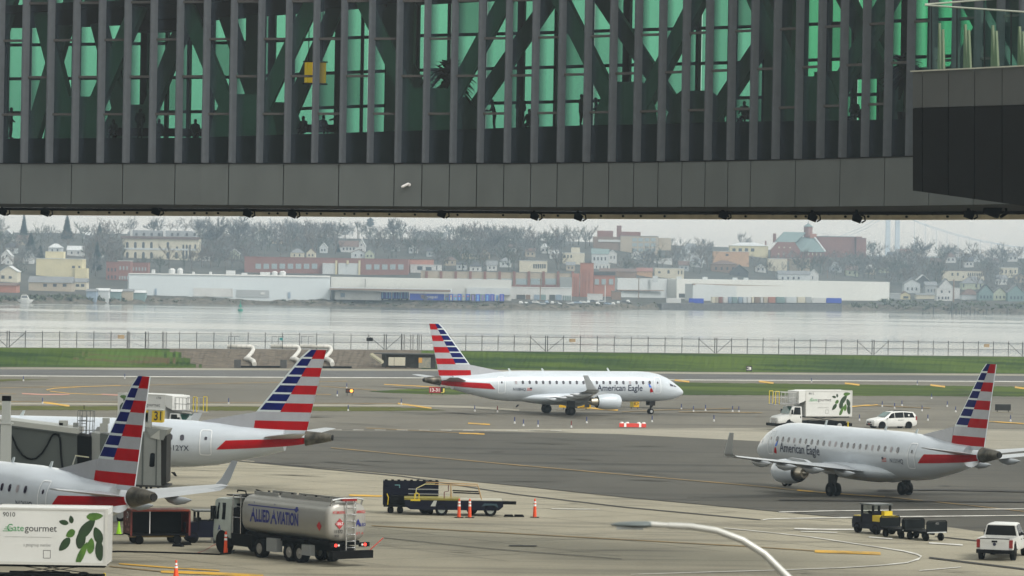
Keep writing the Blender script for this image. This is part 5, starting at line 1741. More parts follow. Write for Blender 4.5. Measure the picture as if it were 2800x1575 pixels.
def container_cart(label, loc, rz):
    t = thing("container_cart", label, "cart", loc, rz)
    mb = MB(); mb.box(-1.75, 1.75, -.7, .7, .42, .54); mb.build("deck", m_blackp, t)
    mb = MB()
    mb.box(-1.72, 1.72, .55, .62, .54, 2.02)
    pn = mb.build("tall_panel", m_navyp, t)
    for k in range(9):
        mb = MB(); x = -1.6 + k * .4; mb.cyl((x, .58, 2.02), (x, .58, 2.08), .09, n=8); mb.build("top_lug", m_blackp, pn)
    mb = MB(); mb.box(-1.80, -1.70, -.62, .62, .54, 2.06); mb.build("end_panel", m_navyp, t)
    mb = MB(); mb.box(-1.05, -.72, .535, .55, 1.7, 1.76); mb.box(-.78, -.72, .535, .55, 1.55, 1.76); mb.build("print_mark", M("print_teal", (.10, .24, .25), .5), pn)
    for z in (1.25, 1.55):
        mb = MB(); mb.tube([(-.2, -.6, z), (1.72, -.6, z)], .03, 6); mb.build("side_rail", M("rail_steel", (.30, .31, .33), .4, .6), t)
    mb = MB(); mb.tube([(-1.5, -.64, .45), (-1.45, -.66, 1.0), (-1.55, -.66, 1.25)], .03, 6); mb.build("hose", m_ylw, t)
    mb = MB(); mb.box(-1.3, -.2, -.5, .5, .56, 1.1); mb.build("machinery", m_blackp, t)
    for x in (-1.3, -.7, 1.2):
        for s_ in (-1, 1):
            wheel(t, x, s_ * .58, .20, .20, .14, hub_r=.45, rim=m_chas)
    return t
container_cart("tall dark navy container cart standing behind the left end of the loader", G(1124, 1403), R(2))

# ------------------------------------------------------------------ cones, chocks, hose
def cone(label, loc, h, kind="tall"):
    t = thing("traffic_cone", label, "cone", loc, 0, "traffic cones on the apron")
    mat = m_cone if kind != "green" else M("cone_lime", (0.35, 0.75, 0.01), .5)
    r = .12 if kind == "tall" else .16
    mb = MB(); mb.box(-.28, .28, -.28, .28, 0, .045); mb.build("base", m_blackp, t)
    k = h / 1.1
    mb = MB(); mb.cyl((0, 0, .045), (0, 0, h * .93), r, r * (.55 if kind == "tall" else .22), 14); mb.cyl((0, 0, h * .93), (0, 0, h), r * .4, r * .3, 10); mb.build("body", mat, t, smooth=40)
    if kind != "green":
        for a, b in ((.60, .70), (.76, .86)):
            f = lambda q: lerp(r, r * (.55 if kind == "tall" else .22), (q * h - .045) / (h * .93 - .045)) + .006
            mb = MB(); mb.cyl((0, 0, a * h), (0, 0, b * h), f(a), f(b), 14, caps=False); mb.build("reflective_band", m_wht_ink, t)
    return t
cone("left one of two tall orange cones before the cargo loader", G(1255, 1416), 1.2)
cone("right one of two tall orange cones before the cargo loader", G(1284, 1416), 1.2)
cone("tall orange cone standing alone right of the cargo loader", G(1462, 1415.5), 1.2)
cone("lime green cone beside the dark red baggage cart", G(325, 1462), .75, "green")
cone("tall orange cone at the fuel tanker's front wheel", G(617, 1514), 1.2)
cone("orange and white cone at the bottom edge near the catering truck", G(481, 1585), .95, "short")
def chock(label, loc, rz):
    mb = MB(); mb.prism([(-.33, 0), (.33, 0), (.24, .16), (-.24, .16)], 'y', -.14, .14)
    o = mb.build("wheel_chock", m_black, None, loc=loc, rot=(0, 0, rz))
    tag(o, label, "chock", "black wheel chocks")
chock("long black chock on the apron between loader and lone cone", G(1391, 1414), R(3))
chock("shorter black chock right beside the long one near the lone cone", G(1419, 1414), R(12))
chock("black chock lying right of the red baggage cart", G(487, 1495), R(-20))
chock("second black chock at the red baggage cart's tow bar", G(507, 1491), R(30))
mb = MB()
pts = [G(u, v, .05) for u, v in ((285, 1509), (330, 1508), (420, 1510), (520, 1513), (600, 1516), (626, 1513), (640, 1505))]
mb.tube(pts, .05, 6)
tag(mb.build("fuel_hose", m_black), "long black hose lying on the apron left of the fuel tanker", "hose")
mb = MB(); pts = [G(u, v, .03) for u, v in ((540, 1512), (560, 1505), (578, 1494), (592, 1487))]
mb.tube(pts, .02, 5)
tag(mb.build("grounding_wire", M("wire_red", (.2, .04, .03), .6)), "thin reddish wire running to the tanker's front wheel", "wire")
# ------------------------------------------------------------------ dark corner block with glass parapet, nearer than the bridge
blk = thing("corner_pavilion", "dark panelled corner block with glass parapet at the upper right", "building", (0, 0, 0))
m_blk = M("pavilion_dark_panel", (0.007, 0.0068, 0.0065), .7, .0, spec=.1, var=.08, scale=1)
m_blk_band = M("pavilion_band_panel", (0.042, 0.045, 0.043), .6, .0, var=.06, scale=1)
YA, YB = 172.0, 160.0
def kp(u, v):
    """point on the pavilion face, which runs towards the camera as it goes right"""
    t = (u - 2493) / (2860 - 2493)
    return P(u, v, lerp(YA, YB, t))
face_n = Vector((kp(2860, 300).y - kp(2493, 300).y, -(kp(2860, 300).x - kp(2493, 300).x), 0)).normalized()
if face_n.y > 0:
    face_n = -face_n
band_u = [2495, 2522, 2593, 2665, 2740, 2820, 2900]
for a, b in zip(band_u, band_u[1:]):
    top = lambda u: interp(u, [(2493, 196), (2900, 176)])
    mid = lambda u: interp(u, [(2493, 296), (2900, 284)])
    low = lambda u: interp(u, [(2493, 521), (2540, 527), (2900, 577)])
    a_, b_ = a + 1, b - 1
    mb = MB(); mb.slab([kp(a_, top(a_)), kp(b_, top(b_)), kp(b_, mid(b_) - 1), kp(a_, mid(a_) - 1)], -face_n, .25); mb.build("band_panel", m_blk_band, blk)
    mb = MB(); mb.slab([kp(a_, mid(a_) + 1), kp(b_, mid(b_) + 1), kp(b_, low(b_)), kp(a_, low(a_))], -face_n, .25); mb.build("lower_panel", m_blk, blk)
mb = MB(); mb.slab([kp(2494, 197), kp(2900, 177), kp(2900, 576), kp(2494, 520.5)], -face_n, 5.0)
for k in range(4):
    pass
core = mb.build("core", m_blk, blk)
core.location = -face_n * .04
for p in (core,):
    p.location = -face_n * .26
mb = MB(); mb.slab([kp(2493, 193.5), kp(2900, 173.5), kp(2900, 177), kp(2493, 197)], face_n, .08); mb.build("sill", M("sill_pale", (.40, .40, .33), .5, .3), blk)
pv = [2530, 2547, 2617, 2692, 2765, 2850]
ptop = lambda u: interp(u, [(2530, 14), (2547, 13), (2850, 36)])
psill = lambda u: interp(u, [(2493, 194), (2900, 174)])
for a, b in zip(pv, pv[1:]):
    mb = MB(); mb.add([kp(a + 1, psill(a)), kp(b - 1, psill(b)), kp(b - 1, ptop(b)), kp(a + 1, ptop(a))], [(0, 1, 2, 3)]); mb.build("parapet_pane", glass_mat("parapet_glass", (.62, .86, .78), .10, .02), blk)
for a in pv[1:]:
    mb = MB(); p0, p1 = kp(a, psill(a)), kp(a, ptop(a)); mb.cyl(p0, p1, .035, n=6); mb.build("parapet_mullion", m_frame, blk)
    mb = MB()
    wdt = .42 if a > 2600 else .30
    q0 = kp(a + 3, psill(a)) - face_n * .25
    tdir = (kp(a + 40, 100) - kp(a, 100)); tdir.z = 0; tdir.normalize()
    hgt = (p1 - p0).z
    for off, h_ in ((.0, .72), (.34, .62)):
        b0 = q0 + tdir * off
        mb.hexa([b0, b0 + tdir * wdt * .8, b0 + tdir * wdt * .8 - face_n * .1, b0 - face_n * .1], [b0 + Vector((0, 0, hgt * h_)), b0 + tdir * wdt * .25 + Vector((0, 0, hgt * h_)), b0 + tdir * wdt * .25 - face_n * .1 + Vector((0, 0, hgt * h_)), b0 - face_n * .1 + Vector((0, 0, hgt * h_))])
    o = mb.build("tapered_reflection", M("reflection_tan", (.26, .22, .15), .6), blk)  # tan wedges modelled behind the panes to imitate reflections in the glass
mb = MB(); mb.cyl(kp(2530, 14), kp(2850, 36), .04, n=6); mb.build("top_rail", M("rail_bright", (.55, .58, .48), .35, .5), blk)
mb = MB(); mb.cyl(kp(2530, 12), P(2720, -3, 168), .04, n=6); mb.build("top_rail", M("rail_bright", (.55, .58, .48), .35, .5), blk)

# ------------------------------------------------------------------ street lamp in the foreground
lp0 = P(2175, 1620, 50)
t = thing("street_lamp", "curved grey street lamp arm in the near foreground, slightly out of focus", "street lamp", (P(2290, 1700, 50).x, 50.0, 0.0))
base = t.location.copy()
m_pole = M("galvanised_pole", (0.45, 0.45, 0.42), .4, .3, var=.08, scale=4)
arm = [(2290, 2200), (2285, 1900), (2262, 1760), (2225, 1670), (2155, 1580), (2090, 1515), (2030, 1477), (1960, 1451), (1890, 1440), (1828, 1437)]
mb = MB(); mb.tube([Vector((0, 0, 0))] + [P(u, v, 50) - base for u, v in arm], [.09, .08, .075, .07, .06, .054, .050, .047, .046, .045, .045], 14); mb.build("pole", m_pole, t, smooth=60)
mb = MB(); mb.tube([P(u, v, 50) - base for u, v in ((1828, 1437), (1775, 1434))], [.035, .045], 10); mb.build("spigot", m_pole, t, smooth=60)
mb = MB()
rings = []
for f, w, h in ((0, .10, .035), (.12, .15, .045), (.45, .16, .045), (.8, .12, .035), (1, .03, .012)):
    c = P(lerp(1780, 1671, f), 1434.5, 50) - base
    rings.append([(c.x, c.y + w * math.cos(2 * math.pi * k / 14), c.z + h * math.sin(2 * math.pi * k / 14)) for k in range(14)])
mb.loft(rings); hd = mb.build("lamp_head", M("lamp_head_grey", (.10, .12, .12), .5, .1), t, smooth=60)
mb = MB(); c = P(1722, 1441, 50) - base; mb.box(c.x - .18, c.x + .18, c.y - .1, c.y + .1, c.z - .03, c.z + .01); mb.build("lens", M("lamp_lens", (.25, .27, .27), .2), hd)

# ------------------------------------------------------------------ gate bridge on the left
YJ = 219.0
jb = thing("gate_bridge", "grey aircraft boarding bridge with cable loops between the two parked jets", "jet bridge", (P(420, 1330, YJ).x, YJ, 0.0))
o_ = jb.location.copy()
m_jg = M("boarding_bridge_grey", (0.075, 0.088, 0.084), .55, .05, var=.07, scale=.8)
m_jl = M("boarding_bridge_light", (0.25, 0.265, 0.255), .5, .1, var=.06, scale=1.2)
m_jw = M("boarding_bridge_white", (0.46, 0.47, 0.44), .5)
J = lambda u, v, dy=0: P(u, v, YJ + dy) - o_
def jbox(name, pts, dy0, dy1, mat, parent=jb):
    mb = MB()
    n_ = len(pts)
    a = [J(u, v, dy0) for u, v in pts]
    b = [q + Vector((0, dy1 - dy0, 0)) for q in a]
    mb.add(a + b, [tuple(range(n_)), tuple(range(n_, 2 * n_))[::-1]] + [(k, (k + 1) % n_, n_ + (k + 1) % n_, n_ + k) for k in range(n_)])
    return mb.build(name, mat, parent)
tun = jbox("tunnel", [(-420, 1110), (210, 1186), (210, 1316), (-420, 1240)], -1.4, 1.4, m_jg)
jbox("roof_edge", [(-420, 1094), (212, 1172), (212, 1186), (-420, 1108)], -1.6, 1.6, m_jw, tun)
jbox("roof_gutter", [(-420, 1108.5), (212, 1186.5), (212, 1190), (-420, 1112)], -1.62, -1.4, m_jg, tun)
jbox("outer_tunnel", [(210, 1190), (250, 1194), (250, 1318), (210, 1314)], -1.2, 1.2, m_chas)
jbox("service_stair_wall", [(250, 1183), (273, 1186), (273, 1270), (250, 1268)], -1.0, 1.0, m_jl)
jbox("rotunda_link", [(273, 1186), (378, 1198), (378, 1322), (273, 1318)], -.9, 1.3, m_jg)
# cab
cabs = jbox("cab", [(372, 1190), (392, 1180), (440, 1186), (440, 1328), (372, 1326)], -1.5, 1.5, m_jl)
jbox("cab_hood", [(396, 1168), (458, 1176), (446, 1204), (428, 1200), (410, 1194)], -1.65, 1.6, m_jl, cabs)
jbox("hood_side", [(410, 1196), (436, 1176), (436, 1203)], -1.72, -1.66, m_jw, cabs)
jbox("panel_rib", [(389, 1186), (393, 1186), (391, 1326), (387, 1326)], -1.56, -1.5, m_jg, cabs)
jbox("panel_rib", [(427, 1188), (430, 1188), (428, 1326), (425, 1326)], -1.56, -1.5, m_jg, cabs)
jbox("cab_window", [(411, 1241), (415, 1238.5), (420, 1238.5), (423.5, 1241), (422.5, 1274), (419, 1277), (411, 1277), (408, 1274)], -1.54, -1.5, m_glass, cabs)
jbox("bellows", [(440, 1200), (456, 1190), (454, 1322), (438, 1328)], -1.4, 1.4, M("bellows_dark", (.018, .018, .017), .9), cabs)
jbox("floor_edge", [(366, 1325), (458, 1329), (458, 1334), (366, 1330)], -1.6, 1.4, M("cab_floor_dark", (.03, .03, .03), .7), cabs)
for u in (384, 400, 412, 432, 446):
    jbox("roller_bracket", [(u - 3, 1330), (u + 3, 1330), (u + 1, 1343), (u - 2, 1341)], -.8, -.4, m_chas, cabs)
jbox("support_column", [(300, 1318), (318, 1318), (318, 1470), (300, 1470)], -.4, .4, m_jl)
for u in (290, 328):
    wheel(jb, J(u, 1470).x, .0, .42, .42, .3)
jbox("sign_post", [(397, 1128), (415, 1130), (413, 1194), (395, 1192)], -1.0, -.7, m_jw)
sg = jbox("gate_sign", [(399, 1121), (446, 1124), (444, 1156), (397, 1153)], -1.0, .2, M("gate_sign_yellow", (.72, .50, .01), .5))
jbox("sign_frame", [(397, 1118.5), (446, 1121), (446, 1124), (397, 1121.5)], -1.05, .25, m_jw, sg)
jbox("sign_strip", [(406, 1122), (416, 1122.5), (414, 1155), (404, 1154.5)], -1.03, -1.0, m_jw, sg)
mb = MB(); letter(mb, "31", .52, J(421, 1149, -1.02), (1, 0, .02), (.03, 0, 1), bold=.02, width=.42); mb.build("gate_number", m_ink, sg, fix=False)
# ladder with cage
m_cage = M("cage_grey", (.22, .23, .23), .5, .4)
lad = thing_parent = None
mb = MB()
for k, u in enumerate((213, 219, 226, 237, 247, 255, 259)):
    dy = (-.2, -.45, -.55, -.6, -.5, -.3, .0)[k]
    mb.tube([J(u, 1124, dy), J(u - 1, 1150, dy), J(u - 3, 1186, dy)], .022, 5)
for v in (1123, 1151, 1176):
    mb.tube([J(213, v - 1, -.1), J(220, v, -.5), J(234, v + .5, -.65), (J(250, v + .5, -.5)), J(259, v, -.05)], .026, 5)
cg = mb.build("ladder_cage", m_cage, jb)
mb = MB()
for u in (222, 238):
    mb.tube([J(u, 1135, .1), J(u - 5, 1245, .1)], .03, 5)
for k in range(12):
    v = 1140 + k * 9
    mb.tube([J(222 - k * .35, v, .1), J(238 - k * .35, v, .1)], .02, 5)
mb.build("ladder", m_cage, jb)
mb = MB(); mb.tube([J(230, 1118, 0), J(230, 1108, 0)], .02, 5); mb.build("mast", m_chas, jb)
def jcube(name, u0, u1, v0, v1, mat, dy=-.3, d=.6):
    return jbox(name, [(u0, v0), (u1, v0 + .6), (u1, v1 + .6), (u0, v1)], dy, dy + d, mat)
jcube("roof_unit", 161, 183, 1150, 1167, m_jw); jcube("roof_unit", 162, 172, 1156, 1167, m_chas, -.33, .03)
jcube("roof_unit", 200, 212, 1156, 1172, m_jl)
jcube("beacon_base", 273, 293, 1158, 1182, m_jw); jcube("beacon", 280, 297, 1143, 1158, m_jw)
jbox("handrail", [(205, 1244), (243, 1249), (243, 1252), (205, 1247)], -1.5, -1.4, M("handrail_yellow_white", (.6, .58, .42), .5))
jbox("handrail_post", [(205, 1247), (208, 1247), (200, 1272), (197, 1270)], -1.5, -1.45, m_jw)
mb = MB()
mb.tube([J(u / 5.367, 1060 + v / 5.367, -1.6) for u, v in ((90, 1180), (95, 800), (110, 680), (135, 655), (165, 690), (205, 770), (250, 880), (330, 990), (400, 1035), (460, 1050), (530, 1040), (620, 960), (690, 850), (750, 730), (785, 690), (820, 680), (855, 692), (880, 740), (888, 820), (897, 1000), (925, 1220))], .06, 7)
mb.build("cable_loop", m_black, jb)
mb = MB(); mb.tube([J(u / 5.367, 1060 + v / 5.367, -1.65) for u, v in ((-40, 640), (20, 640), (60, 690), (75, 800), (60, 1000), (50, 1180))], .09, 7); mb.build("cable_loop", m_black, jb)
pst = thing("apron_post", "white service post with black cap at the left edge above the gate bridge", "post", P(17, 1150, 214), 0)
mb = MB(); mb.box(-.24, .24, -.2, .2, -.1, 1.15); mb.build("shaft", M("post_white", (.5, .52, .5), .5), pst)
mb = MB(); mb.box(-.24, .24, -.22, .22, 1.15, 1.45); mb.build("cap", m_black, pst)
mb = MB(); mb.box(-.40, .40, -.3, .3, -.2, -.1); mb.box(-.3, .3, -.2, .2, -6.1, -.2); mb.build("base", M("post_white", (.5, .52, .5), .5), pst)

# ------------------------------------------------------------------ perimeter fence on the bank
fence = thing("perimeter_fence", "long chain link perimeter fence along the water's edge", "fence", (0, 0, 0))
m_post = M("fence_post", (0.030, 0.030, 0.030), .7, .1, spec=.2)
m_mesh = glass_mat("chain_link", (.94, .94, .93), 0.0, .5, (.16, .16, .16), .05)
def fence_top(u):
    v = interp(u, [(0, 906), (700, 910.5), (1050, 915), (1500, 919.5), (1950, 925), (2700, 935), (2800, 936)])
    c = crest(u)
    return P(u, v, c.y).z
doubles = [22, 1053, 1494, 1957, 2387, 2798]
post_u, u = [], -60.0
bounds = [-440] + doubles + [3240]
for a, b in zip(bounds, bounds[1:]):
    n_ = max(2, int(round((b - a) / interp((a + b) / 2, [(0, 47.5), (1400, 46), (2800, 41)]))))
    post_u += [a + (b - a) * k / n_ for k in range(n_)]
post_u = [x for x in post_u if -80 < x < 2900]
prev = None
for u in post_u:
    c = crest(u)
    h = fence_top(u) - c.z
    mb = MB()
    if u in doubles:
        for du in (-.18, .18):
            mb.cyl((c.x + du, c.y, c.z - .1), (c.x + du, c.y, c.z + h + .12), .075, n=6)
    else:
        mb.cyl((c.x, c.y, c.z - .1), (c.x, c.y, c.z + h + .15), .06, n=6)
    mb.build("post", m_post, fence)
    if prev is not None:
        c0, h0, u0 = prev
        for f in (.94, .47):
            mb = MB(); mb.cyl(c0 + Vector((0, 0, h0 * f)), c + Vector((0, 0, h * f)), .035, n=5); mb.build("rail", m_post, fence)
        mb = MB(); mb.add([c0, c, c + Vector((0, 0, h * .95)), c0 + Vector((0, 0, h0 * .95))], [(0, 1, 2, 3)]); mb.build("chain_link", m_mesh, fence)
        for d_ in doubles:
            if u == d_:
                mb = MB(); mb.cyl(c + Vector((-.15, 0, .1)), c0 + Vector((0, 0, h0 * .93)), .05, n=5); mb.build("brace", m_post, fence)
            if u0 == d_:
                mb = MB(); mb.cyl(c0 + Vector((.15, 0, .1)), c + Vector((0, 0, h * .93)), .05, n=5); mb.build("brace", m_post, fence)
    prev = (c, h, u)
for ua, um, ub, lab in ((351, 402, 451, "double gate with crossed braces in the fence above the grass"), (1102, 1126, 1149, "narrow gate with crossed braces in the fence behind the jet's tail")):
    gt = thing("fence_gate", lab, "gate", crest(um))
    og = gt.location.copy()
    for uu in (ua, um, ub):
        c = crest(uu); h = fence_top(uu) - c.z
        mb = MB()
        for du in (-.2, .2):
            mb.cyl((c.x + du - og.x, c.y - og.y - .1, c.z - og.z - .1), (c.x + du - og.x, c.y - og.y - .1, c.z - og.z + h + .1), .09, n=6)
        mb.build("gate_post", M("gate_steel", (.22, .22, .22), .5, .5), gt)
    for a, b in ((ua, um), (um, ub)):
        c0, c1 = crest(a), crest(b)
        h0, h1 = fence_top(a) - c0.z, fence_top(b) - c1.z
        first = a == ua
        for (fa, fb) in ((.94, .52), (.45, .02)):
            mb = MB()
            z0_, z1_ = (fa, fb) if first else (fb, fa)
            mb.cyl(c0 - og + Vector((0, -.1, h0 * z0_)), c1 - og + Vector((0, -.1, h1 * z1_)), .035, n=5)
            mb.build("gate_brace", M("gate_steel", (.22, .22, .22), .5, .5), gt)
def fence_sign(u, v, w, h, col_, name, label):
    c = crest(u)
    p = P(u, v, c.y - .15)
    mb = MB(); mb.box(-w / 2, w / 2, -.03, .03, -h / 2, h / 2)
    tag(mb.build(name, col_, None, loc=p), label, "sign", "plates on the perimeter fence")
m_tan = M("plate_tan", (.42, .30, .18), .6, var=.2, scale=2)
fence_sign(331, 921, 1.1, .6, m_tan, "fence_plate", "rust tan plate on the fence left of the gate")
fence_sign(1565, 931, 1.1, .6, m_tan, "fence_plate", "tan plate on the fence above the taxiing jet's cabin")
fence_sign(2698, 945, 1.0, .6, m_tan, "fence_plate", "tan plate on the fence above the turning jet's tail")
fence_sign(769, 927, .55, .45, M("plate_teal", (.02, .22, .22), .6), "fence_plate", "small teal plate on the fence above the white pipes")
fence_sign(1011, 928, 1.1, .6, m_black, "fence_plate", "black plate on the fence post left of the taxiing jet's tail")

# ------------------------------------------------------------------ white drain pipes, pump shed
m_pipe = M("pipe_white", (.50, .485, .45), .5, var=.12, scale=1.2)
def pipe_rig(u0, u1, label):
    ya = lambda u, t: foot(u).lerp(crest(u), t)
    c = crest(u1)
    t = thing("drain_pipe", label, "pipe", foot(u1), 0, "white pipes over the soil bank")
    og = t.location.copy()
    r = .36
    Yp = c.y - 1.2
    top = [P(u0, 947, Yp) - og, P(u1 - 8, 948, Yp) - og, P(u1 - 2, 950, Yp) - og, P(u1 + 1, 957, Yp - 1) - og]
    mb = MB(); mb.tube(top, [r, r, r, r * .95], 10); tp = mb.build("upper_run", m_pipe, t, smooth=60)
    def on_bank(u, v, up):
        f_, c_ = foot(u), crest(u)
        for k in range(60):
            t_ = k / 59.0
            y_ = lerp(f_.y, c_.y, t_)
            z_ = c_.z * (t_ * t_ * (3 - 2 * t_))
            if P(u, v, y_).z <= z_ + up:
                break
        return P(u, v, y_) - og
    mid = [top[-1]] + [on_bank(u1 - 4, 965, r * 1.3), on_bank(u1 - 12, 974, r * 1.3), on_bank(u1 - 18, 980, r * 1.3)]
    mb = MB(); mb.tube(mid, r * .92, 10); mb.build("sloping_run", m_pipe, t, smooth=60)
    low = [on_bank(u1 - 20, 981, r * 1.2), on_bank(u1 - 8, 982, r * 1.6), on_bank(u1 + 1, 987, r * 1.6), on_bank(u1 + 4, 996, r * 1.0)]
    mb = MB(); mb.tube(low, r, 10); mb.build("outlet", m_pipe, t, smooth=60)
    for f in (.15, .4, .62, .85):
        q = top[0].lerp(top[1], f)
        d = (top[1] - top[0]).normalized()
        mb = MB(); mb.cyl(q - d * .06, q + d * .06, r * 1.12, n=12); mb.build("flange", M("flange_grey", (.4, .39, .37), .5), tp)
    for f in (.05, .3):
        q = top[0].lerp(top[1], f)
        mb = MB(); mb.cyl(q + Vector((0, 0, r * .8)), q + Vector((0, 0, 1.7)), .04, n=5); mb.cyl(q + Vector((0, 0, 1.7)), q + Vector((.9, 0, 1.7)), .04, n=5); mb.build("hand_rail", m_post, t)
    mb = MB(); q = foot(u1 - 44) - og + Vector((0, 1.0, 0)); mb.box(q.x - .5, q.x + .5, q.y - .3, q.y + .3, .05, 1.3); mb.build("valve_box", M("valve_dark", (.06, .06, .06), .7), t)
    return t
pipe_rig(622, 692, "leftmost white drain pipe bending down the soil bank")
pipe_rig(740, 818, "middle white drain pipe partly behind the parked jet's bright tail")
pipe_rig(820, 905, "rightmost white drain pipe whose bend shows right of the parked jet's fin tip")
sh = thing("pump_shed", "low dark pump shelter dug into the bank left of the taxiing jet's tail", "shed", foot(1125))
og = sh.location.copy()
def shp(u, z, d):
    f = foot(u)
    return Vector((f.x, f.y + d, z)) - og
m_shed = M("shed_dark", (.035, .033, .03), .8, var=.3, scale=1.5)
mb = MB(); a, b = shp(1040, 0, 4), shp(1190, 0, 4); mb.box(a.x, b.x, 3.5, 6.5, 0, 2.2); mb.build("wall", m_shed, sh)
mb = MB(); mb.box(a.x - 1.2, b.x + .4, 2.6, 6.6, 2.2, 2.36); mb.build("roof", m_rwy, sh)
mb = MB(); mb.hexa([shp(1008, 1.9, 4.5), shp(1014, 2.1, 4.5), shp(1048, .9, 1.5), shp(1042, .7, 1.5)], [shp(1008, 2.2, 4.6), shp(1014, 2.4, 4.6), shp(1048, 1.2, 1.6), shp(1042, 1.0, 1.6)]); mb.build("wing_wall", M("concrete_pale", (.30, .28, .2), .8), sh)
for u in (1068, 1084, 1099):
    q = shp(u, 0, 2.6); mb = MB(); mb.box(q.x - .42, q.x + .42, q.y - .4, q.y + .4, .45, 1.75); mb.build("cabinet", M("cabinet_beige", (.50, .47, .38), .6), sh)
q = shp(1160, 0, 2.4); mb = MB(); mb.box(q.x - .95, q.x + .95, q.y - .5, q.y + .3, .1, 1.75); mb.build("generator", M("generator_tan", (.33, .30, .22), .6, c2=(.16, .17, .16), scale=2), sh)
mb = MB(); mb.box(q.x - .95, q.x - .4, q.y - .53, q.y - .5, .9, 1.7); mb.build("warning_plate", M("plate_orange", (.6, .3, .05), .6), sh)
for u in (1052, 1108):
    q = shp(u, 0, 2.2); mb = MB(); mb.cyl((q.x, q.y, 0), (q.x, q.y, 2.2), .07, n=6); mb.build("roof_post", m_post, sh)
for u0, u1, lb in ((640, 780, "long black hose at the foot of the soil bank under the left pipe"), (880, 960, "short black hose at the foot of the bank right of the pipes")):
    a, b = foot(u0), foot(u1)
    mb = MB(); mb.tube([Vector((a.x, a.y + 1.2, .18)), Vector((b.x, b.y + 1.2, .18))], .16, 6)
    tag(mb.build("drain_hose", m_black), lb, "hose", "hoses at the foot of the bank")

# ------------------------------------------------------------------ airfield signs, lights, markers
def sign_box(name, label, u, v, w, h, mats, text=None, tcol=None, leg=.25, rz=0.0, backs=None):
    p = G(u, v)
    t = thing(name, label, "sign", p, rz, "airfield signs")
    x = -w / 2
    for k, (frac, mt) in enumerate(mats):
        mb = MB(); mb.box(x + .01, x + w * frac - .01, -.14, .14, leg, leg + h); pn = mb.build("panel", mt, t)
        if text and k < len(text) and text[k]:
            mb = MB(); letter(mb, text[k], h * .55, (x + w * frac / 2, -.15, leg + h * .23), (1, 0, 0), (0, 0, 1), bold=.015, width=w * frac * .78, align=0.0 if False else .39 / .78 * 1.0)
            mb.build("lettering", tcol[k], pn, fix=False)
        x += w * frac
    for s_ in (-.35, .35):
        mb = MB(); mb.cyl((s_ * w, 0, 0), (s_ * w, 0, leg), .05, n=6); mb.build("leg", m_post, t)
    mb = MB(); mb.box(-w / 2 - .3, w / 2 + .3, -.4, .4, 0, .06); mb.build("pad", m_conc2, t)
    return t
m_sred = M("sign_red", (.28, .008, .02), .5)
m_sblk = M("sign_black", (.008, .008, .008), .6)
m_syel = M("sign_amber", (.72, .42, .01), .5)
m_lit_w = M("sign_white_text", (.8, .78, .76), .5)
m_yl_t = M("sign_yellow_text", (.7, .6, .1), .5)
sign_box("runway_sign", "dark red runway sign with white numerals under the taxiing jet's tail", 1195, 1080, 2.0, .75, [(.72, m_sred), (.28, m_sblk)], ["13-31", "J"], [m_lit_w, m_yl_t])
sign_box("taxiway_sign", "amber taxiway sign with black arrow near the jet's nose wheel", 1735, 1119, 1.05, .8, [(.4, M("sign_olive", (.25, .2, .02), .6)), (.6, m_syel)], [None, "K>"], [None, m_ink])
sign_box("taxiway_sign", "amber taxiway sign behind the taxiing jet's main wheels", 1572, 1121, 3.6, .62, [(.22, m_syel), (.36, m_sblk), (.42, m_syel)], [None, None, "J"], [None, None, m_ink])
sign_box("distance_sign", "small black sign with white numeral on the grass bank", 2048, 1019, .95, .85, [(1.0, m_sblk)], ["3"], [m_lit_w])
sign_box("taxiway_sign", "black back of a wide sign right of the turning jet's tail", 2742, 1128, 1.85, .72, [(1.0, m_sblk)])
gl = thing("guard_light", "glowing orange runway guard light left of the red sign", "light", G(956, 1082), 0)
mb = MB(); mb.box(-.5, .5, -.1, .1, .35, .85); mb.build("housing", m_sblk, gl)
mb = MB(); mb.cyl((.22, -.10, .6), (.22, -.14, .6), .20, n=16); mb.build("lamp", M("amber_lit", (.9, .35, .05), .4, emit=((1.0, .30, .05), 1.6)), gl)
mb = MB(); mb.cyl((-.24, -.10, .6), (-.24, -.13, .6), .17, n=16); mb.build("lamp", M("amber_off", (.10, .03, .02), .3), gl)
for s_ in (-.3, .3):
    mb = MB(); mb.cyl((s_, 0, 0), (s_, 0, .35), .04, n=6); mb.build("leg", m_post, gl)

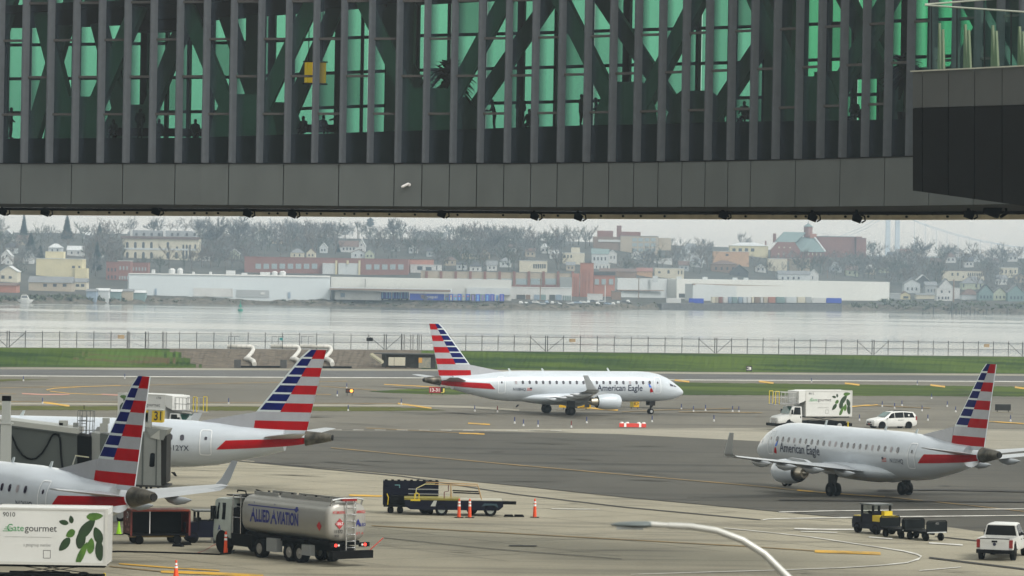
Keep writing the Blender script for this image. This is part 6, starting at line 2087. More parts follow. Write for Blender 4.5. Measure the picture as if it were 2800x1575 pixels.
m_mk_b = M("marker_blue", (.02, .035, .16), .5)
m_mk_r = M("marker_dark_red", (.16, .015, .015), .5)
m_mk_w = M("marker_white", (.50, .50, .49), .5)
proto = {}
def marker(u, v, label, red=False, h=.62):
    t = thing("edge_marker", label, "marker", G(u, v), 0, "taxiway edge markers")
    if red not in proto:
        a = MB(); a.cyl((0, 0, 0), (0, 0, .22), .11, .06, 8)
        b = MB(); b.cyl((0, 0, .22), (0, 0, .66), .05, .05, 8)
        proto[red] = (a.mesh("base", m_mk_w), b.mesh("stick", m_mk_r if red else m_mk_b))
    link("base", proto[red][0], t)
    link("stick", proto[red][1], t)
MARKS = [(625, 1105, "edge marker on the taxiway left of the parked jet's bright fin"), (952, 1124, "edge marker in the dry grass strip below the guard light"), (922, 1083, "edge marker just left of the guard light"), (948, 1062, "edge marker behind the guard light"),
         (116, 1104, "edge marker at the thick yellow bar on the left"), (64, 1042, "edge marker in the small grass wedge at the left"), (341, 1035, "edge marker above the shaded jet tail"), (1097, 1106, "edge marker at the yellow bar left of the taxiing jet"),
         (1298, 1125, "edge marker under the taxiing jet's rear fuselage"), (1360, 1127, "dark red marker under the taxiing jet's belly", True), (1407, 1158, "leftmost of three blue markers in front of the taxiing jet"), (1431, 1165, "middle one of three blue markers in front of the taxiing jet"),
         (1471, 1167, "rightmost of three blue markers in front of the taxiing jet"), (1562, 1169, "dark red marker left of the red and white barricade", True), (1604, 1157, "blue marker in front of the jet's engine"), (1783, 1154, "blue marker in front of the jet's nose wheel"),
         (1863, 1120, "blue marker right of the taxiing jet's nose gear"), (1896, 1126, "second blue marker right of the taxiing jet's nose"), (1929, 1123, "blue marker midway between jet nose and catering truck"), (2003, 1126, "left one of two blue markers before the catering truck"),
         (2020, 1127, "right one of two blue markers before the catering truck"), (1952, 1152, "blue marker low in front of the catering truck"), (2350, 1150, "blue marker between catering truck and minivan"), (2412, 1112, "blue marker on the taxiway right above the minivan"),
         (2446, 1117, "blue marker above the minivan's rear"), (2466, 1110, "rearmost blue marker above the minivan"), (2521, 1124, "blue marker right of the minivan at the yellow line"), (2590, 1112, "blue marker left of the turning jet's fin"),
         (2613, 1127, "second blue marker left of the turning jet's fin"), (2537, 1150, "blue marker between minivan and turning jet's fin"), (2763, 1152, "blue marker right of the turning jet's fin"), (2219, 1046, "marker on the runway shoulder above the catering truck"),
         (2508, 1053, "marker on the runway shoulder left of the turning jet's fin"), (2547, 1090, "marker at the grass island edge left of the turning jet's fin")]
for mk in MARKS:
    marker(mk[0], mk[1], mk[2], len(mk) > 3)
br = thing("low_barricade", "low red and white barricade on the taxiway before the jet's nose wheel", "barricade", G(1730, 1169), R(-2))
mb = MB()
mb.prism([(-.35, .05), (.35, .05), (.22, .42), (-.22, .42)], 'x', -1.35, 1.35)
mb.build("body", M("barricade_red", (.55, .03, .015), .5), br)
for k in range(2):
    x = -.75 + k * 1.5
    mb = MB(); mb.loft([[(x + dx, y * s_, z * 1.0) for y, z in ((-.37, .06), (.37, .06), (.23, .44), (-.23, .44))] for dx, s_ in ((-.11, 1.02), (.11, 1.02))]); mb.build("white_band", M("barricade_white", (.72, .70, .68), .5), br)
for k in (-1.1, -.55, .6, 1.1):
    mb = MB(); mb.cyl((k, 0, .42), (k, 0, .55), .2, .14, 10); mb.build("cap", M("barricade_white", (.72, .70, .68), .5), br)

# ------------------------------------------------------------------ unseen concourse block, added left of the frame to shade the nearest jet
tb = thing("added_shade_block", "grey concourse block added unseen at the root of the boarding bridge to shade the nearest jet", "building", (-58.0, 170.0, 0.0))
mb = MB(); mb.box(-12, 12, -75, 68, 0, 17); mb.build("wall", M("shade_block_panel", (.16, .165, .165), .6, var=.06, scale=.4), tb)
mb = MB(); mb.box(-12.6, 12.8, -75.5, 68.5, 17, 17.8); mb.build("roof", M("shade_block_roof", (.22, .22, .22), .7), tb)
for k in range(18):
    mb = MB(); y = -70 + k * 7.6; mb.box(12.0, 12.06, y, y + 6.6, 5.0, 9.0); mb.build("window", m_glass, tb)
# ------------------------------------------------------------------ far shore
def W(name, c, var=.08, scale=.15):
    return M("far_" + name, c, .85, var=var, scale=scale, spec=.2)
WALL = dict(white=W("white", (.54, .54, .53)), cream=W("cream", (0.540, 0.497, 0.396)), yellow=W("yellow", (0.551, 0.493, 0.320)), grey=W("grey", (0.344, 0.359, 0.366)), pale=W("pale", (0.506, 0.528, 0.535)), brick=W("brick", (0.235, 0.113, 0.095)),
            brown=W("brown", (0.220, 0.155, 0.119)), orange=W("orange", (0.465, 0.292, 0.184)), teal=W("teal", (0.180, 0.252, 0.252)), green=W("green", (0.400, 0.429, 0.328)), blue=W("blue", (0.241, 0.299, 0.371)), dark=W("dark", (0.091, 0.095, 0.098)), rust=W("rust", (0.364, 0.169, 0.126)), tan=W("tan", (0.399, 0.341, 0.269)))
ROOF = dict(dark=W("roof_dark", (0.077, 0.080, 0.087)), grey=W("roof_grey", (0.193, 0.200, 0.207)), brown=W("roof_brown", (0.147, 0.104, 0.090)), light=W("roof_light", (.52, .53, .53)), teal=W("roof_teal", (.17, .225, .22)), red=W("roof_red", (0.245, 0.123, 0.101)))
m_fwin = M("far_window", (.045, .055, .07), .25)
m_fwin_l = M("far_window_pale", (.28, .34, .36), .3)
_wm = {}
def win_mesh(w, h, mat, arch=False):
    k = (round(w, 2), round(h, 2), mat.name, arch)
    if k not in _wm:
        mb = MB()
        if arch:
            n = 6
            poly = [(-w / 2, 0), (w / 2, 0)] + [(w / 2 * math.cos(math.pi * j / n), h - w / 2 + w / 2 * math.sin(math.pi * j / n)) for j in range(n + 1)]
            mb.prism(poly, 'y', -.12, .08)
        else:
            mb.box(-w / 2, w / 2, -.12, .08, 0, h)
        _wm[k] = mb.mesh("window", mat)
    return _wm[k]
def building(name, label, u0, u1, vt, vb, depth=14, wall="white", roof="flat", rise=0, roofmat="dark", cat="building", group=None, wins=(), yaw=0.0, Y=None, eave=.4, base=None, chimney=None):
    """front wall from u0 to u1 and vt (eaves) to vb (ground); rise in picture rows; wins: (u, v_bottom, w px, h px, arch, pale)"""
    um = (u0 + u1) / 2
    p = hit(um, vb) if Y is None else P(um, vb, Y)
    Yb = p.y
    x0, x1 = P(u0, vb, Yb).x, P(u1, vb, Yb).x
    ztop = P(um, vt, Yb).z
    t = thing(name, label, cat, (p.x, Yb, p.z), yaw, group)
    s_ = Yb / FOCAL
    w, h = (x1 - x0) / 2, ztop - p.z
    wm = WALL[wall]
    rm = ROOF[roofmat]
    r = rise * s_
    mb = MB(); mb.box(-w, w, 0, depth, -4, h); mb.build("wall", wm, t)
    rf = MB()
    if roof == "flat":
        rf.box(-w - .2, w + .2, -.2, depth + .2, h, h + max(.35, r)); 
    elif roof == "side":                          # ridge along the front
        rf.prism([(-eave, h - .1), (depth + eave, h - .1), (depth / 2, h + r)], 'x', -w - eave, w + eave)
    elif roof == "front":                         # gable faces the water
        g_ = MB(); g_.prism([(-w, h - .05), (w, h - .05), (0, h + r * .93)], 'y', .05, .4); g_.build("gable", wm, t)
        for sg in (-1, 1):
            rf.hexa([(sg * (w + eave), -.3, h - .35), (0, -.3, h + r - .05), (0, depth, h + r - .05), (sg * (w + eave), depth, h - .35)], [(sg * (w + eave), -.3, h), (0, -.3, h + r + .3), (0, depth, h + r + .3), (sg * (w + eave), depth, h)])
    else:                                         # hip
        k = min(w * .75, depth / 2)
        rf.add([(-w - eave, -eave, h), (w + eave, -eave, h), (w + eave, depth + eave, h), (-w - eave, depth + eave, h), (-w + k, depth / 2, h + r), (w - k, depth / 2, h + r)], [(0, 1, 5, 4), (2, 3, 4, 5), (1, 2, 5), (3, 0, 4), (3, 2, 1, 0)])
    ro = rf.build("roof", rm, t)
    for c_ in (chimney or ()):
        mb = MB(); x = P(c_, vt, Yb).x - p.x; mb.box(x - .6, x + .6, depth * .3, depth * .3 + 1.2, h, h + r + 1.8); mb.build("chimney", WALL["brick"], ro)
    for wv in wins:
        u, v, pw, ph = wv[:4]
        arch = len(wv) > 4 and wv[4]
        pale = len(wv) > 5 and wv[5]
        q = P(u, v, Yb)
        link("window", win_mesh(pw * s_, ph * s_, m_fwin_l if pale else m_fwin, arch), t, (q.x - p.x, 0, q.z - p.z))
    return t
def box_on(t, name, u0, u1, vt, vb, mat, d0=-.3, depth=3.0, dY=0.0):
    """extra part of a building, in the plane of its front"""
    Yb = t.location.y + dY
    a, b = P(u0, vb, Yb), P(u1, vt, Yb)
    mb = MB(); mb.box(a.x - t.location.x, b.x - t.location.x, d0 + dY, d0 + dY + depth, a.z - t.location.z, b.z - t.location.z)
    return mb.build(name, mat, t)
def grid(u0, u1, n, v, w, h, pale=False, arch=False):
    return [(lerp(u0, u1, (k + .5) / n), v, w, h, arch, pale) for k in range(n)]

# landmark: cream arcaded building
A = building("arcaded_building", "cream arcaded three storey building with dark mansard roof on the left hillside", 334, 542, 652, 709, 22, "cream", "flat", 2, "brown",
             wins=[(u, 679.5, 7, 18, True) for u in (348, 370, 392, 414, 459)] + [(u, 707, 7, 18, True) for u in (348, 370, 392, 414, 459, 482)] + [(u, 707, 5, 38, True) for u in (501, 510, 519)] + [(437, 679.5, 6, 6, True), (484, 679.5, 6, 6, True), (534, 680, 5, 12, True)])
mb = MB(); s_ = A.location.y / FOCAL
x0, x1 = P(340, 650, A.location.y).x - A.location.x, P(536, 650, A.location.y).x - A.location.x
h0, h1 = P(437, 650.5, A.location.y).z - A.location.z, P(437, 630, A.location.y).z - A.location.z
mb.hexa([(x0, 1, h0), (x1, 1, h0), (x1, 21, h0), (x0, 21, h0)], [(x0 + 3, 5, h1), (x1 - 3, 5, h1), (x1 - 3, 18, h1), (x0 + 3, 18, h1)]); mb.build("mansard_roof", ROOF["grey"], A)
box_on(A, "cornice", 330, 546, 648.5, 652, ROOF["brown"], -.9, 1.2)
for u in (358.5, 449):
    box_on(A, "chimney", u - 3, u + 3, 626, 648, WALL["white"], .6, 1.6)
for u in (372, 393, 414, 434, 470, 486, 510, 532):
    box_on(A, "dormer", u - 3, u + 3, 637, 645, WALL["dark"], 2.0, 1.0)
box_on(A, "string_course", 334, 542, 680.5, 682, WALL["pale"], -.3, .4)

building("flat_block", "pale yellow flat roofed block with penthouse left of the arcaded building", 98, 224, 708, 759, 20, "yellow", "flat", 0, "light", wins=[(201, 733, 8, 6), (217, 733, 5, 6), (215, 757, 8, 9), (229, 757, 8, 9)])
F1 = bpy.data.objects["flat_block"]
box_on(F1, "penthouse", 122, 172, 688, 708, WALL["yellow"], 3, 10)
box_on(F1, "side_wing", 205, 238, 734, 766, WALL["yellow"], -1.5, 12)
building("bungalow", "low bungalow with long grey roof by the left shore", 78, 196, 772, 796, 14, "tan", "side", 16, "grey", "house", wins=grid(110, 190, 3, 784, 10, 8))
building("bungalow_wing", "yellowish wing at the right end of the grey roofed bungalow", 197, 236, 771, 793, 12, "cream", "side", 10, "grey", "house", wins=[(212, 784, 9, 7), (226, 784, 9, 7)])
building("clapboard_house", "cream gabled house at the far left edge of the shore", 0, 46, 742, 772, 16, "cream", "front", 14, "light", "house", wins=[(8, 762, 9, 9), (28, 762, 8, 7)])
building("gabled_house", "white gabled house high at the left edge", 2, 30, 700, 724, 12, "white", "front", 16, "light", "house", wins=[(18, 703, 4, 6), (22, 720, 4, 6)])
building("gabled_house", "white steep gabled house left of the pale yellow block", 62, 90, 704, 722, 12, "white", "front", 18, "grey", "house", wins=[(74, 699, 3, 6), (76, 720, 4, 5)])
building("brick_shed", "red brick shed at the far left waterline", -20, 44, 780, 800, 14, "rust", "side", 6, "brown", "shed")
for k, (u0, u1, vt, wl_, rf, lb) in enumerate(((236, 262, 796, "blue", "grey", "bluish boathouse at the water, leftmost of the shanties"), (262, 296, 794, "pale", "light", "pale shanty with light roof by the left shore"), (296, 330, 797, "teal", "light", "teal boathouse under a light roof by the left shore"),
                                           (330, 362, 796, "tan", "grey", "tan shanty between two teal boathouses"), (362, 396, 800, "teal", "light", "teal boathouse, rightmost of the shanties"))):
    building("boathouse", lb, u0, u1, vt, 824, 10, wl_, "side", 6, rf, "shed", "boathouses by the left shore")
building("row_house", "brick row house just left of the long white warehouse", 290, 322, 716, 766, 14, "brick", "flat", 1, "brown", "house", wins=grid(292, 320, 3, 742, 4, 9) + grid(292, 320, 3, 762, 4, 9))
building("row_house", "brick row house with pale porch behind the warehouse's left corner", 322, 356, 714, 768, 14, "brick", "flat", 1, "light", "house", wins=grid(324, 352, 3, 738, 4, 10, True) + grid(324, 352, 4, 764, 4, 9, True))
building("row_house", "brick row house half behind the white warehouse's left roof", 358, 404, 718, 752, 14, "brick", "flat", 1, "brown", "house", wins=grid(360, 402, 5, 740, 4, 9, True))

# long white warehouse
m_wh = W("warehouse_white", (.56, .60, .62), .04, .03)
m_wh2 = W("warehouse_bright", (.54, .54, .51), .04, .03)
p0, p1 = hit(352, 806), hit(902, 818)
wa = thing("warehouse", "long plain white warehouse with blank wall facing the water, left of the trailers", "building", p0)
def slanted(t, name, pa, pb, za, zb, depth, mat, sink=3.0, zbase=None):
    """wall block whose front runs from pa to pb"""
    d = (pb - pa); d.z = 0
    n = Vector((-d.y, d.x, 0)).normalized()
    if n.y < 0:
        n = -n
    og = t.location
    z0 = (min(pa.z, pb.z) - sink) if zbase is None else zbase
    b = [Vector((q.x, q.y, z0)) - og for q in (pa, pb, pb + n * depth, pa + n * depth)]
    t_ = [Vector((q.x, q.y, z)) - og for q, z in ((pa, za), (pb, zb), (pb + n * depth, zb), (pa + n * depth, za))]
    mb = MB(); mb.hexa(b, t_)
    return mb.build(name, mat, t)
slanted(wa, "wall", p0, p1, P(352, 748, p0.y).z, P(902, 755.5, p1.y).z, 60, m_wh)
n_ = Vector((-(p1 - p0).y, (p1 - p0).x, 0)).normalized()
slanted(wa, "parapet", p0 - n_ * .4, p1 - n_ * .4, P(352, 746.5, p0.y).z, P(902, 754, p1.y).z, 1.0, W("parapet", (.7, .7, .68)), zbase=P(500, 751.5, (p0.y + p1.y) / 2).z)
def on_wall(u, v, w, h, mat, name, off=.3):
    f = (u - 352) / (902 - 352)
    q = p0.lerp(p1, f)
    z = P(u, v, q.y).z
    s_ = q.y / FOCAL
    d = (p1 - p0).normalized()
    mb = MB()
    c = q - n_ * off - wa.location
    z -= wa.location.z
    hw = w * s_ / 2
    mb.hexa([Vector((c.x, c.y, z)) - d * hw, Vector((c.x, c.y, z)) + d * hw, Vector((c.x, c.y, z)) + d * hw + n_ * .2, Vector((c.x, c.y, z)) - d * hw + n_ * .2],
            [Vector((c.x, c.y, z + h * s_)) - d * hw, Vector((c.x, c.y, z + h * s_)) + d * hw, Vector((c.x, c.y, z + h * s_)) + d * hw + n_ * .2, Vector((c.x, c.y, z + h * s_)) - d * hw + n_ * .2])
    mb.build(name, mat, wa)
on_wall(425, 806, 6, 17, WALL["blue"], "door"); on_wall(790, 816, 7, 17, WALL["blue"], "door"); on_wall(632, 811, 4, 22, WALL["dark"], "drain_pipe")
on_wall(582, 811, 108, 23, WALL["white"], "dock_door"); on_wall(690, 813, 90, 20, WALL["grey"], "dock_door"); on_wall(717, 805, 12, 6, WALL["white"], "wall_sign", .6)
for u, v, w, h, rnd in ((418, 743, 8, 12, 0), (470, 745, 18, 16, 1), (492, 745, 16, 17, 1), (630, 746, 24, 12, 0), (668, 747, 14, 6, 0), (528, 746, 5, 7, 0), (752, 752, 16, 12, 1), (774, 752, 18, 13, 1), (725, 752, 26, 9, 0), (575, 746, 6, 8, 0)):
    f = (u - 352) / 550.0
    q = p0.lerp(p1, f) + n_ * 10
    s_ = q.y / FOCAL
    zt = lerp(P(352, 748, p0.y).z, P(902, 755.5, p1.y).z, f) - wa.location.z
    mb = MB(); c = q - wa.location
    if rnd:
        mb.cyl((c.x, c.y, zt), (c.x, c.y, zt + h * s_ * .75), w * s_ / 2, n=12); mb.cyl((c.x, c.y, zt + h * s_ * .75), (c.x, c.y, zt + h * s_), w * s_ / 2, w * s_ * .2, n=12)
    else:
        mb.box(c.x - w * s_ / 2, c.x + w * s_ / 2, c.y, c.y + 4, zt, zt + h * s_)
    mb.build("roof_unit", WALL["white"], wa)
q0, q1 = hit(903, 818), hit(1398, 827)
wb = thing("warehouse", "bright white warehouse behind the blue trailers with a long canopy", "building", q0)
slanted(wb, "wall", q0 + Vector((0, 6, 0)), q1 + Vector((0, 30, 0)), P(903, 757, q0.y + 6).z, P(1398, 765.5, q1.y + 30).z, 60, m_wh2)
slanted(wb, "canopy", q0 + Vector((0, -8, 0)), hit(1232, 824) + Vector((0, -2, 0)), P(903, 785, q0.y - 8).z, P(1232, 790, hit(1232, 824).y).z, 14, WALL["pale"], zbase=P(1060, 796, q0.y).z)
slanted(wb, "canopy_edge", q0 + Vector((0, -8.6, 0)), hit(1232, 824) + Vector((0, -2.6, 0)), P(903, 788, q0.y - 8).z, P(1232, 793, hit(1232, 824).y).z, .5, WALL["brown"], zbase=P(1060, 795, q0.y).z)
box_on(wb, "canopy_post", 906, 910, 787, 819, WALL["dark"], -8, .8)
box_on(wb, "office", 916, 1042, 797, 819, WALL["white"], -3, 6)
box_on(wb, "window", 932, 944, 801, 812, WALL["blue"], -3.4, .5)
box_on(wb, "drain_pipe", 996.5, 998.5, 763, 786, WALL["dark"], 5, .6)
box_on(wb, "wall_sign", 1347, 1365, 782, 787, WALL["dark"], 20, .6)
box_on(wb, "office_annex", 1275, 1396, 788, 805, WALL["pale"], 8, 6)

# trailers along the shore
m_tr_b = W("trailer_blue", (.03, .07, .42), .1)
m_tr_l = W("trailer_cyan", (.16, .34, .62), .2, .6)
def trailer(label, u0, u1, vt, vb, mat, side=True, text=None, dY=0.0, group="trailers along the shore"):
    p = hit((u0 + u1) / 2, vb) if dY == 0 else P((u0 + u1) / 2, vb, hit((u0 + u1) / 2, vb).y + dY)
    s_ = p.y / FOCAL
    t = thing("trailer", label, "trailer", p, 0, group)
    w, h = (u1 - u0) * s_ / 2, (vb - vt) * s_
    mb = MB(); mb.box(-w, w, 0, 2.6 if side else 10, h * .2, h); bx = mb.build("box", mat, t)
    mb = MB(); mb.box(-w * .98, w * .98, .1, 2.2, h * .12, h * .2); mb.build("frame", WALL["dark"], t)
    for x in ((-w * .75, w * .6, w * .8) if side else (-w * .6, w * .6)):
        mb = MB(); mb.cyl((x, .2, h * .1), (x, .6, h * .1), h * .11, n=8); mb.build("wheel", m_black, t)
    if text:
        s2 = h * .34
        mb = MB(); letter(mb, text, s2, (w * .0, -.05, h * .45), (1, 0, 0), (0, 0, 1), bold=.02, width=w * .62); mb.build("lettering", WALL["white"], bx, fix=False)
        mb = MB(); mb.cyl((-w * .25, -.02, h * .62), (-w * .25, -.08, h * .62), h * .2, n=12); mb.build("roundel", W("roundel", (.45, .1, .14)), bx)
    return t, w, h, bx
for k, (u0, u1) in enumerate(((1042, 1070), (1072, 1094), (1095, 1117))):
    t, w, h, bx = trailer(("leftmost", "second", "third")[k] + " blue trailer with pale splash print left of the long lettered one", u0, u1, 799, 821, m_tr_b)
    for x in (-.75, .1, .7):
        mb = MB(); mb.box(w * (x - .13), w * (x + .13), -.06, 0, h * .25, h * .97); mb.build("print_band", m_tr_l, bx)
trailer("long blue trailer with white lettering and round emblem", 1120, 1214, 803, 825, m_tr_b, text="pepsi")
cans = ["blue", "teal", "blue", "green", "blue", "grey"]
for k in range(6):
    t, w, h, bx = trailer("blue drinks trailer end in the row right of the lettered trailer, number %s from it" % ("one", "two", "three", "four", "five", "six")[k], 1216 + k * 11.6, 1226.6 + k * 11.6, 804, 826, m_tr_b if k % 2 else WALL["blue"], side=False)
    mb = MB(); mb.box(-w * .45, w * .45, -.06, 0, h * .25, h * .9); mb.build("can_print", (m_tr_l, WALL["green"], m_tr_l)[k % 3], bx)
    mb = MB(); mb.cyl((0, -.06, h * .72), (0, -.1, h * .72), w * .4, n=8); mb.build("roundel", W("roundel", (.45, .1, .14)), bx)
for k in range(7):
    t, w, h, bx = trailer("darker drinks trailer end near the white dock building, place %s in its row" % ("one", "two", "three", "four", "five", "six", "seven")[k], 1287 + k * 13.2, 1299 + k * 13.2, 804.5, 828, (WALL["dark"], m_tr_b, WALL["teal"], m_tr_b, m_tr_b, WALL["pale"], m_tr_b)[k], side=False)
    mb = MB(); mb.box(-w * .45, w * .45, -.06, 0, h * .25, h * .9); mb.build("can_print", m_tr_l if k % 2 else W("print_purple", (.22, .18, .40)), bx)
db = building("dock_building", "low bright white dock building left of the brick tower", 1330, 1563, 787, 819, 30, "white", "flat", 1, "light")
for k, (u0, u1, c_) in enumerate(((1412, 1436, "dark"), (1438, 1450, "brown"), (1460, 1476, "blue"), (1478, 1493, "teal"), (1502, 1518, "dark"), (1519, 1536, "blue"))):
    box_on(db, "dock_door", u0, u1, 806, 825, WALL[c_], -.3, .5)
for u in (1541, 1547, 1553, 1559):
    box_on(db, "dock_door", u - 1.8, u + 1.8, 808, 822, WALL["teal"], -.3, .5)
right_cols = [("cream", 1946, 1956), ("tan", 1957, 1964), ("brick", 1966, 1976), ("white", 1978, 1990), ("blue", 1992, 2000), ("teal", 2003, 2016), ("blue", 2020, 2030), ("pale", 2032, 2042), ("white", 2044, 2054), ("cream", 2056, 2062), ("brown", 2064, 2078), ("white", 2080, 2086), ("tan", 2088, 2098), ("rust", 2102, 2120), ("teal", 2123, 2146), ("pale", 2150, 2178), ("cream", 2181, 2202), ("grey", 2204, 2219)]
ords = ["first", "second", "third", "fourth", "fifth", "sixth", "seventh", "eighth", "ninth", "tenth", "eleventh", "twelfth", "thirteenth", "fourteenth", "fifteenth", "sixteenth", "seventeenth", "eighteenth"]
for k, (c_, u0, u1) in enumerate(right_cols):
    trailer("%s trailer end, %s from the left above the dark sea wall" % ({"brick": "maroon", "rust": "red", "tan": "tan", "pale": "pale grey"}.get(c_, c_), ords[k]), u0, u1, 812, 832, WALL[c_], side=False, group="trailers above the sea wall")
trailer("white trailer standing side on, left of the row above the sea wall", 1822, 1862, 815, 832, WALL["white"], group="trailers above the sea wall")
trailer("blue trailer side on, next to the white one above the sea wall", 1884, 1924, 816, 832, m_tr_b, group="trailers above the sea wall")
trailer("white trailer side on near the right end of the sea wall row", 2221, 2258, 814, 832, WALL["white"], group="trailers above the sea wall")
trailer("deep blue trailer side on at the right end of the sea wall row", 2260, 2301, 815, 832, m_tr_b, group="trailers above the sea wall")
sw0, sw1 = hit(1808, 843), hit(2300, 844)
sw = thing("sea_wall", "dark timber sea wall under the row of trailers on the far shore", "wall", sw0)
slanted(sw, "face", sw0 + Vector((0, -6, 0)), sw1 + Vector((0, -6, 0)), P(1808, 830, sw0.y - 6).z, P(2300, 832, sw1.y - 6).z, 8, W("sea_wall", (.10, .10, .10), .3, .6), sink=4)

# brick factory, tower, second warehouse
fb = building("brick_factory", "long low brick factory with window bays above the white warehouse", 668, 1116, 706, 750, 30, "brick", "flat", 1.5, "red", wins=[(u, 735, 15, 14, False, True) for u in range(706, 880, 22)] + [(u, 737, 15, 14, False, True) for u in range(1008, 1112, 22)])
box_on(fb, "glass_front", 882, 918, 720, 750, WALL["pale"], -2, 2)
box_on(fb, "glass_front", 925, 980, 720, 752, WALL["pale"], -2, 2)
for u in (920, 983, 951):
    box_on(fb, "yellow_pier", u - 3, u + 3, 712, 752 if u != 951 else 722, WALL["yellow"], -2.6, 1)
building("brick_annex", "red brick annex at the right end of the brick factory", 1117, 1184, 710, 745, 26, "rust", "flat", 1, "brown")
building("white_annex", "white flat building with dark openings before the brick annex", 1122, 1206, 725, 746, 18, "white", "flat", 1, "light", wins=[(1148, 738, 14, 10), (1172, 739, 16, 9), (1194, 738, 3, 12)])
fc = building("concrete_factory", "long factory of pale beams and brick piers left of the brick tower", 1150, 1572, 744, 786, 30, "tan", "flat", 0, "grey")
for k in range(11):
    u = 1166 + k * 40
    box_on(fc, "pier", u - 4, u + 4, 742, 786, WALL["brick"], -.8, 1.2)
    box_on(fc, "window_band", u + 5, u + 35, 762, 778, m_fwin_l, -.3, .5)
    box_on(fc, "sill", u + 5, u + 35, 778.5, 786, WALL["brick"], -.4, .6)
bt = building("brick_tower", "stepped orange brick tower between the white buildings", 1586, 1622, 720, 812, 14, "rust", "flat", 0, "red")
box_on(bt, "side_block", 1564, 1585, 748, 812, WALL["rust"], .5, 12)
box_on(bt, "low_block", 1623, 1682, 752, 810, WALL["rust"], 2, 14)
box_on(bt, "low_roof", 1622, 1683, 744, 752, WALL["dark"], 1.5, 14)
for u in (1571, 1577, 1594, 1602, 1612):
    box_on(bt, "joint", u - .8, u + .8, 735 if u > 1585 else 756, 810, WALL["brick"], -.4 if u > 1585 else .2, .5)
for u in (1632, 1651, 1671):
    box_on(bt, "window", u - 6, u + 6, 763, 778, m_fwin_l, 1.7, .5)
wc = thing("warehouse", "long cream white warehouse behind the sea wall trailers", "building", hit(1690, 812))
og = wc.location
slanted(wc, "grey_wall", hit(1688, 813), hit(1850, 815), P(1688, 760, hit(1688, 813).y).z, P(1850, 763, hit(1850, 815).y).z, 40, W("warehouse_grey", (.44, .46, .46), .04, .03))
slanted(wc, "cream_wall", hit(1850, 816) + Vector((0, 1, 0)), hit(2432, 822) + Vector((0, 1, 0)), P(1850, 763, hit(1850, 816).y).z, P(2432, 771, hit(2432, 822).y).z, 60, m_wh2)
slanted(wc, "low_block", hit(1893, 822) + Vector((0, -5, 0)), hit(2012, 823) + Vector((0, -5, 0)), P(1893, 776, hit(1893, 822).y - 5).z, P(2012, 782, hit(2012, 823).y - 5).z, 5.5, W("warehouse_grey", (.44, .46, .46), .04, .03))
slanted(wc, "low_roof_edge", hit(1893, 822) + Vector((0, -5.4, 0)), hit(2175, 823) + Vector((0, -1, 0)), P(1893, 775, hit(1893, 822).y - 5).z, P(2175, 783, hit(2175, 823).y).z, .5, WALL["brown"], zbase=P(2030, 781, hit(2030, 822).y).z)
slanted(wc, "canopy", hit(1690, 813) + Vector((0, -2, 0)), hit(1815, 815) + Vector((0, -2, 0)), P(1690, 792, hit(1690, 813).y).z, P(1815, 793.5, hit(1815, 815).y).z, 1.6, WALL["brown"], zbase=P(1750, 795, hit(1750, 814).y).z)
box_on(wc, "dock_opening", 1856, 1880, 803, 814, WALL["dark"], -1.2, 1)
for u in (1792, 1857, 1928, 2010, 2040):
    mb = MB(); q = P(u, 758 + (u - 1790) * .02, hit(u, 816).y + 12) - og; s_ = 2000 / FOCAL; mb.box(q.x - 1.5, q.x + 1.5, q.y, q.y + 3, q.z - 3, q.z + .8); mb.build("roof_unit", WALL["pale"], wc)
mb = MB(); q = P(2252, 812, hit(2252, 820).y - .6) - og; mb.box(q.x - 1.4, q.x + 1.4, q.y, q.y + .6, q.z, q.z + 2.4); mb.build("vent", WALL["dark"], wc)
building("grey_hut", "small brown grey hut on the shore right of the brick tower", 1672, 1698, 797, 820, 8, "brown", "flat", 1, "grey", "shed")
building("sign_wall", "low white wall with faded print right of the brick tower", 1606, 1648, 805, 821, 3, "white", "flat", 0, "light", "wall")

# hillside buildings
sc = building("school", "large cream and glass school block on the skyline right of the middle", 1696, 1800, 646, 694, 24, "tan", "flat", 1, "grey", wins=[(u, v, 13, 9, False, True) for u in (1735, 1752, 1769, 1786) for v in (660, 674, 688)])
box_on(sc, "brick_wing", 1622, 1712, 648, 684, WALL["brown"], 1, 20)
box_on(sc, "window_band", 1636, 1708, 656, 661, WALL["white"], .6, .6)
box_on(sc, "roof_block", 1634, 1677, 631, 648, WALL["brick"], 4, 10)
box_on(sc, "roof_block", 1700, 1752, 634, 646, WALL["brick"], 4, 10)
box_on(sc, "chimney", 1687, 1700, 617, 648, WALL["brick"], 3, 6)
box_on(sc, "side_wing", 1801, 1836, 651, 684, WALL["tan"], 2, 18)
building("towered_house", "cream house with square tower below the school", 1538, 1598, 692, 722, 14, "cream", "flat", 1, "light", "house", wins=grid(1540, 1566, 3, 705, 4, 8))
box_on(bpy.data.objects["towered_house"], "tower", 1562, 1586, 677, 694, WALL["cream"], 2, 6)
building("chapel", "pale house with grey green roof and front gable left below the school", 1618, 1664, 694, 724, 16, "pale", "side", 14, "teal", "house", wins=grid(1620, 1660, 4, 712, 4, 9))
building("gabled_house", "white gable beside the grey green roofed house", 1664, 1686, 694, 720, 14, "white", "front", 10, "light", "house", wins=grid(1666, 1684, 2, 708, 3, 8))
building("tenement", "cream tenement with a row of narrow windows left of the brick tower", 1420, 1496, 714, 748, 18, "cream", "flat", 1, "light", wins=[(u, 734, 4, 12) for u in (1460, 1466, 1472, 1478, 1484, 1490)])
building("white_hall", "white hall with narrow dark windows behind the brick tower", 1623, 1668, 722, 738, 12, "white", "flat", 1, "light", wins=grid(1626, 1666, 4, 734, 3, 7))
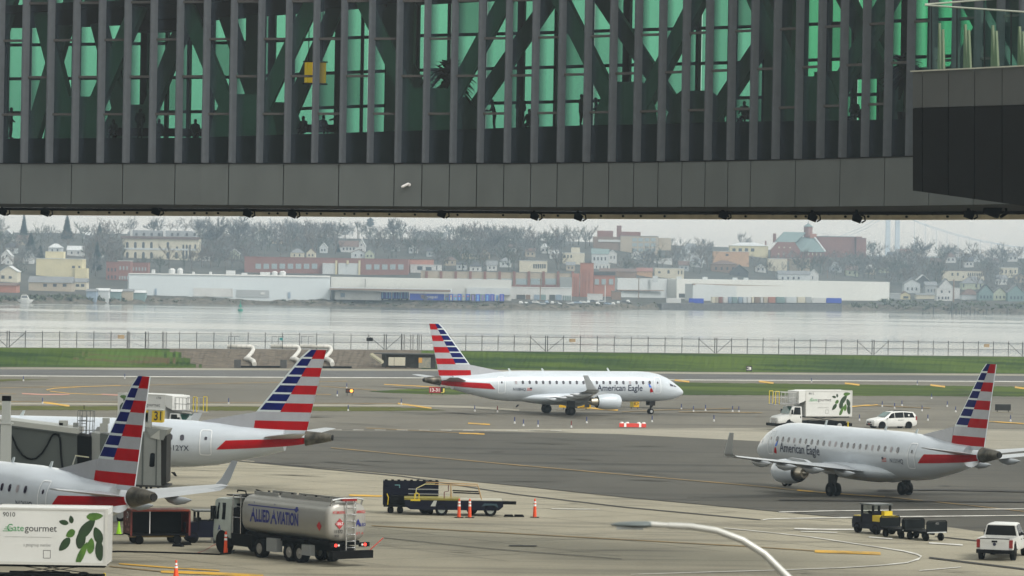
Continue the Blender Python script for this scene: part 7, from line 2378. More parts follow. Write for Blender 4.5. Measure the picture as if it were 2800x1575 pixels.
building("hip_house", "house with grey pyramid roof on the skyline left of the church", 1862, 1918, 681, 698, 14, "pale", "hip", 16, "grey", "house")
building("villa", "yellow villa with four square windows left of the church", 1996, 2100, 672, 700, 18, "yellow", "hip", 9, "light", "house", wins=[(u, 688, 9, 9) for u in (2007, 2024, 2041, 2058)], chimney=(2095,))
building("stucco_block", "orange stucco block below the yellow villa", 1950, 2048, 688, 724, 16, "orange", "flat", 0, "light", wins=[(1988, 700, 8, 6)])
building("brown_house", "brown hip roofed house before the orange block", 1945, 2016, 722, 746, 14, "brown", "hip", 10, "brown", "house", wins=grid(1950, 2012, 4, 738, 5, 8))
building("gabled_house", "dark gabled house right of the brown hip roofed one", 1998, 2046, 744, 756, 12, "dark", "front", 20, "dark", "house", wins=[(2020, 752, 6, 7)])
building("shop_block", "pale flat shop block with dark windows behind the right warehouse's left end", 1790, 1870, 734, 762, 16, "cream", "flat", 1.5, "light", wins=[(1803, 747, 7, 5), (1828, 748, 6, 9), (1855, 750, 3, 10), (1864, 750, 3, 10)])
building("orange_house", "orange roofed house behind the grey warehouse wall", 1742, 1784, 742, 756, 14, "orange", "side", 10, "red", "house")
building("brown_house", "long brown house roof left of the orange roofed house", 1640, 1740, 742, 758, 14, "brown", "side", 8, "brown", "house")
building("long_shed", "long pale shed roof on the hillside under the skyline house", 1836, 1930, 700, 716, 14, "pale", "flat", 1, "light", "shed")
building("long_shed", "white roofed shed above the orange roofed house", 1788, 1838, 707, 722, 14, "white", "flat", 1.5, "light", "shed")

# church with brick gable, teal roof and cupola
cp = hit(2150, 712)
ch = thing("church", "red brick church with teal roof and small cupola on the right skyline", "church", cp)
s_ = cp.y / FOCAL
def cpx(u):
    return P(u, 700, cp.y).x - cp.x
def cpz(v, u=2170):
    return P(u, v, cp.y).z - cp.z
mb = MB(); mb.prism([(cpx(2108), -3), (cpx(2192), -3), (cpx(2192), cpz(690)), (cpx(2172), cpz(662)), (cpx(2126), cpz(662)), (cpx(2108), cpz(684))], 'y', 0, 8); mb.build("front_wall", WALL["brick"], ch)
mb = MB(); mb.hexa([(cpx(2185), .5, -3), (cpx(2255), .5, -3), (cpx(2255), 26, -3), (cpx(2185), 26, -3)], [(cpx(2185), .5, cpz(688)), (cpx(2255), .5, cpz(688)), (cpx(2255), 26, cpz(688)), (cpx(2185), 26, cpz(688))]); mb.build("nave_wall", WALL["brick"], ch)
mb = MB(); mb.hexa([(cpx(2188), -.5, cpz(688)), (cpx(2258), -.5, cpz(688)), (cpx(2258), 27, cpz(688)), (cpx(2188), 27, cpz(688))], [(cpx(2166), 11, cpz(657)), (cpx(2226), 11, cpz(640)), (cpx(2226), 14, cpz(640)), (cpx(2166), 14, cpz(657))]); mb.build("nave_roof", ROOF["teal"], ch)
mb = MB(); mb.hexa([(cpx(2120), 2, cpz(662)), (cpx(2176), 2, cpz(662)), (cpx(2190), 24, cpz(662)), (cpx(2120), 24, cpz(662))], [(cpx(2146), 10, cpz(634)), (cpx(2206), 10, cpz(634)), (cpx(2206), 16, cpz(634)), (cpx(2146), 16, cpz(634))]); mb.build("cross_roof", ROOF["teal"], ch)
mb = MB(); mb.hexa([(cpx(2224), 9, cpz(646)), (cpx(2228), 9, cpz(646)), (cpx(2258), .0, cpz(688)), (cpx(2254), .0, cpz(688))], [(cpx(2224), 9, cpz(642)), (cpx(2228), 9, cpz(642)), (cpx(2258), .0, cpz(684)), (cpx(2254), .0, cpz(684))]); mb.build("gable_coping", WALL["pale"], ch)
mb = MB(); xx = cpx(2212); mb.cyl((xx, 12, cpz(648)), (xx, 12, cpz(618)), 12 * s_, n=8); tw = mb.build("cupola", WALL["brick"], ch)
mb = MB(); mb.cyl((xx, 12, cpz(618.5)), (xx, 12, cpz(609)), 14 * s_, .3, n=8); mb.cyl((xx, 12, cpz(609)), (xx, 12, cpz(604)), .25, n=5); mb.build("cupola_roof", ROOF["teal"], tw)
mb = MB(); mb.box(cpx(2216), cpx(2234), 8, 16, cpz(650), cpz(638)); mb.build("cupola_base", WALL["rust"], tw)
for u, v in ((2130, 677), (2144, 677), (2160, 677), (2129, 695), (2144, 695), (2160, 695)):
    mb = MB(); mb.cyl((cpx(u), -.1, cpz(v)), (cpx(u), .1, cpz(v)), 2.3 * s_, n=8); mb.build("round_window", WALL["cream"], ch)
for k in range(6):
    link("window", win_mesh(3.2 * s_, 7 * s_, WALL["cream"], True), ch, (cpx(2189 + k * 11), .4, cpz(697)))
box_on(ch, "rear_block", 2118, 2126, 638, 662, WALL["brick"], 14, 6)
building("castle_wing", "long brick wing with uneven roofline right of the church", 2236, 2338, 648, 690, 18, "brick", "flat", 2, "grey", Y=cp.y + 40)
building("castle_tower", "square brick end tower right of the church wing", 2341, 2368, 652, 695, 14, "brick", "flat", 1, "brown", Y=cp.y + 38)
box_on(bpy.data.objects["castle_tower"], "turret", 2341, 2358, 647, 653, WALL["brick"], 0, 8)
building("retaining_block", "cream block below the church's brick front", 2100, 2152, 708, 742, 14, "cream", "flat", 0, "light")
building("retaining_block", "pale cream block right of the one below the church", 2160, 2214, 708, 744, 14, "tan", "flat", 0, "light")
building("long_house", "low grey roofed house with small windows behind the right warehouse", 2128, 2215, 750, 768, 12, "pale", "side", 10, "grey", "house", wins=[(u, 764, 5, 7) for u in (2140, 2155, 2170, 2184)])
building("gabled_house", "white gable at the end of the low grey roofed house", 2215, 2238, 750, 768, 12, "white", "front", 12, "light", "house", wins=[(2222, 764, 3, 9)])

# right shore houses
RS = [("white_house", "white two storey house beside the tall dark pole on the right shore", 2561, 2604, 790, 823, "white", "flat", 0, "light", [(2575, 801, 5, 7), (2596, 801, 4, 6), (2567, 818, 4, 7), (2577, 818, 4, 7), (2586, 818, 4, 7), (2593, 818, 4, 7)]),
      ("gabled_house", "white gable front rising above the white two storey house", 2568, 2606, 784, 800, "white", "front", 22, "grey", []),
      ("white_house", "narrow white block right of the tall dark pole", 2609, 2624, 788, 818, "white", "flat", 0, "light", []),
      ("long_house", "long cream building with many small windows high on the right", 2578, 2692, 741, 768, "cream", "flat", 1.5, "brown", [(2604, 754, 5, 8), (2619, 754, 5, 8), (2634, 760, 4, 6)] + grid(2645, 2692, 8, 754, 3, 8)),
      ("long_house", "cream house with dark windows near the right edge", 2738, 2783, 733, 760, "cream", "flat", 1.5, "light", [(2751, 747, 4, 9), (2763, 747, 4, 9), (2776, 747, 4, 9), (2741, 747, 4, 8)]),
      ("green_house", "pale green house with grey roof right of the tall pole", 2630, 2694, 775, 792, "green", "hip", 20, "grey", [(2635, 786, 4, 9), (2669, 786, 4, 9), (2681, 786, 4, 9)]),
      ("teal_house", "dark teal gabled house on the right shore", 2676, 2716, 800, 822, "teal", "front", 22, "dark", grid(2678, 2714, 4, 816, 4, 8)),
      ("gabled_house", "pale gabled house next to the dark teal one", 2716, 2752, 802, 822, "green", "front", 16, "grey", grid(2720, 2750, 3, 816, 4, 7)),
      ("gabled_house", "teal grey gabled house at the right edge of the shore", 2756, 2800, 800, 824, "teal", "front", 20, "grey", grid(2760, 2798, 4, 818, 4, 8)),
      ("yellow_hut", "small yellow hut right of the cream warehouse", 2461, 2489, 806, 819, "yellow", "front", 8, "brown", [(2477, 816, 14, 6)]),
      ("low_shed", "low white roofed shed touching the cream warehouse", 2428, 2462, 803, 819, "grey", "flat", 1.5, "light", []),
      ("low_shed", "low yellowish shed between yellow hut and white house", 2506, 2556, 806, 818, "cream", "side", 4, "grey", []),
      ("gabled_house", "pale house with front gable right of the cream warehouse", 2472, 2516, 776, 802, "pale", "front", 14, "grey", grid(2476, 2512, 3, 794, 4, 8)),
      ("gabled_house", "dark gabled house behind the pale one on the right", 2508, 2540, 766, 786, "dark", "front", 14, "light", []),
      ("gabled_house", "grey house between the dark gable and the long cream building", 2530, 2562, 780, 804, "grey", "side", 10, "grey", grid(2534, 2560, 3, 798, 4, 7)),
      ("brown_house", "brown roofed house below the pale green house", 2630, 2676, 806, 820, "pale", "hip", 16, "brown", [])]
for nm, lb, u0, u1, vt, vb, wl_, rf, rs, rm, wn_ in RS:
    building(nm, lb, u0, u1, vt, vb, 12, wl_, rf, rs, rm, "shed" if "shed" in nm or "hut" in nm else "house", wins=wn_)
building("red_roof_house", "house with reddish roof on the skyline right of the suspension tower", 2464, 2500, 690, 705, 14, "pale", "side", 9, "red", "house")
building("skyline_house", "long dark roofed house high at the right skyline", 2636, 2690, 704, 716, 14, "pale", "side", 10, "grey", "house")

# scattered small houses on the wooded slope
HS = [(150, 690, 18), (205, 697, 22), (60, 668, 16), (262, 702, 16), (18, 655, 16), (240, 655, 14), (812, 704, 18), (850, 704, 12), (720, 656, 18), (758, 664, 16), (884, 690, 10), (980, 704, 20), (1010, 706, 12), (1230, 724, 16), (1262, 736, 14), (1300, 742, 16), (1345, 738, 14), (1382, 728, 16), (1285, 706, 22), (1325, 706, 14), (1180, 700, 14), (1450, 700, 14), (1515, 706, 12),
      (1080, 684, 12), (1130, 690, 12), (1400, 690, 14), (1490, 690, 12), (1740, 706, 14), (1770, 712, 12), (1905, 728, 16), (1870, 738, 14), (2080, 742, 14), (2285, 742, 16), (2330, 752, 16), (2380, 748, 14), (2420, 744, 14), (2560, 730, 14), (2600, 716, 14), (2650, 728, 12), (2720, 726, 12), (2770, 712, 14), (2440, 712, 12), (2490, 722, 14), (2740, 776, 14), (2790, 770, 14), (640, 706, 14), (560, 712, 12), (1560, 738, 12), (30, 690, 14), (280, 690, 12)]
random.seed(21)
used_labels = set()
for k, (u, v, hw) in enumerate(HS):
    where = "on the far left slope" if u < 300 else "right of the arcaded building" if u < 900 else "on the slope above the trailers" if u < 1420 else "on the slope near the school" if u < 2000 else "on the right hand slope"
    while True:
        wl_ = random.choice(["white", "pale", "cream", "white", "tan", "grey", "green"])
        rf = random.choice(["front", "side", "side", "hip"])
        rc = random.choice(["grey", "brown", "dark", "light"])
        lb = "small %s %s house with %s roof %s" % (wl_, {"front": "gabled", "side": "long", "hip": "square"}[rf], rc, where)
        if lb not in used_labels:
            break
    used_labels.add(lb)
    building("small_house", lb, u - hw, u + hw, v - 13, v + 3, 10, wl_, rf, random.uniform(8, 13), rc, "house", "small houses on the far slope", wins=[(u - hw * .4, v - 3, 4, 6), (u + hw * .4, v - 3, 4, 6)])
building("gabled_house", "white gabled house with long tan roof in the middle of the wooded slope", 926, 978, 674, 690, 14, "white", "side", 16, "brown", "house", wins=grid(935, 972, 4, 684, 4, 7, False))
building("gabled_house", "white front gable at the end of the tan roofed house", 978, 998, 674, 690, 14, "white", "front", 20, "light", "house", wins=[(988, 672, 3, 5), (988, 688, 4, 7)])
building("low_block", "dark flat roofed block on the skyline right of the flat topped pine", 1128, 1222, 636, 656, 16, "grey", "flat", 1, "grey")

# ------------------------------------------------------------------ suspension bridge far behind
YS = 3850.0
sb_ = thing("suspension_bridge", "pale suspension bridge tower with cables in the haze at the right", "bridge", P(2440, 690, YS))
og = sb_.location.copy()
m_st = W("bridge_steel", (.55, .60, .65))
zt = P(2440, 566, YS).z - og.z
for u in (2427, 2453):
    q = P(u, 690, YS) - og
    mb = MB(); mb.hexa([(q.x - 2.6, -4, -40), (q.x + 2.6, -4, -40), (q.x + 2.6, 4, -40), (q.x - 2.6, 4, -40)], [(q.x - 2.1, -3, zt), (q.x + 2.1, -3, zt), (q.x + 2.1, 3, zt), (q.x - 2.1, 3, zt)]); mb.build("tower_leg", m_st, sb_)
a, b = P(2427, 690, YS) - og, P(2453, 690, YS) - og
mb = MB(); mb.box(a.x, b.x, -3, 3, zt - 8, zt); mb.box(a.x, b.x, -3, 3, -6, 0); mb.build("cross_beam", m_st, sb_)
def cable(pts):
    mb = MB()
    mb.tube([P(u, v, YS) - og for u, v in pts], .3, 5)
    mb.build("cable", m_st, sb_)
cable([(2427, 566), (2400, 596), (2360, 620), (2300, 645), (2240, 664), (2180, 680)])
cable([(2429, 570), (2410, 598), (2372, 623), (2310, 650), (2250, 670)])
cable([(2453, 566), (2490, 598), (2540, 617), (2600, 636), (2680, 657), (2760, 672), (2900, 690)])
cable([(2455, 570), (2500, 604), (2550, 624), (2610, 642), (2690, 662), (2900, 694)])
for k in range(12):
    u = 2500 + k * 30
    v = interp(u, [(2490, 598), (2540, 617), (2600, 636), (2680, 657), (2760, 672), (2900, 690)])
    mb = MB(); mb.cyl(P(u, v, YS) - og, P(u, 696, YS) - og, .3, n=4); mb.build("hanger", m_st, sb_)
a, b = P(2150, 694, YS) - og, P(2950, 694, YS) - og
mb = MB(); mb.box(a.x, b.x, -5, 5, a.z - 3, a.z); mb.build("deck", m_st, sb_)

# ------------------------------------------------------------------ boats, buoy, pilings, poles, parked cars
bo = thing("motor_boat", "white cabin cruiser moored at the left shore", "boat", G(68, 829, -3.0))
s_ = bo.location.y / FOCAL
mb = MB(); rings = []
for x, w, zk in ((-22, 1.6, .2), (-10, 2.0, 0), (8, 1.9, 0), (18, 1.1, .6), (24, .1, 1.9)):
    x *= s_
    rings.append([(x, -w, 1.9), (x, -w * .8, zk - .2), (x, w * .8, zk - .2), (x, w, 1.9)])
mb.loft(rings); mb.build("hull", WALL["white"], bo)
mb = MB(); mb.prism([(-12 * s_, 1.9), (12 * s_, 1.9), (6 * s_, 3.9), (-9 * s_, 3.9)], 'y', -1.4, 1.4); cbn = mb.build("cabin", WALL["white"], bo)
mb = MB(); mb.prism([(-8.5 * s_, 2.7), (8.4 * s_, 2.7), (6.6 * s_, 3.4), (-8 * s_, 3.4)], 'y', -1.46, -1.41); mb.build("cabin_window", m_fwin, cbn)
mb = MB(); mb.box(-7 * s_, 4 * s_, -1, 1, 4.3, 4.5); mb.cyl((-6 * s_, 0, 3.9), (-6 * s_, 0, 4.3), .1, n=5); mb.cyl((3 * s_, 0, 3.9), (3 * s_, 0, 4.3), .1, n=5); mb.build("flybridge_top", WALL["white"], bo)
by = thing("buoy", "green channel buoy floating on the bay at the left", "buoy", G(657, 850, -3.0))
m_by = M("buoy_green", (.01, .22, .16), .5)
mb = MB(); mb.cyl((0, 0, -.3), (0, 0, .8), 1.15, 1.15, 14); mb.build("float", m_by, by)
mb = MB()
for k in range(4):
    a = math.pi / 2 * k
    mb.cyl((.85 * math.cos(a), .85 * math.sin(a), .8), (.25 * math.cos(a), .25 * math.sin(a), 3.1), .1, n=5)
mb.cyl((0, 0, 1.6), (0, 0, 3.0), .5, .3, 8); mb.cyl((0, 0, 3.0), (0, 0, 4.6), .14, n=6); mb.build("frame", m_by, by)
bg = thing("barge", "small cream boat among the pilings at the right shore", "boat", G(2655, 852, -3.0))
mb = MB(); mb.prism([(-3.4, .0), (3.0, .0), (3.8, 1.3), (-3.8, 1.3)], 'y', -1.3, 1.3); mb.build("hull", WALL["brown"], bg)
mb = MB(); mb.box(-3.2, 2.6, -1.1, 1.1, 1.3, 2.3); mb.build("cabin", WALL["cream"], bg)
for k, (x, hp) in enumerate(((790, 4), (905, 5), (980, 26), (1260, 6), (1305, 30), (1380, 14), (1440, 10), (1480, 16), (1520, 12), (1570, 5), (1630, 20), (1710, 15), (1770, 6), (1860, 8), (1915, 14), (2020, 8), (2160, 6), (2280, 16), (2330, 6), (2490, 6))):
    p = G(2400 + x / 6.44, 859, -3.0)
    mb = MB(); mb.cyl((0, 0, -1), (0, 0, hp * p.y / FOCAL), .32, n=7)
    tag(mb.build("piling", WALL["dark"], None, loc=p), "dark timber piling standing in the water off the right shore", "piling", "pilings off the right shore")
for u, v0, v1, lb in ((1746, 758, 818, "tall thin utility pole before the grey warehouse wall"), (1688, 740, 800, "utility pole at the left corner of the grey warehouse"), (1654, 780, 828, "pale pole right of the brick tower on the shore"), (1477, 762, 822, "pale pole before the low dock building"), (2607, 764, 826, "tall thick dark pole beside the white house on the right shore"), (2262, 738, 762, "thin pole below the church")):
    p = hit(u, v1)
    h = (v1 - v0) * p.y / FOCAL
    t = thing("utility_pole", lb, "pole", p)
    mb = MB(); mb.cyl((0, 0, -1), (0, 0, h), .5 if u == 2607 else .26, n=7); mb.build("shaft", WALL["brown"] if u != 1654 else WALL["pale"], t)
    mb = MB(); mb.box(-1.3, 1.3, -.1, .1, h - 1.0, h - .8); mb.build("cross_arm", WALL["brown"], t)
mcar = MB(); mcar.loft([[(x, -.9, .3), (x, .9, .3), (x, .85, z * .6), (x, .7, z), (x, -.7, z), (x, -.85, z * .6)] for x, z in ((-2.2, .9), (-1.5, 1.1), (-1.0, 1.5), (.4, 1.5), (1.1, 1.0), (2.2, .8))])
car_meshes = [mcar.mesh("body", WALL[c_]) for c_ in ("white", "pale", "dark", "white", "grey", "blue")]
mcw = MB(); mcw.loft([[(x, -.87, 1.0), (x, .87, 1.0), (x, .74, z), (x, -.74, z)] for x, z in ((-1.25, 1.02), (-.95, 1.4), (.35, 1.4), (.85, 1.02))]); cw_me = mcw.mesh("windows", m_fwin)
random.seed(11)
for k in range(22):
    u = 1425 + k * 14 + random.uniform(-4, 4)
    p = hit(u, random.uniform(827, 834))
    t = thing("parked_car", "small %s car parked on the far shore near the brick tower" % ("white", "silver", "black", "white", "grey", "blue")[k % 6], "car", p, R(random.choice((0, 90, 180, 80))), "cars parked on the far shore")
    link("body", car_meshes[k % 6], t)
    link("windows", cw_me, t)

# ------------------------------------------------------------------ trees
m_bark = M("far_bark", (.12, .11, .10), .9, spec=.1)
m_twig = M("far_twigs", (.155, .155, .152), .95, spec=.05, var=.35, scale=.25)
m_needle = M("far_needles", (.012, .030, .026), .9, spec=.05, var=.4, scale=.6)
m_scrub = M("far_scrub", (.10, .115, .075), .95, spec=.05, var=.4, scale=.3)
def bare(seed, h, spread=.42, dens=1.0):
    """trunk and crown meshes of a leafless tree as raw geometry"""
    rnd = random.Random(seed)
    tr, cr = MB(), MB()
    top = Vector((rnd.uniform(-.04, .04) * h, rnd.uniform(-.04, .04) * h, h * .42))
    tr.cyl((0, 0, -.6), top, h * .026, h * .014, 5)
    def twig(a, b, w):
        d = (b - a)
        s_ = d.cross(Vector((rnd.uniform(-1, 1), rnd.uniform(-1, 1), rnd.uniform(-1, 1)))).normalized() * w
        cr.add([a - s_, a + s_, b + s_ * .3, b - s_ * .3], [(0, 1, 2, 3)])
    n = int(9 * dens)
    for k in range(n):
        az = 2 * math.pi * (k + rnd.random() * .8) / n
        el = rnd.uniform(.35, 1.35)
        st = Vector((0, 0, 0)).lerp(top, rnd.uniform(.55, 1.0))
        ln = h * rnd.uniform(.34, .56)
        d = Vector((math.cos(az) * math.cos(el), math.sin(az) * math.cos(el), math.sin(el)))
        d.x *= spread / .42
        e = st + d * ln
        tr.cyl(st, e, h * .010, h * .003, 4, caps=False)
        for j in range(int(7 * dens)):
            f = rnd.uniform(.3, 1.0)
            q = st.lerp(e, f)
            d2 = (d + Vector((rnd.uniform(-1, 1), rnd.uniform(-1, 1), rnd.uniform(-.3, 1)))).normalized()
            q2 = q + d2 * ln * rnd.uniform(.25, .48)
            twig(q, q2, h * .0085)
            for i in range(5):
                q3 = q.lerp(q2, rnd.uniform(.2, 1))
                d3 = (d2 + Vector((rnd.uniform(-1, 1), rnd.uniform(-1, 1), rnd.uniform(-.5, .9)))).normalized()
                twig(q3, q3 + d3 * ln * rnd.uniform(.12, .26), h * .0085)
    return tr, cr
def conifer(seed, h, w, flat=False):
    rnd = random.Random(seed)
    tr, cr = MB(), MB()
    tr.cyl((0, 0, -.6), (0, 0, h * .96), h * .018, h * .003, 5)
    lv = 22
    for k in range(lv):
        f = k / lv
        z = h * (.10 + .88 * f) if not flat else h * (.45 + .5 * f)
        r = w * (1 - f) ** .9 * rnd.uniform(.8, 1.1) + .15 if not flat else w * (math.sin(math.pi * (.15 + .8 * f))) * rnd.uniform(.6, 1.15)
        for j in range(20):
            a = 2 * math.pi * (j + rnd.random()) / 20
            rr = r * rnd.uniform(.7, 1.1)
            b = Vector((math.cos(a) * rr, math.sin(a) * rr, z - rr * rnd.uniform(.15, .4) * (1 if not flat else -.3)))
            c0 = Vector((0, 0, z + h * .02))
            sd = Vector((-math.sin(a), math.cos(a), 0)) * (rr * .42 + .3)
            mid_ = c0.lerp(b, .55)
            cr.add([c0, mid_ - sd + Vector((0, 0, -h * .012)), b, mid_ + sd + Vector((0, 0, h * .012))], [(0, 1, 2, 3)])
    return tr, cr
def tree_thing(name, label, u, vb, vt, kind, seed, group, w=None, dens=1.25, spread=.42):
    p = hit(u, vb)
    h = (vb - vt) * p.y / FOCAL
    t = thing(name, label, "tree", p, 0, group)
    if kind == "bare":
        tr, cr = bare(seed, h, spread, dens)
        mt = m_twig
    else:
        tr, cr = conifer(seed, h, (w or h * .28), kind == "flat")
        mt = m_needle
    tr.build("trunk", m_bark, t, fix=False)
    cr.build("crown", mt, t, fix=False)
CON = [(65, 652, 578, 15, "tall fir at the far left, left one of the two tall firs"), (183, 655, 580, 21, "tall broad fir right of the far left fir"), (272, 650, 606, 11, "smaller fir left of the arcaded building"), (84, 694, 630, 20, "dark spreading conifer below the tall left firs"), (110, 712, 668, 14, "dark bushy conifer above the pale yellow block"), (265, 742, 655, 18, "large dark green conifer left of the arcaded building's foot"), (925, 690, 664, 7, "small cone shaped fir left of the white gabled house"), (1640, 722, 700, 6, "small dark fir before the grey green roofed house")]
for k, (u, vb, vt, wp, lb) in enumerate(CON):
    p = hit(u, vb)
    tree_thing("fir_tree", lb, u, vb, vt, "fir", 50 + k, "conifers on the far hillside", wp * p.y / FOCAL)
tree_thing("pine_tree", "flat topped dark pine on the skyline right of the middle left", 1012, 645, 592, "flat", 71, "conifers on the far hillside", 5.2)
tree_thing("pine_tree", "low flat topped pine left of the round bare tree", 1284, 660, 630, "flat", 72, "conifers on the far hillside", 5.0)
BARE = [(360, 652, 592, "spreading bare tree behind the arcaded building's left half"), (420, 652, 590, "bare tree behind the middle of the arcaded building"), (590, 708, 588, "huge dark bare tree right of the arcaded building"), (650, 690, 586, "tall thin bare tree right of the huge dark one"), (545, 660, 588, "bare tree behind the arcaded building's right end"),
        (800, 668, 592, "broad bare tree crown in the left middle skyline"), (890, 664, 600, "bare tree left of the white gabled house on the skyline"), (1075, 670, 590, "tall bare tree right of the flat topped pine"), (1355, 700, 610, "dense round bare tree standing out on the skyline"), (1520, 690, 632, "bushy bare tree left of the school"), (1600, 680, 628, "bare tree beside the school's brick wing"),
        (2032, 690, 632, "wide bare tree behind the yellow villa"), (1830, 694, 648, "bare tree at the right end of the school"), (2252, 690, 634, "bare tree rising behind the church wing"), (2522, 716, 646, "branching bare tree on the skyline right of the suspension tower"), (2580, 720, 664, "bare tree right of the branching one on the right skyline"), (2740, 722, 668, "bare tree near the right edge of the skyline"), (1162, 840, 798, "small leafless tree on the shore before the white office wall")]
for k, (u, vb, vt, lb) in enumerate(BARE):
    tree_thing("bare_tree", lb, u, vb, vt, "bare", 100 + k, "bare trees on the far hillside", dens=1.5 if vb - vt > 60 else 1.2)

# the wood between them, one mass
import numpy as np
protos = []
for k in range(7):
    tr, cr = bare(300 + k, 12.0, .5, .85)
    off = len(tr.v)
    protos.append((np.array(tr.v + cr.v, dtype=np.float32), [f for f in tr.f] + [tuple(i + off for i in f) for f in cr.f]))
random.seed(31)
def sky_v(u):
    return interp(u, [(0, 642), (300, 645), (560, 632), (800, 634), (1050, 640), (1350, 652), (1500, 662), (1640, 672), (1900, 690), (2100, 700), (2300, 696), (2450, 700), (2800, 704)])
spots = []
for k in range(1050):
    u = random.uniform(-60, 2860)
    t_ = random.random() ** 1.25
    v = lerp(sky_v(u), interp(u, [(0, 765), (300, 756), (600, 746), (1000, 745), (1400, 742), (1700, 750), (2000, 756), (2430, 766), (2600, 806), (2800, 816)]), t_)
    spots.append((u, v, random.uniform(.7, 1.45)))
for k in range(300):                                # dense copses
    u, v = random.choice(((random.gauss(580, 40), random.uniform(660, 735)), (random.gauss(2330, 80), random.uniform(690, 760)), (random.gauss(1100, 150), random.uniform(650, 700)), (random.gauss(2480, 60), random.uniform(720, 790)), (random.gauss(1450, 80), random.uniform(660, 700)), (random.gauss(730, 60), random.uniform(640, 690)), (random.gauss(880, 60), random.uniform(640, 690)), (random.gauss(1330, 40), random.uniform(655, 700)), (random.gauss(265, 25), random.uniform(690, 750))))
    spots.append((u, v, random.uniform(.9, 1.5)))
KEEP = [(30, 100, 560, 652), (145, 220, 560, 655), (330, 548, 640, 712), (98, 240, 686, 768), (1620, 1840, 640, 700), (1996, 2100, 660, 724), (2106, 2262, 640, 712), (1538, 1690, 670, 740), (920, 1000, 655, 694), (1945, 2050, 684, 748), (700, 1190, 704, 752), (2575, 2692, 735, 768), (2556, 2630, 780, 826), (1420, 1500, 712, 748), (1780, 1880, 730, 765), (2730, 2790, 730, 764)]
VS, LI, LT, MI = [], [], [], []
base_i = 0
for u, v, sc_ in spots:
    if any(a < u < b and c < v - 4 < d + 14 for a, b, c, d in KEEP):
        continue
    p = hit(u, v)
    a = random.uniform(0, 6.28)
    ca, sa = math.cos(a) * sc_, math.sin(a) * sc_
    pv, pf = random.choice(protos)
    VS.append(np.stack([p.x + pv[:, 0] * ca - pv[:, 1] * sa, p.y + pv[:, 0] * sa + pv[:, 1] * ca, p.z - .3 + pv[:, 2] * sc_], 1))
    LI.append(np.concatenate([np.array(f) for f in pf]) + base_i)
    LT.append(np.array([len(f) for f in pf]))
    MI.append(np.full(len(pf), random.choice((0, 0, 1, 2, 2)), dtype=np.int32))
    base_i += len(pv)
VS, LI, LT = np.concatenate(VS), np.concatenate(LI), np.concatenate(LT)
me = bpy.data.meshes.new("bare_woods")
me.vertices.add(len(VS))
me.vertices.foreach_set("co", VS.astype(np.float32).ravel())
me.loops.add(len(LI))
me.loops.foreach_set("vertex_index", LI.astype(np.int32))
me.polygons.add(len(LT))
me.polygons.foreach_set("loop_start", np.concatenate([[0], np.cumsum(LT)[:-1]]).astype(np.int32))
me.update(calc_edges=True)
for m_ in (m_twig, M("far_twigs_olive", (.075, .085, .060), .95, spec=.05), M("far_twigs_brown", (.145, .120, .100), .95, spec=.05)):
    me.materials.append(m_)
me.polygons.foreach_set("material_index", np.concatenate(MI))
wo = link("bare_woods", me)
tag(wo, "leafless grey brown woods covering the far hillside", None, None, "stuff")
# scrub along the shore
V_, F_ = [], []
for k in range(900):
    u = random.uniform(-80, 2880)
    if 1800 < u < 2310:
        continue
    v = interp(u, SHORE_V) - random.uniform(3, 16 if u < 2400 else 26)
    if 352 < u < 1600 and random.random() < .6:
        v = interp(u, SHORE_V) - random.uniform(2, 9)
    p = hit(u, v)
    r = random.uniform(.6, 1.5) * (1.5 if u > 2320 or u < 350 else .75)
    for j in range(9):
        d = Vector((random.uniform(-1, 1), random.uniform(-1, 1), random.uniform(.1, 1.0))) * r
        w = Vector((random.uniform(-1, 1), random.uniform(-1, 1), random.uniform(-1, 1))).normalized() * r * .35
        off = len(V_)
        V_ += [tuple(p + d * .2), tuple(p + d * .7 + w), tuple(p + d * 1.3), tuple(p + d * .7 - w)]
        F_.append((off, off + 1, off + 2, off + 3))
me = bpy.data.meshes.new("shore_scrub")
me.from_pydata(V_, [], F_)
me.materials.append(m_scrub)
tag(link("shore_scrub", me), "low brown green scrub along the far waterline", None, None, "stuff")
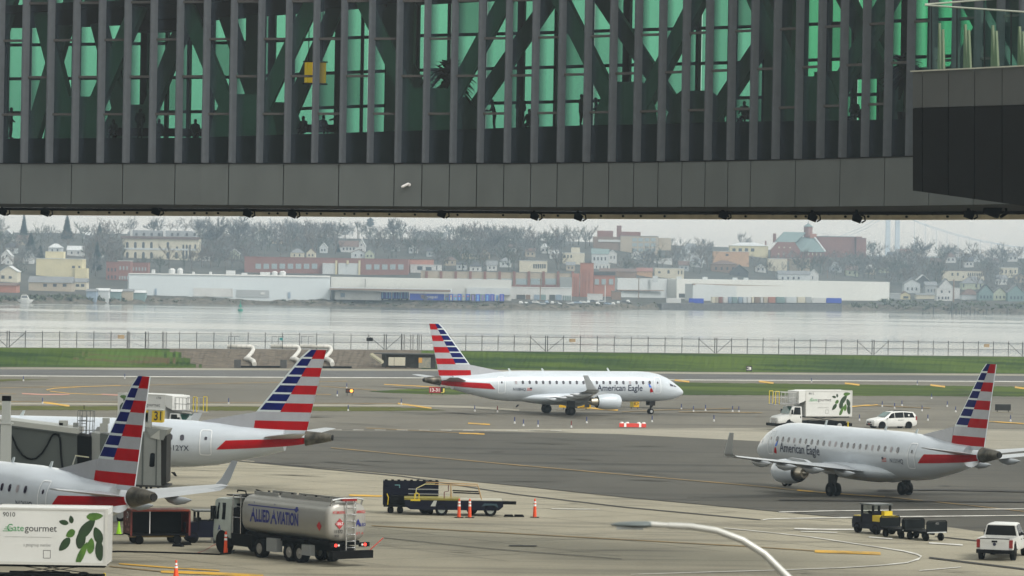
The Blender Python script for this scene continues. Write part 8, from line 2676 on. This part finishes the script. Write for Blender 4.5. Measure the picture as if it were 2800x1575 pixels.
# ------------------------------------------------------------------ people inside the bridge, seen against the light
def body_mesh(name, lean, arm_out, turn, cloth, sit=False):
    """one continuous skinned figure, feet at z = 0, facing +x"""
    J_ = dict(pelvis=(0, 0, .95), spine=(0.02 + lean * .4, 0, 1.18), chest=(.02 + lean, 0, 1.38), neck=(.02 + lean * 1.2, 0, 1.50), head=(.05 + lean * 1.3, 0, 1.60), crown=(.05 + lean * 1.3, 0, 1.72))
    verts, edges_, rad = [], [], []
    idx = {}
    def add(k, p, r, parent=None):
        idx[k] = len(verts)
        verts.append(p); rad.append(r)
        if parent is not None:
            edges_.append((idx[parent], idx[k]))
    add("pelvis", J_["pelvis"], (.15, .12))
    add("spine", J_["spine"], (.15, .11), "pelvis")
    add("chest", J_["chest"], (.17, .12), "spine")
    add("neck", J_["neck"], (.055, .055), "chest")
    add("head", J_["head"], (.085, .10), "neck")
    add("crown", J_["crown"], (.07, .075), "head")
    for s_, nm in ((1, "l"), (-1, "r")):
        add(nm + "hip", (0, s_ * .10, .88), (.095, .095), "pelvis")
        add(nm + "knee", (.03 + .05 * s_ * turn, s_ * .11, .50), (.06, .06), nm + "hip")
        add(nm + "ankle", (-.02 + .10 * s_ * turn, s_ * .11, .09), (.04, .04), nm + "knee")
        add(nm + "toe", (.15 + .10 * s_ * turn, s_ * .12, .04), (.04, .03), nm + "ankle")
        add(nm + "shoulder", (lean, s_ * .19, 1.41), (.065, .065), "chest")
        add(nm + "elbow", (.02 + lean + arm_out * .15, s_ * .26, 1.13), (.048, .048), nm + "shoulder")
        add(nm + "wrist", (.12 + lean + arm_out * .35, s_ * .22, .98 + arm_out * .2), (.034, .034), nm + "elbow")
        add(nm + "hand", (.19 + lean + arm_out * .40, s_ * .21, .94 + arm_out * .22), (.04, .02), nm + "wrist")
    if sit:                                       # seat at 0.45 m: torso down, thighs forward, shins upright
        for k, q in list(idx.items()):
            x, y, z = verts[q]
            if k.endswith("knee"):
                verts[q] = (.42, y * 1.1, .50)
            elif k.endswith("ankle"):
                verts[q] = (.42, y * 1.1, .10)
            elif k.endswith("toe"):
                verts[q] = (.58, y * 1.1, .05)
            else:
                verts[q] = (x, y, z - .40)
    rad = [(a * 1.22, b * 1.22) for a, b in rad]
    me = bpy.data.meshes.new(name)
    me.from_pydata(verts, edges_, [])
    ob = bpy.data.objects.new(name, me)
    col.objects.link(ob)
    sk = ob.modifiers.new("skin", 'SKIN')
    sk.use_smooth_shade = True
    layer = me.skin_vertices[0].data if me.skin_vertices else None
    if layer is None:
        bpy.context.view_layer.objects.active = ob
        ob.select_set(True)
        bpy.ops.object.mode_set(mode='OBJECT')
        layer = me.skin_vertices[0].data
    for k, r in enumerate(rad):
        layer[k].radius = r
        layer[k].use_root = (k == 0)
    sb = ob.modifiers.new("subdivision", 'SUBSURF')
    sb.levels = sb.render_levels = 1
    dg = bpy.context.evaluated_depsgraph_get()
    out = bpy.data.meshes.new_from_object(ob.evaluated_get(dg))
    bpy.data.objects.remove(ob)
    out.materials.clear()
    out.materials.append(cloth)
    out.name = name
    return out
m_cl1 = M("dark_clothes", (.018, .018, .020), .8)
m_cl2 = M("charcoal_clothes", (.035, .035, .04), .8)
m_hair = M("dark_hair", (.01, .009, .008), .7)
poses = [body_mesh("body", .0, .1, .3, m_cl1), body_mesh("body", .10, .8, .2, m_cl2), body_mesh("body", .04, .5, -.9, m_cl1), body_mesh("body", .06, .5, .0, m_cl2, True)]
hair_mb = MB()
rings = []
for z, r in ((1.60, .088), (1.66, .10), (1.72, .098), (1.77, .07), (1.79, .02)):
    rings.append([(r * math.cos(2 * math.pi * k / 10) - .012, r * .92 * math.sin(2 * math.pi * k / 10), z) for k in range(10)])
hair_mb.loft(rings)
hair_me = hair_mb.mesh("hair", m_hair, 60)
PEOPLE = [(29, -1.2, 0, 0, "person in dark clothes at the far left end of the bridge glazing"), (313, -8.5, 3, 250, "seated person inside the bridge right of the small palm"), (383, -3.0, 0, 90, "person standing close to the glass right of the small palm"),
          (436, -8.5, 3, 260, "seated person inside the bridge between the small palm and the yellow sign"), (534, -8.5, 3, 280, "seated person by the diagonal left of the yellow sign"), (832, -8.5, 3, 240, "seated person below the yellow sign's left edge"),
          (882, -8.5, 3, 300, "seated person right below the yellow sign"), (921, -8.0, 2, 180, "person walking just right of the yellow sign"), (1352, -4.0, 1, 180, "person with arm stretched out right of the tall palm"),
          (1423, -1.2, 0, 80, "tall person standing by the glass between tall palm and bridge middle"), (1449, -8.5, 3, 250, "seated person close beside the tall standing person"), (1588, -1.6, 0, 20, "person in profile standing right of the bridge's middle"),
          (1632, -6.4, 2, 180, "person behind the one in profile right of the bridge's middle"), (2036, -8.5, 3, 250, "seated person alone behind the glass above the catering truck"), (2207, -8.5, 3, 290, "seated person behind the glass above the church cupola"),
          (2338, -8.5, 3, 250, "seated person behind the glass above the suspension tower")]
for u, out, pose, rz, label in PEOPLE:
    i = at_u(u)
    p = bp(i, out, FLOOR[int(i)])
    p.x = P(u, 330, p.y).x
    t = thing("person", label, "person", p, R(rz), "people inside the bridge")
    link("body", poses[pose], t)
    lean = (.0, .10, .04, .06)[pose]
    link("hair", hair_me, t, (.04 + lean * 1.3, 0, -.42 if pose == 3 else -.02))
for ua, ub, lb in ((295, 555, "long dark bench inside the bridge left of the yellow sign"), (815, 940, "dark bench inside the bridge below the yellow sign"), (1435, 1470, "short dark bench beside the tall standing person"), (2020, 2060, "short bench inside the bridge above the catering truck"), (2190, 2230, "short bench inside the bridge above the church cupola"), (2320, 2360, "short bench inside the bridge above the suspension tower")):
    ia, ib = at_u(ua), at_u(ub)
    a, b = bp(ia, -8.6, FLOOR[int(ia)]), bp(ib, -8.6, FLOOR[int(ib)])
    a.x, b.x = P(ua, 330, a.y).x, P(ub, 330, b.y).x
    t = thing("bench", lb, "bench", (a + b) / 2, math.atan2(b.y - a.y, b.x - a.x), "benches inside the bridge")
    w = (b - a).length / 2
    mb = MB(); mb.box(-w, w, -.25, .25, .38, .46); mb.build("seat", m_black, t)
    mb = MB(); mb.box(-w, w, .22, .28, .46, .85); mb.build("backrest", m_black, t)
    for x in (-w * .85, w * .85):
        mb = MB(); mb.box(x - .05, x + .05, -.2, .2, 0, .38); mb.build("leg", m_black, t)
# ------------------------------------------------------------------ hazy air
mb = MB()
mb.box(-1700, 1700, -12, 4050, -8, 120)
hz = mb.build("haze", None)
hz["kind"] = "stuff"
hz["label"] = "thin pale haze over the bay and far shore"
m_haze = bpy.data.materials.new("haze_air")
m_haze.use_nodes = True
nt = m_haze.node_tree
nt.nodes.clear()
ho = nt.nodes.new("ShaderNodeOutputMaterial")
hv = nt.nodes.new("ShaderNodeVolumePrincipled")
hv.inputs['Color'].default_value = (0.58, 0.74, 0.90, 1)
hv.inputs['Density'].default_value = 0.00017
hv.inputs['Anisotropy'].default_value = 0.6
nt.links.new(hv.outputs[0], ho.inputs['Volume'])
hz.data.materials.clear()
hz.data.materials.append(m_haze)
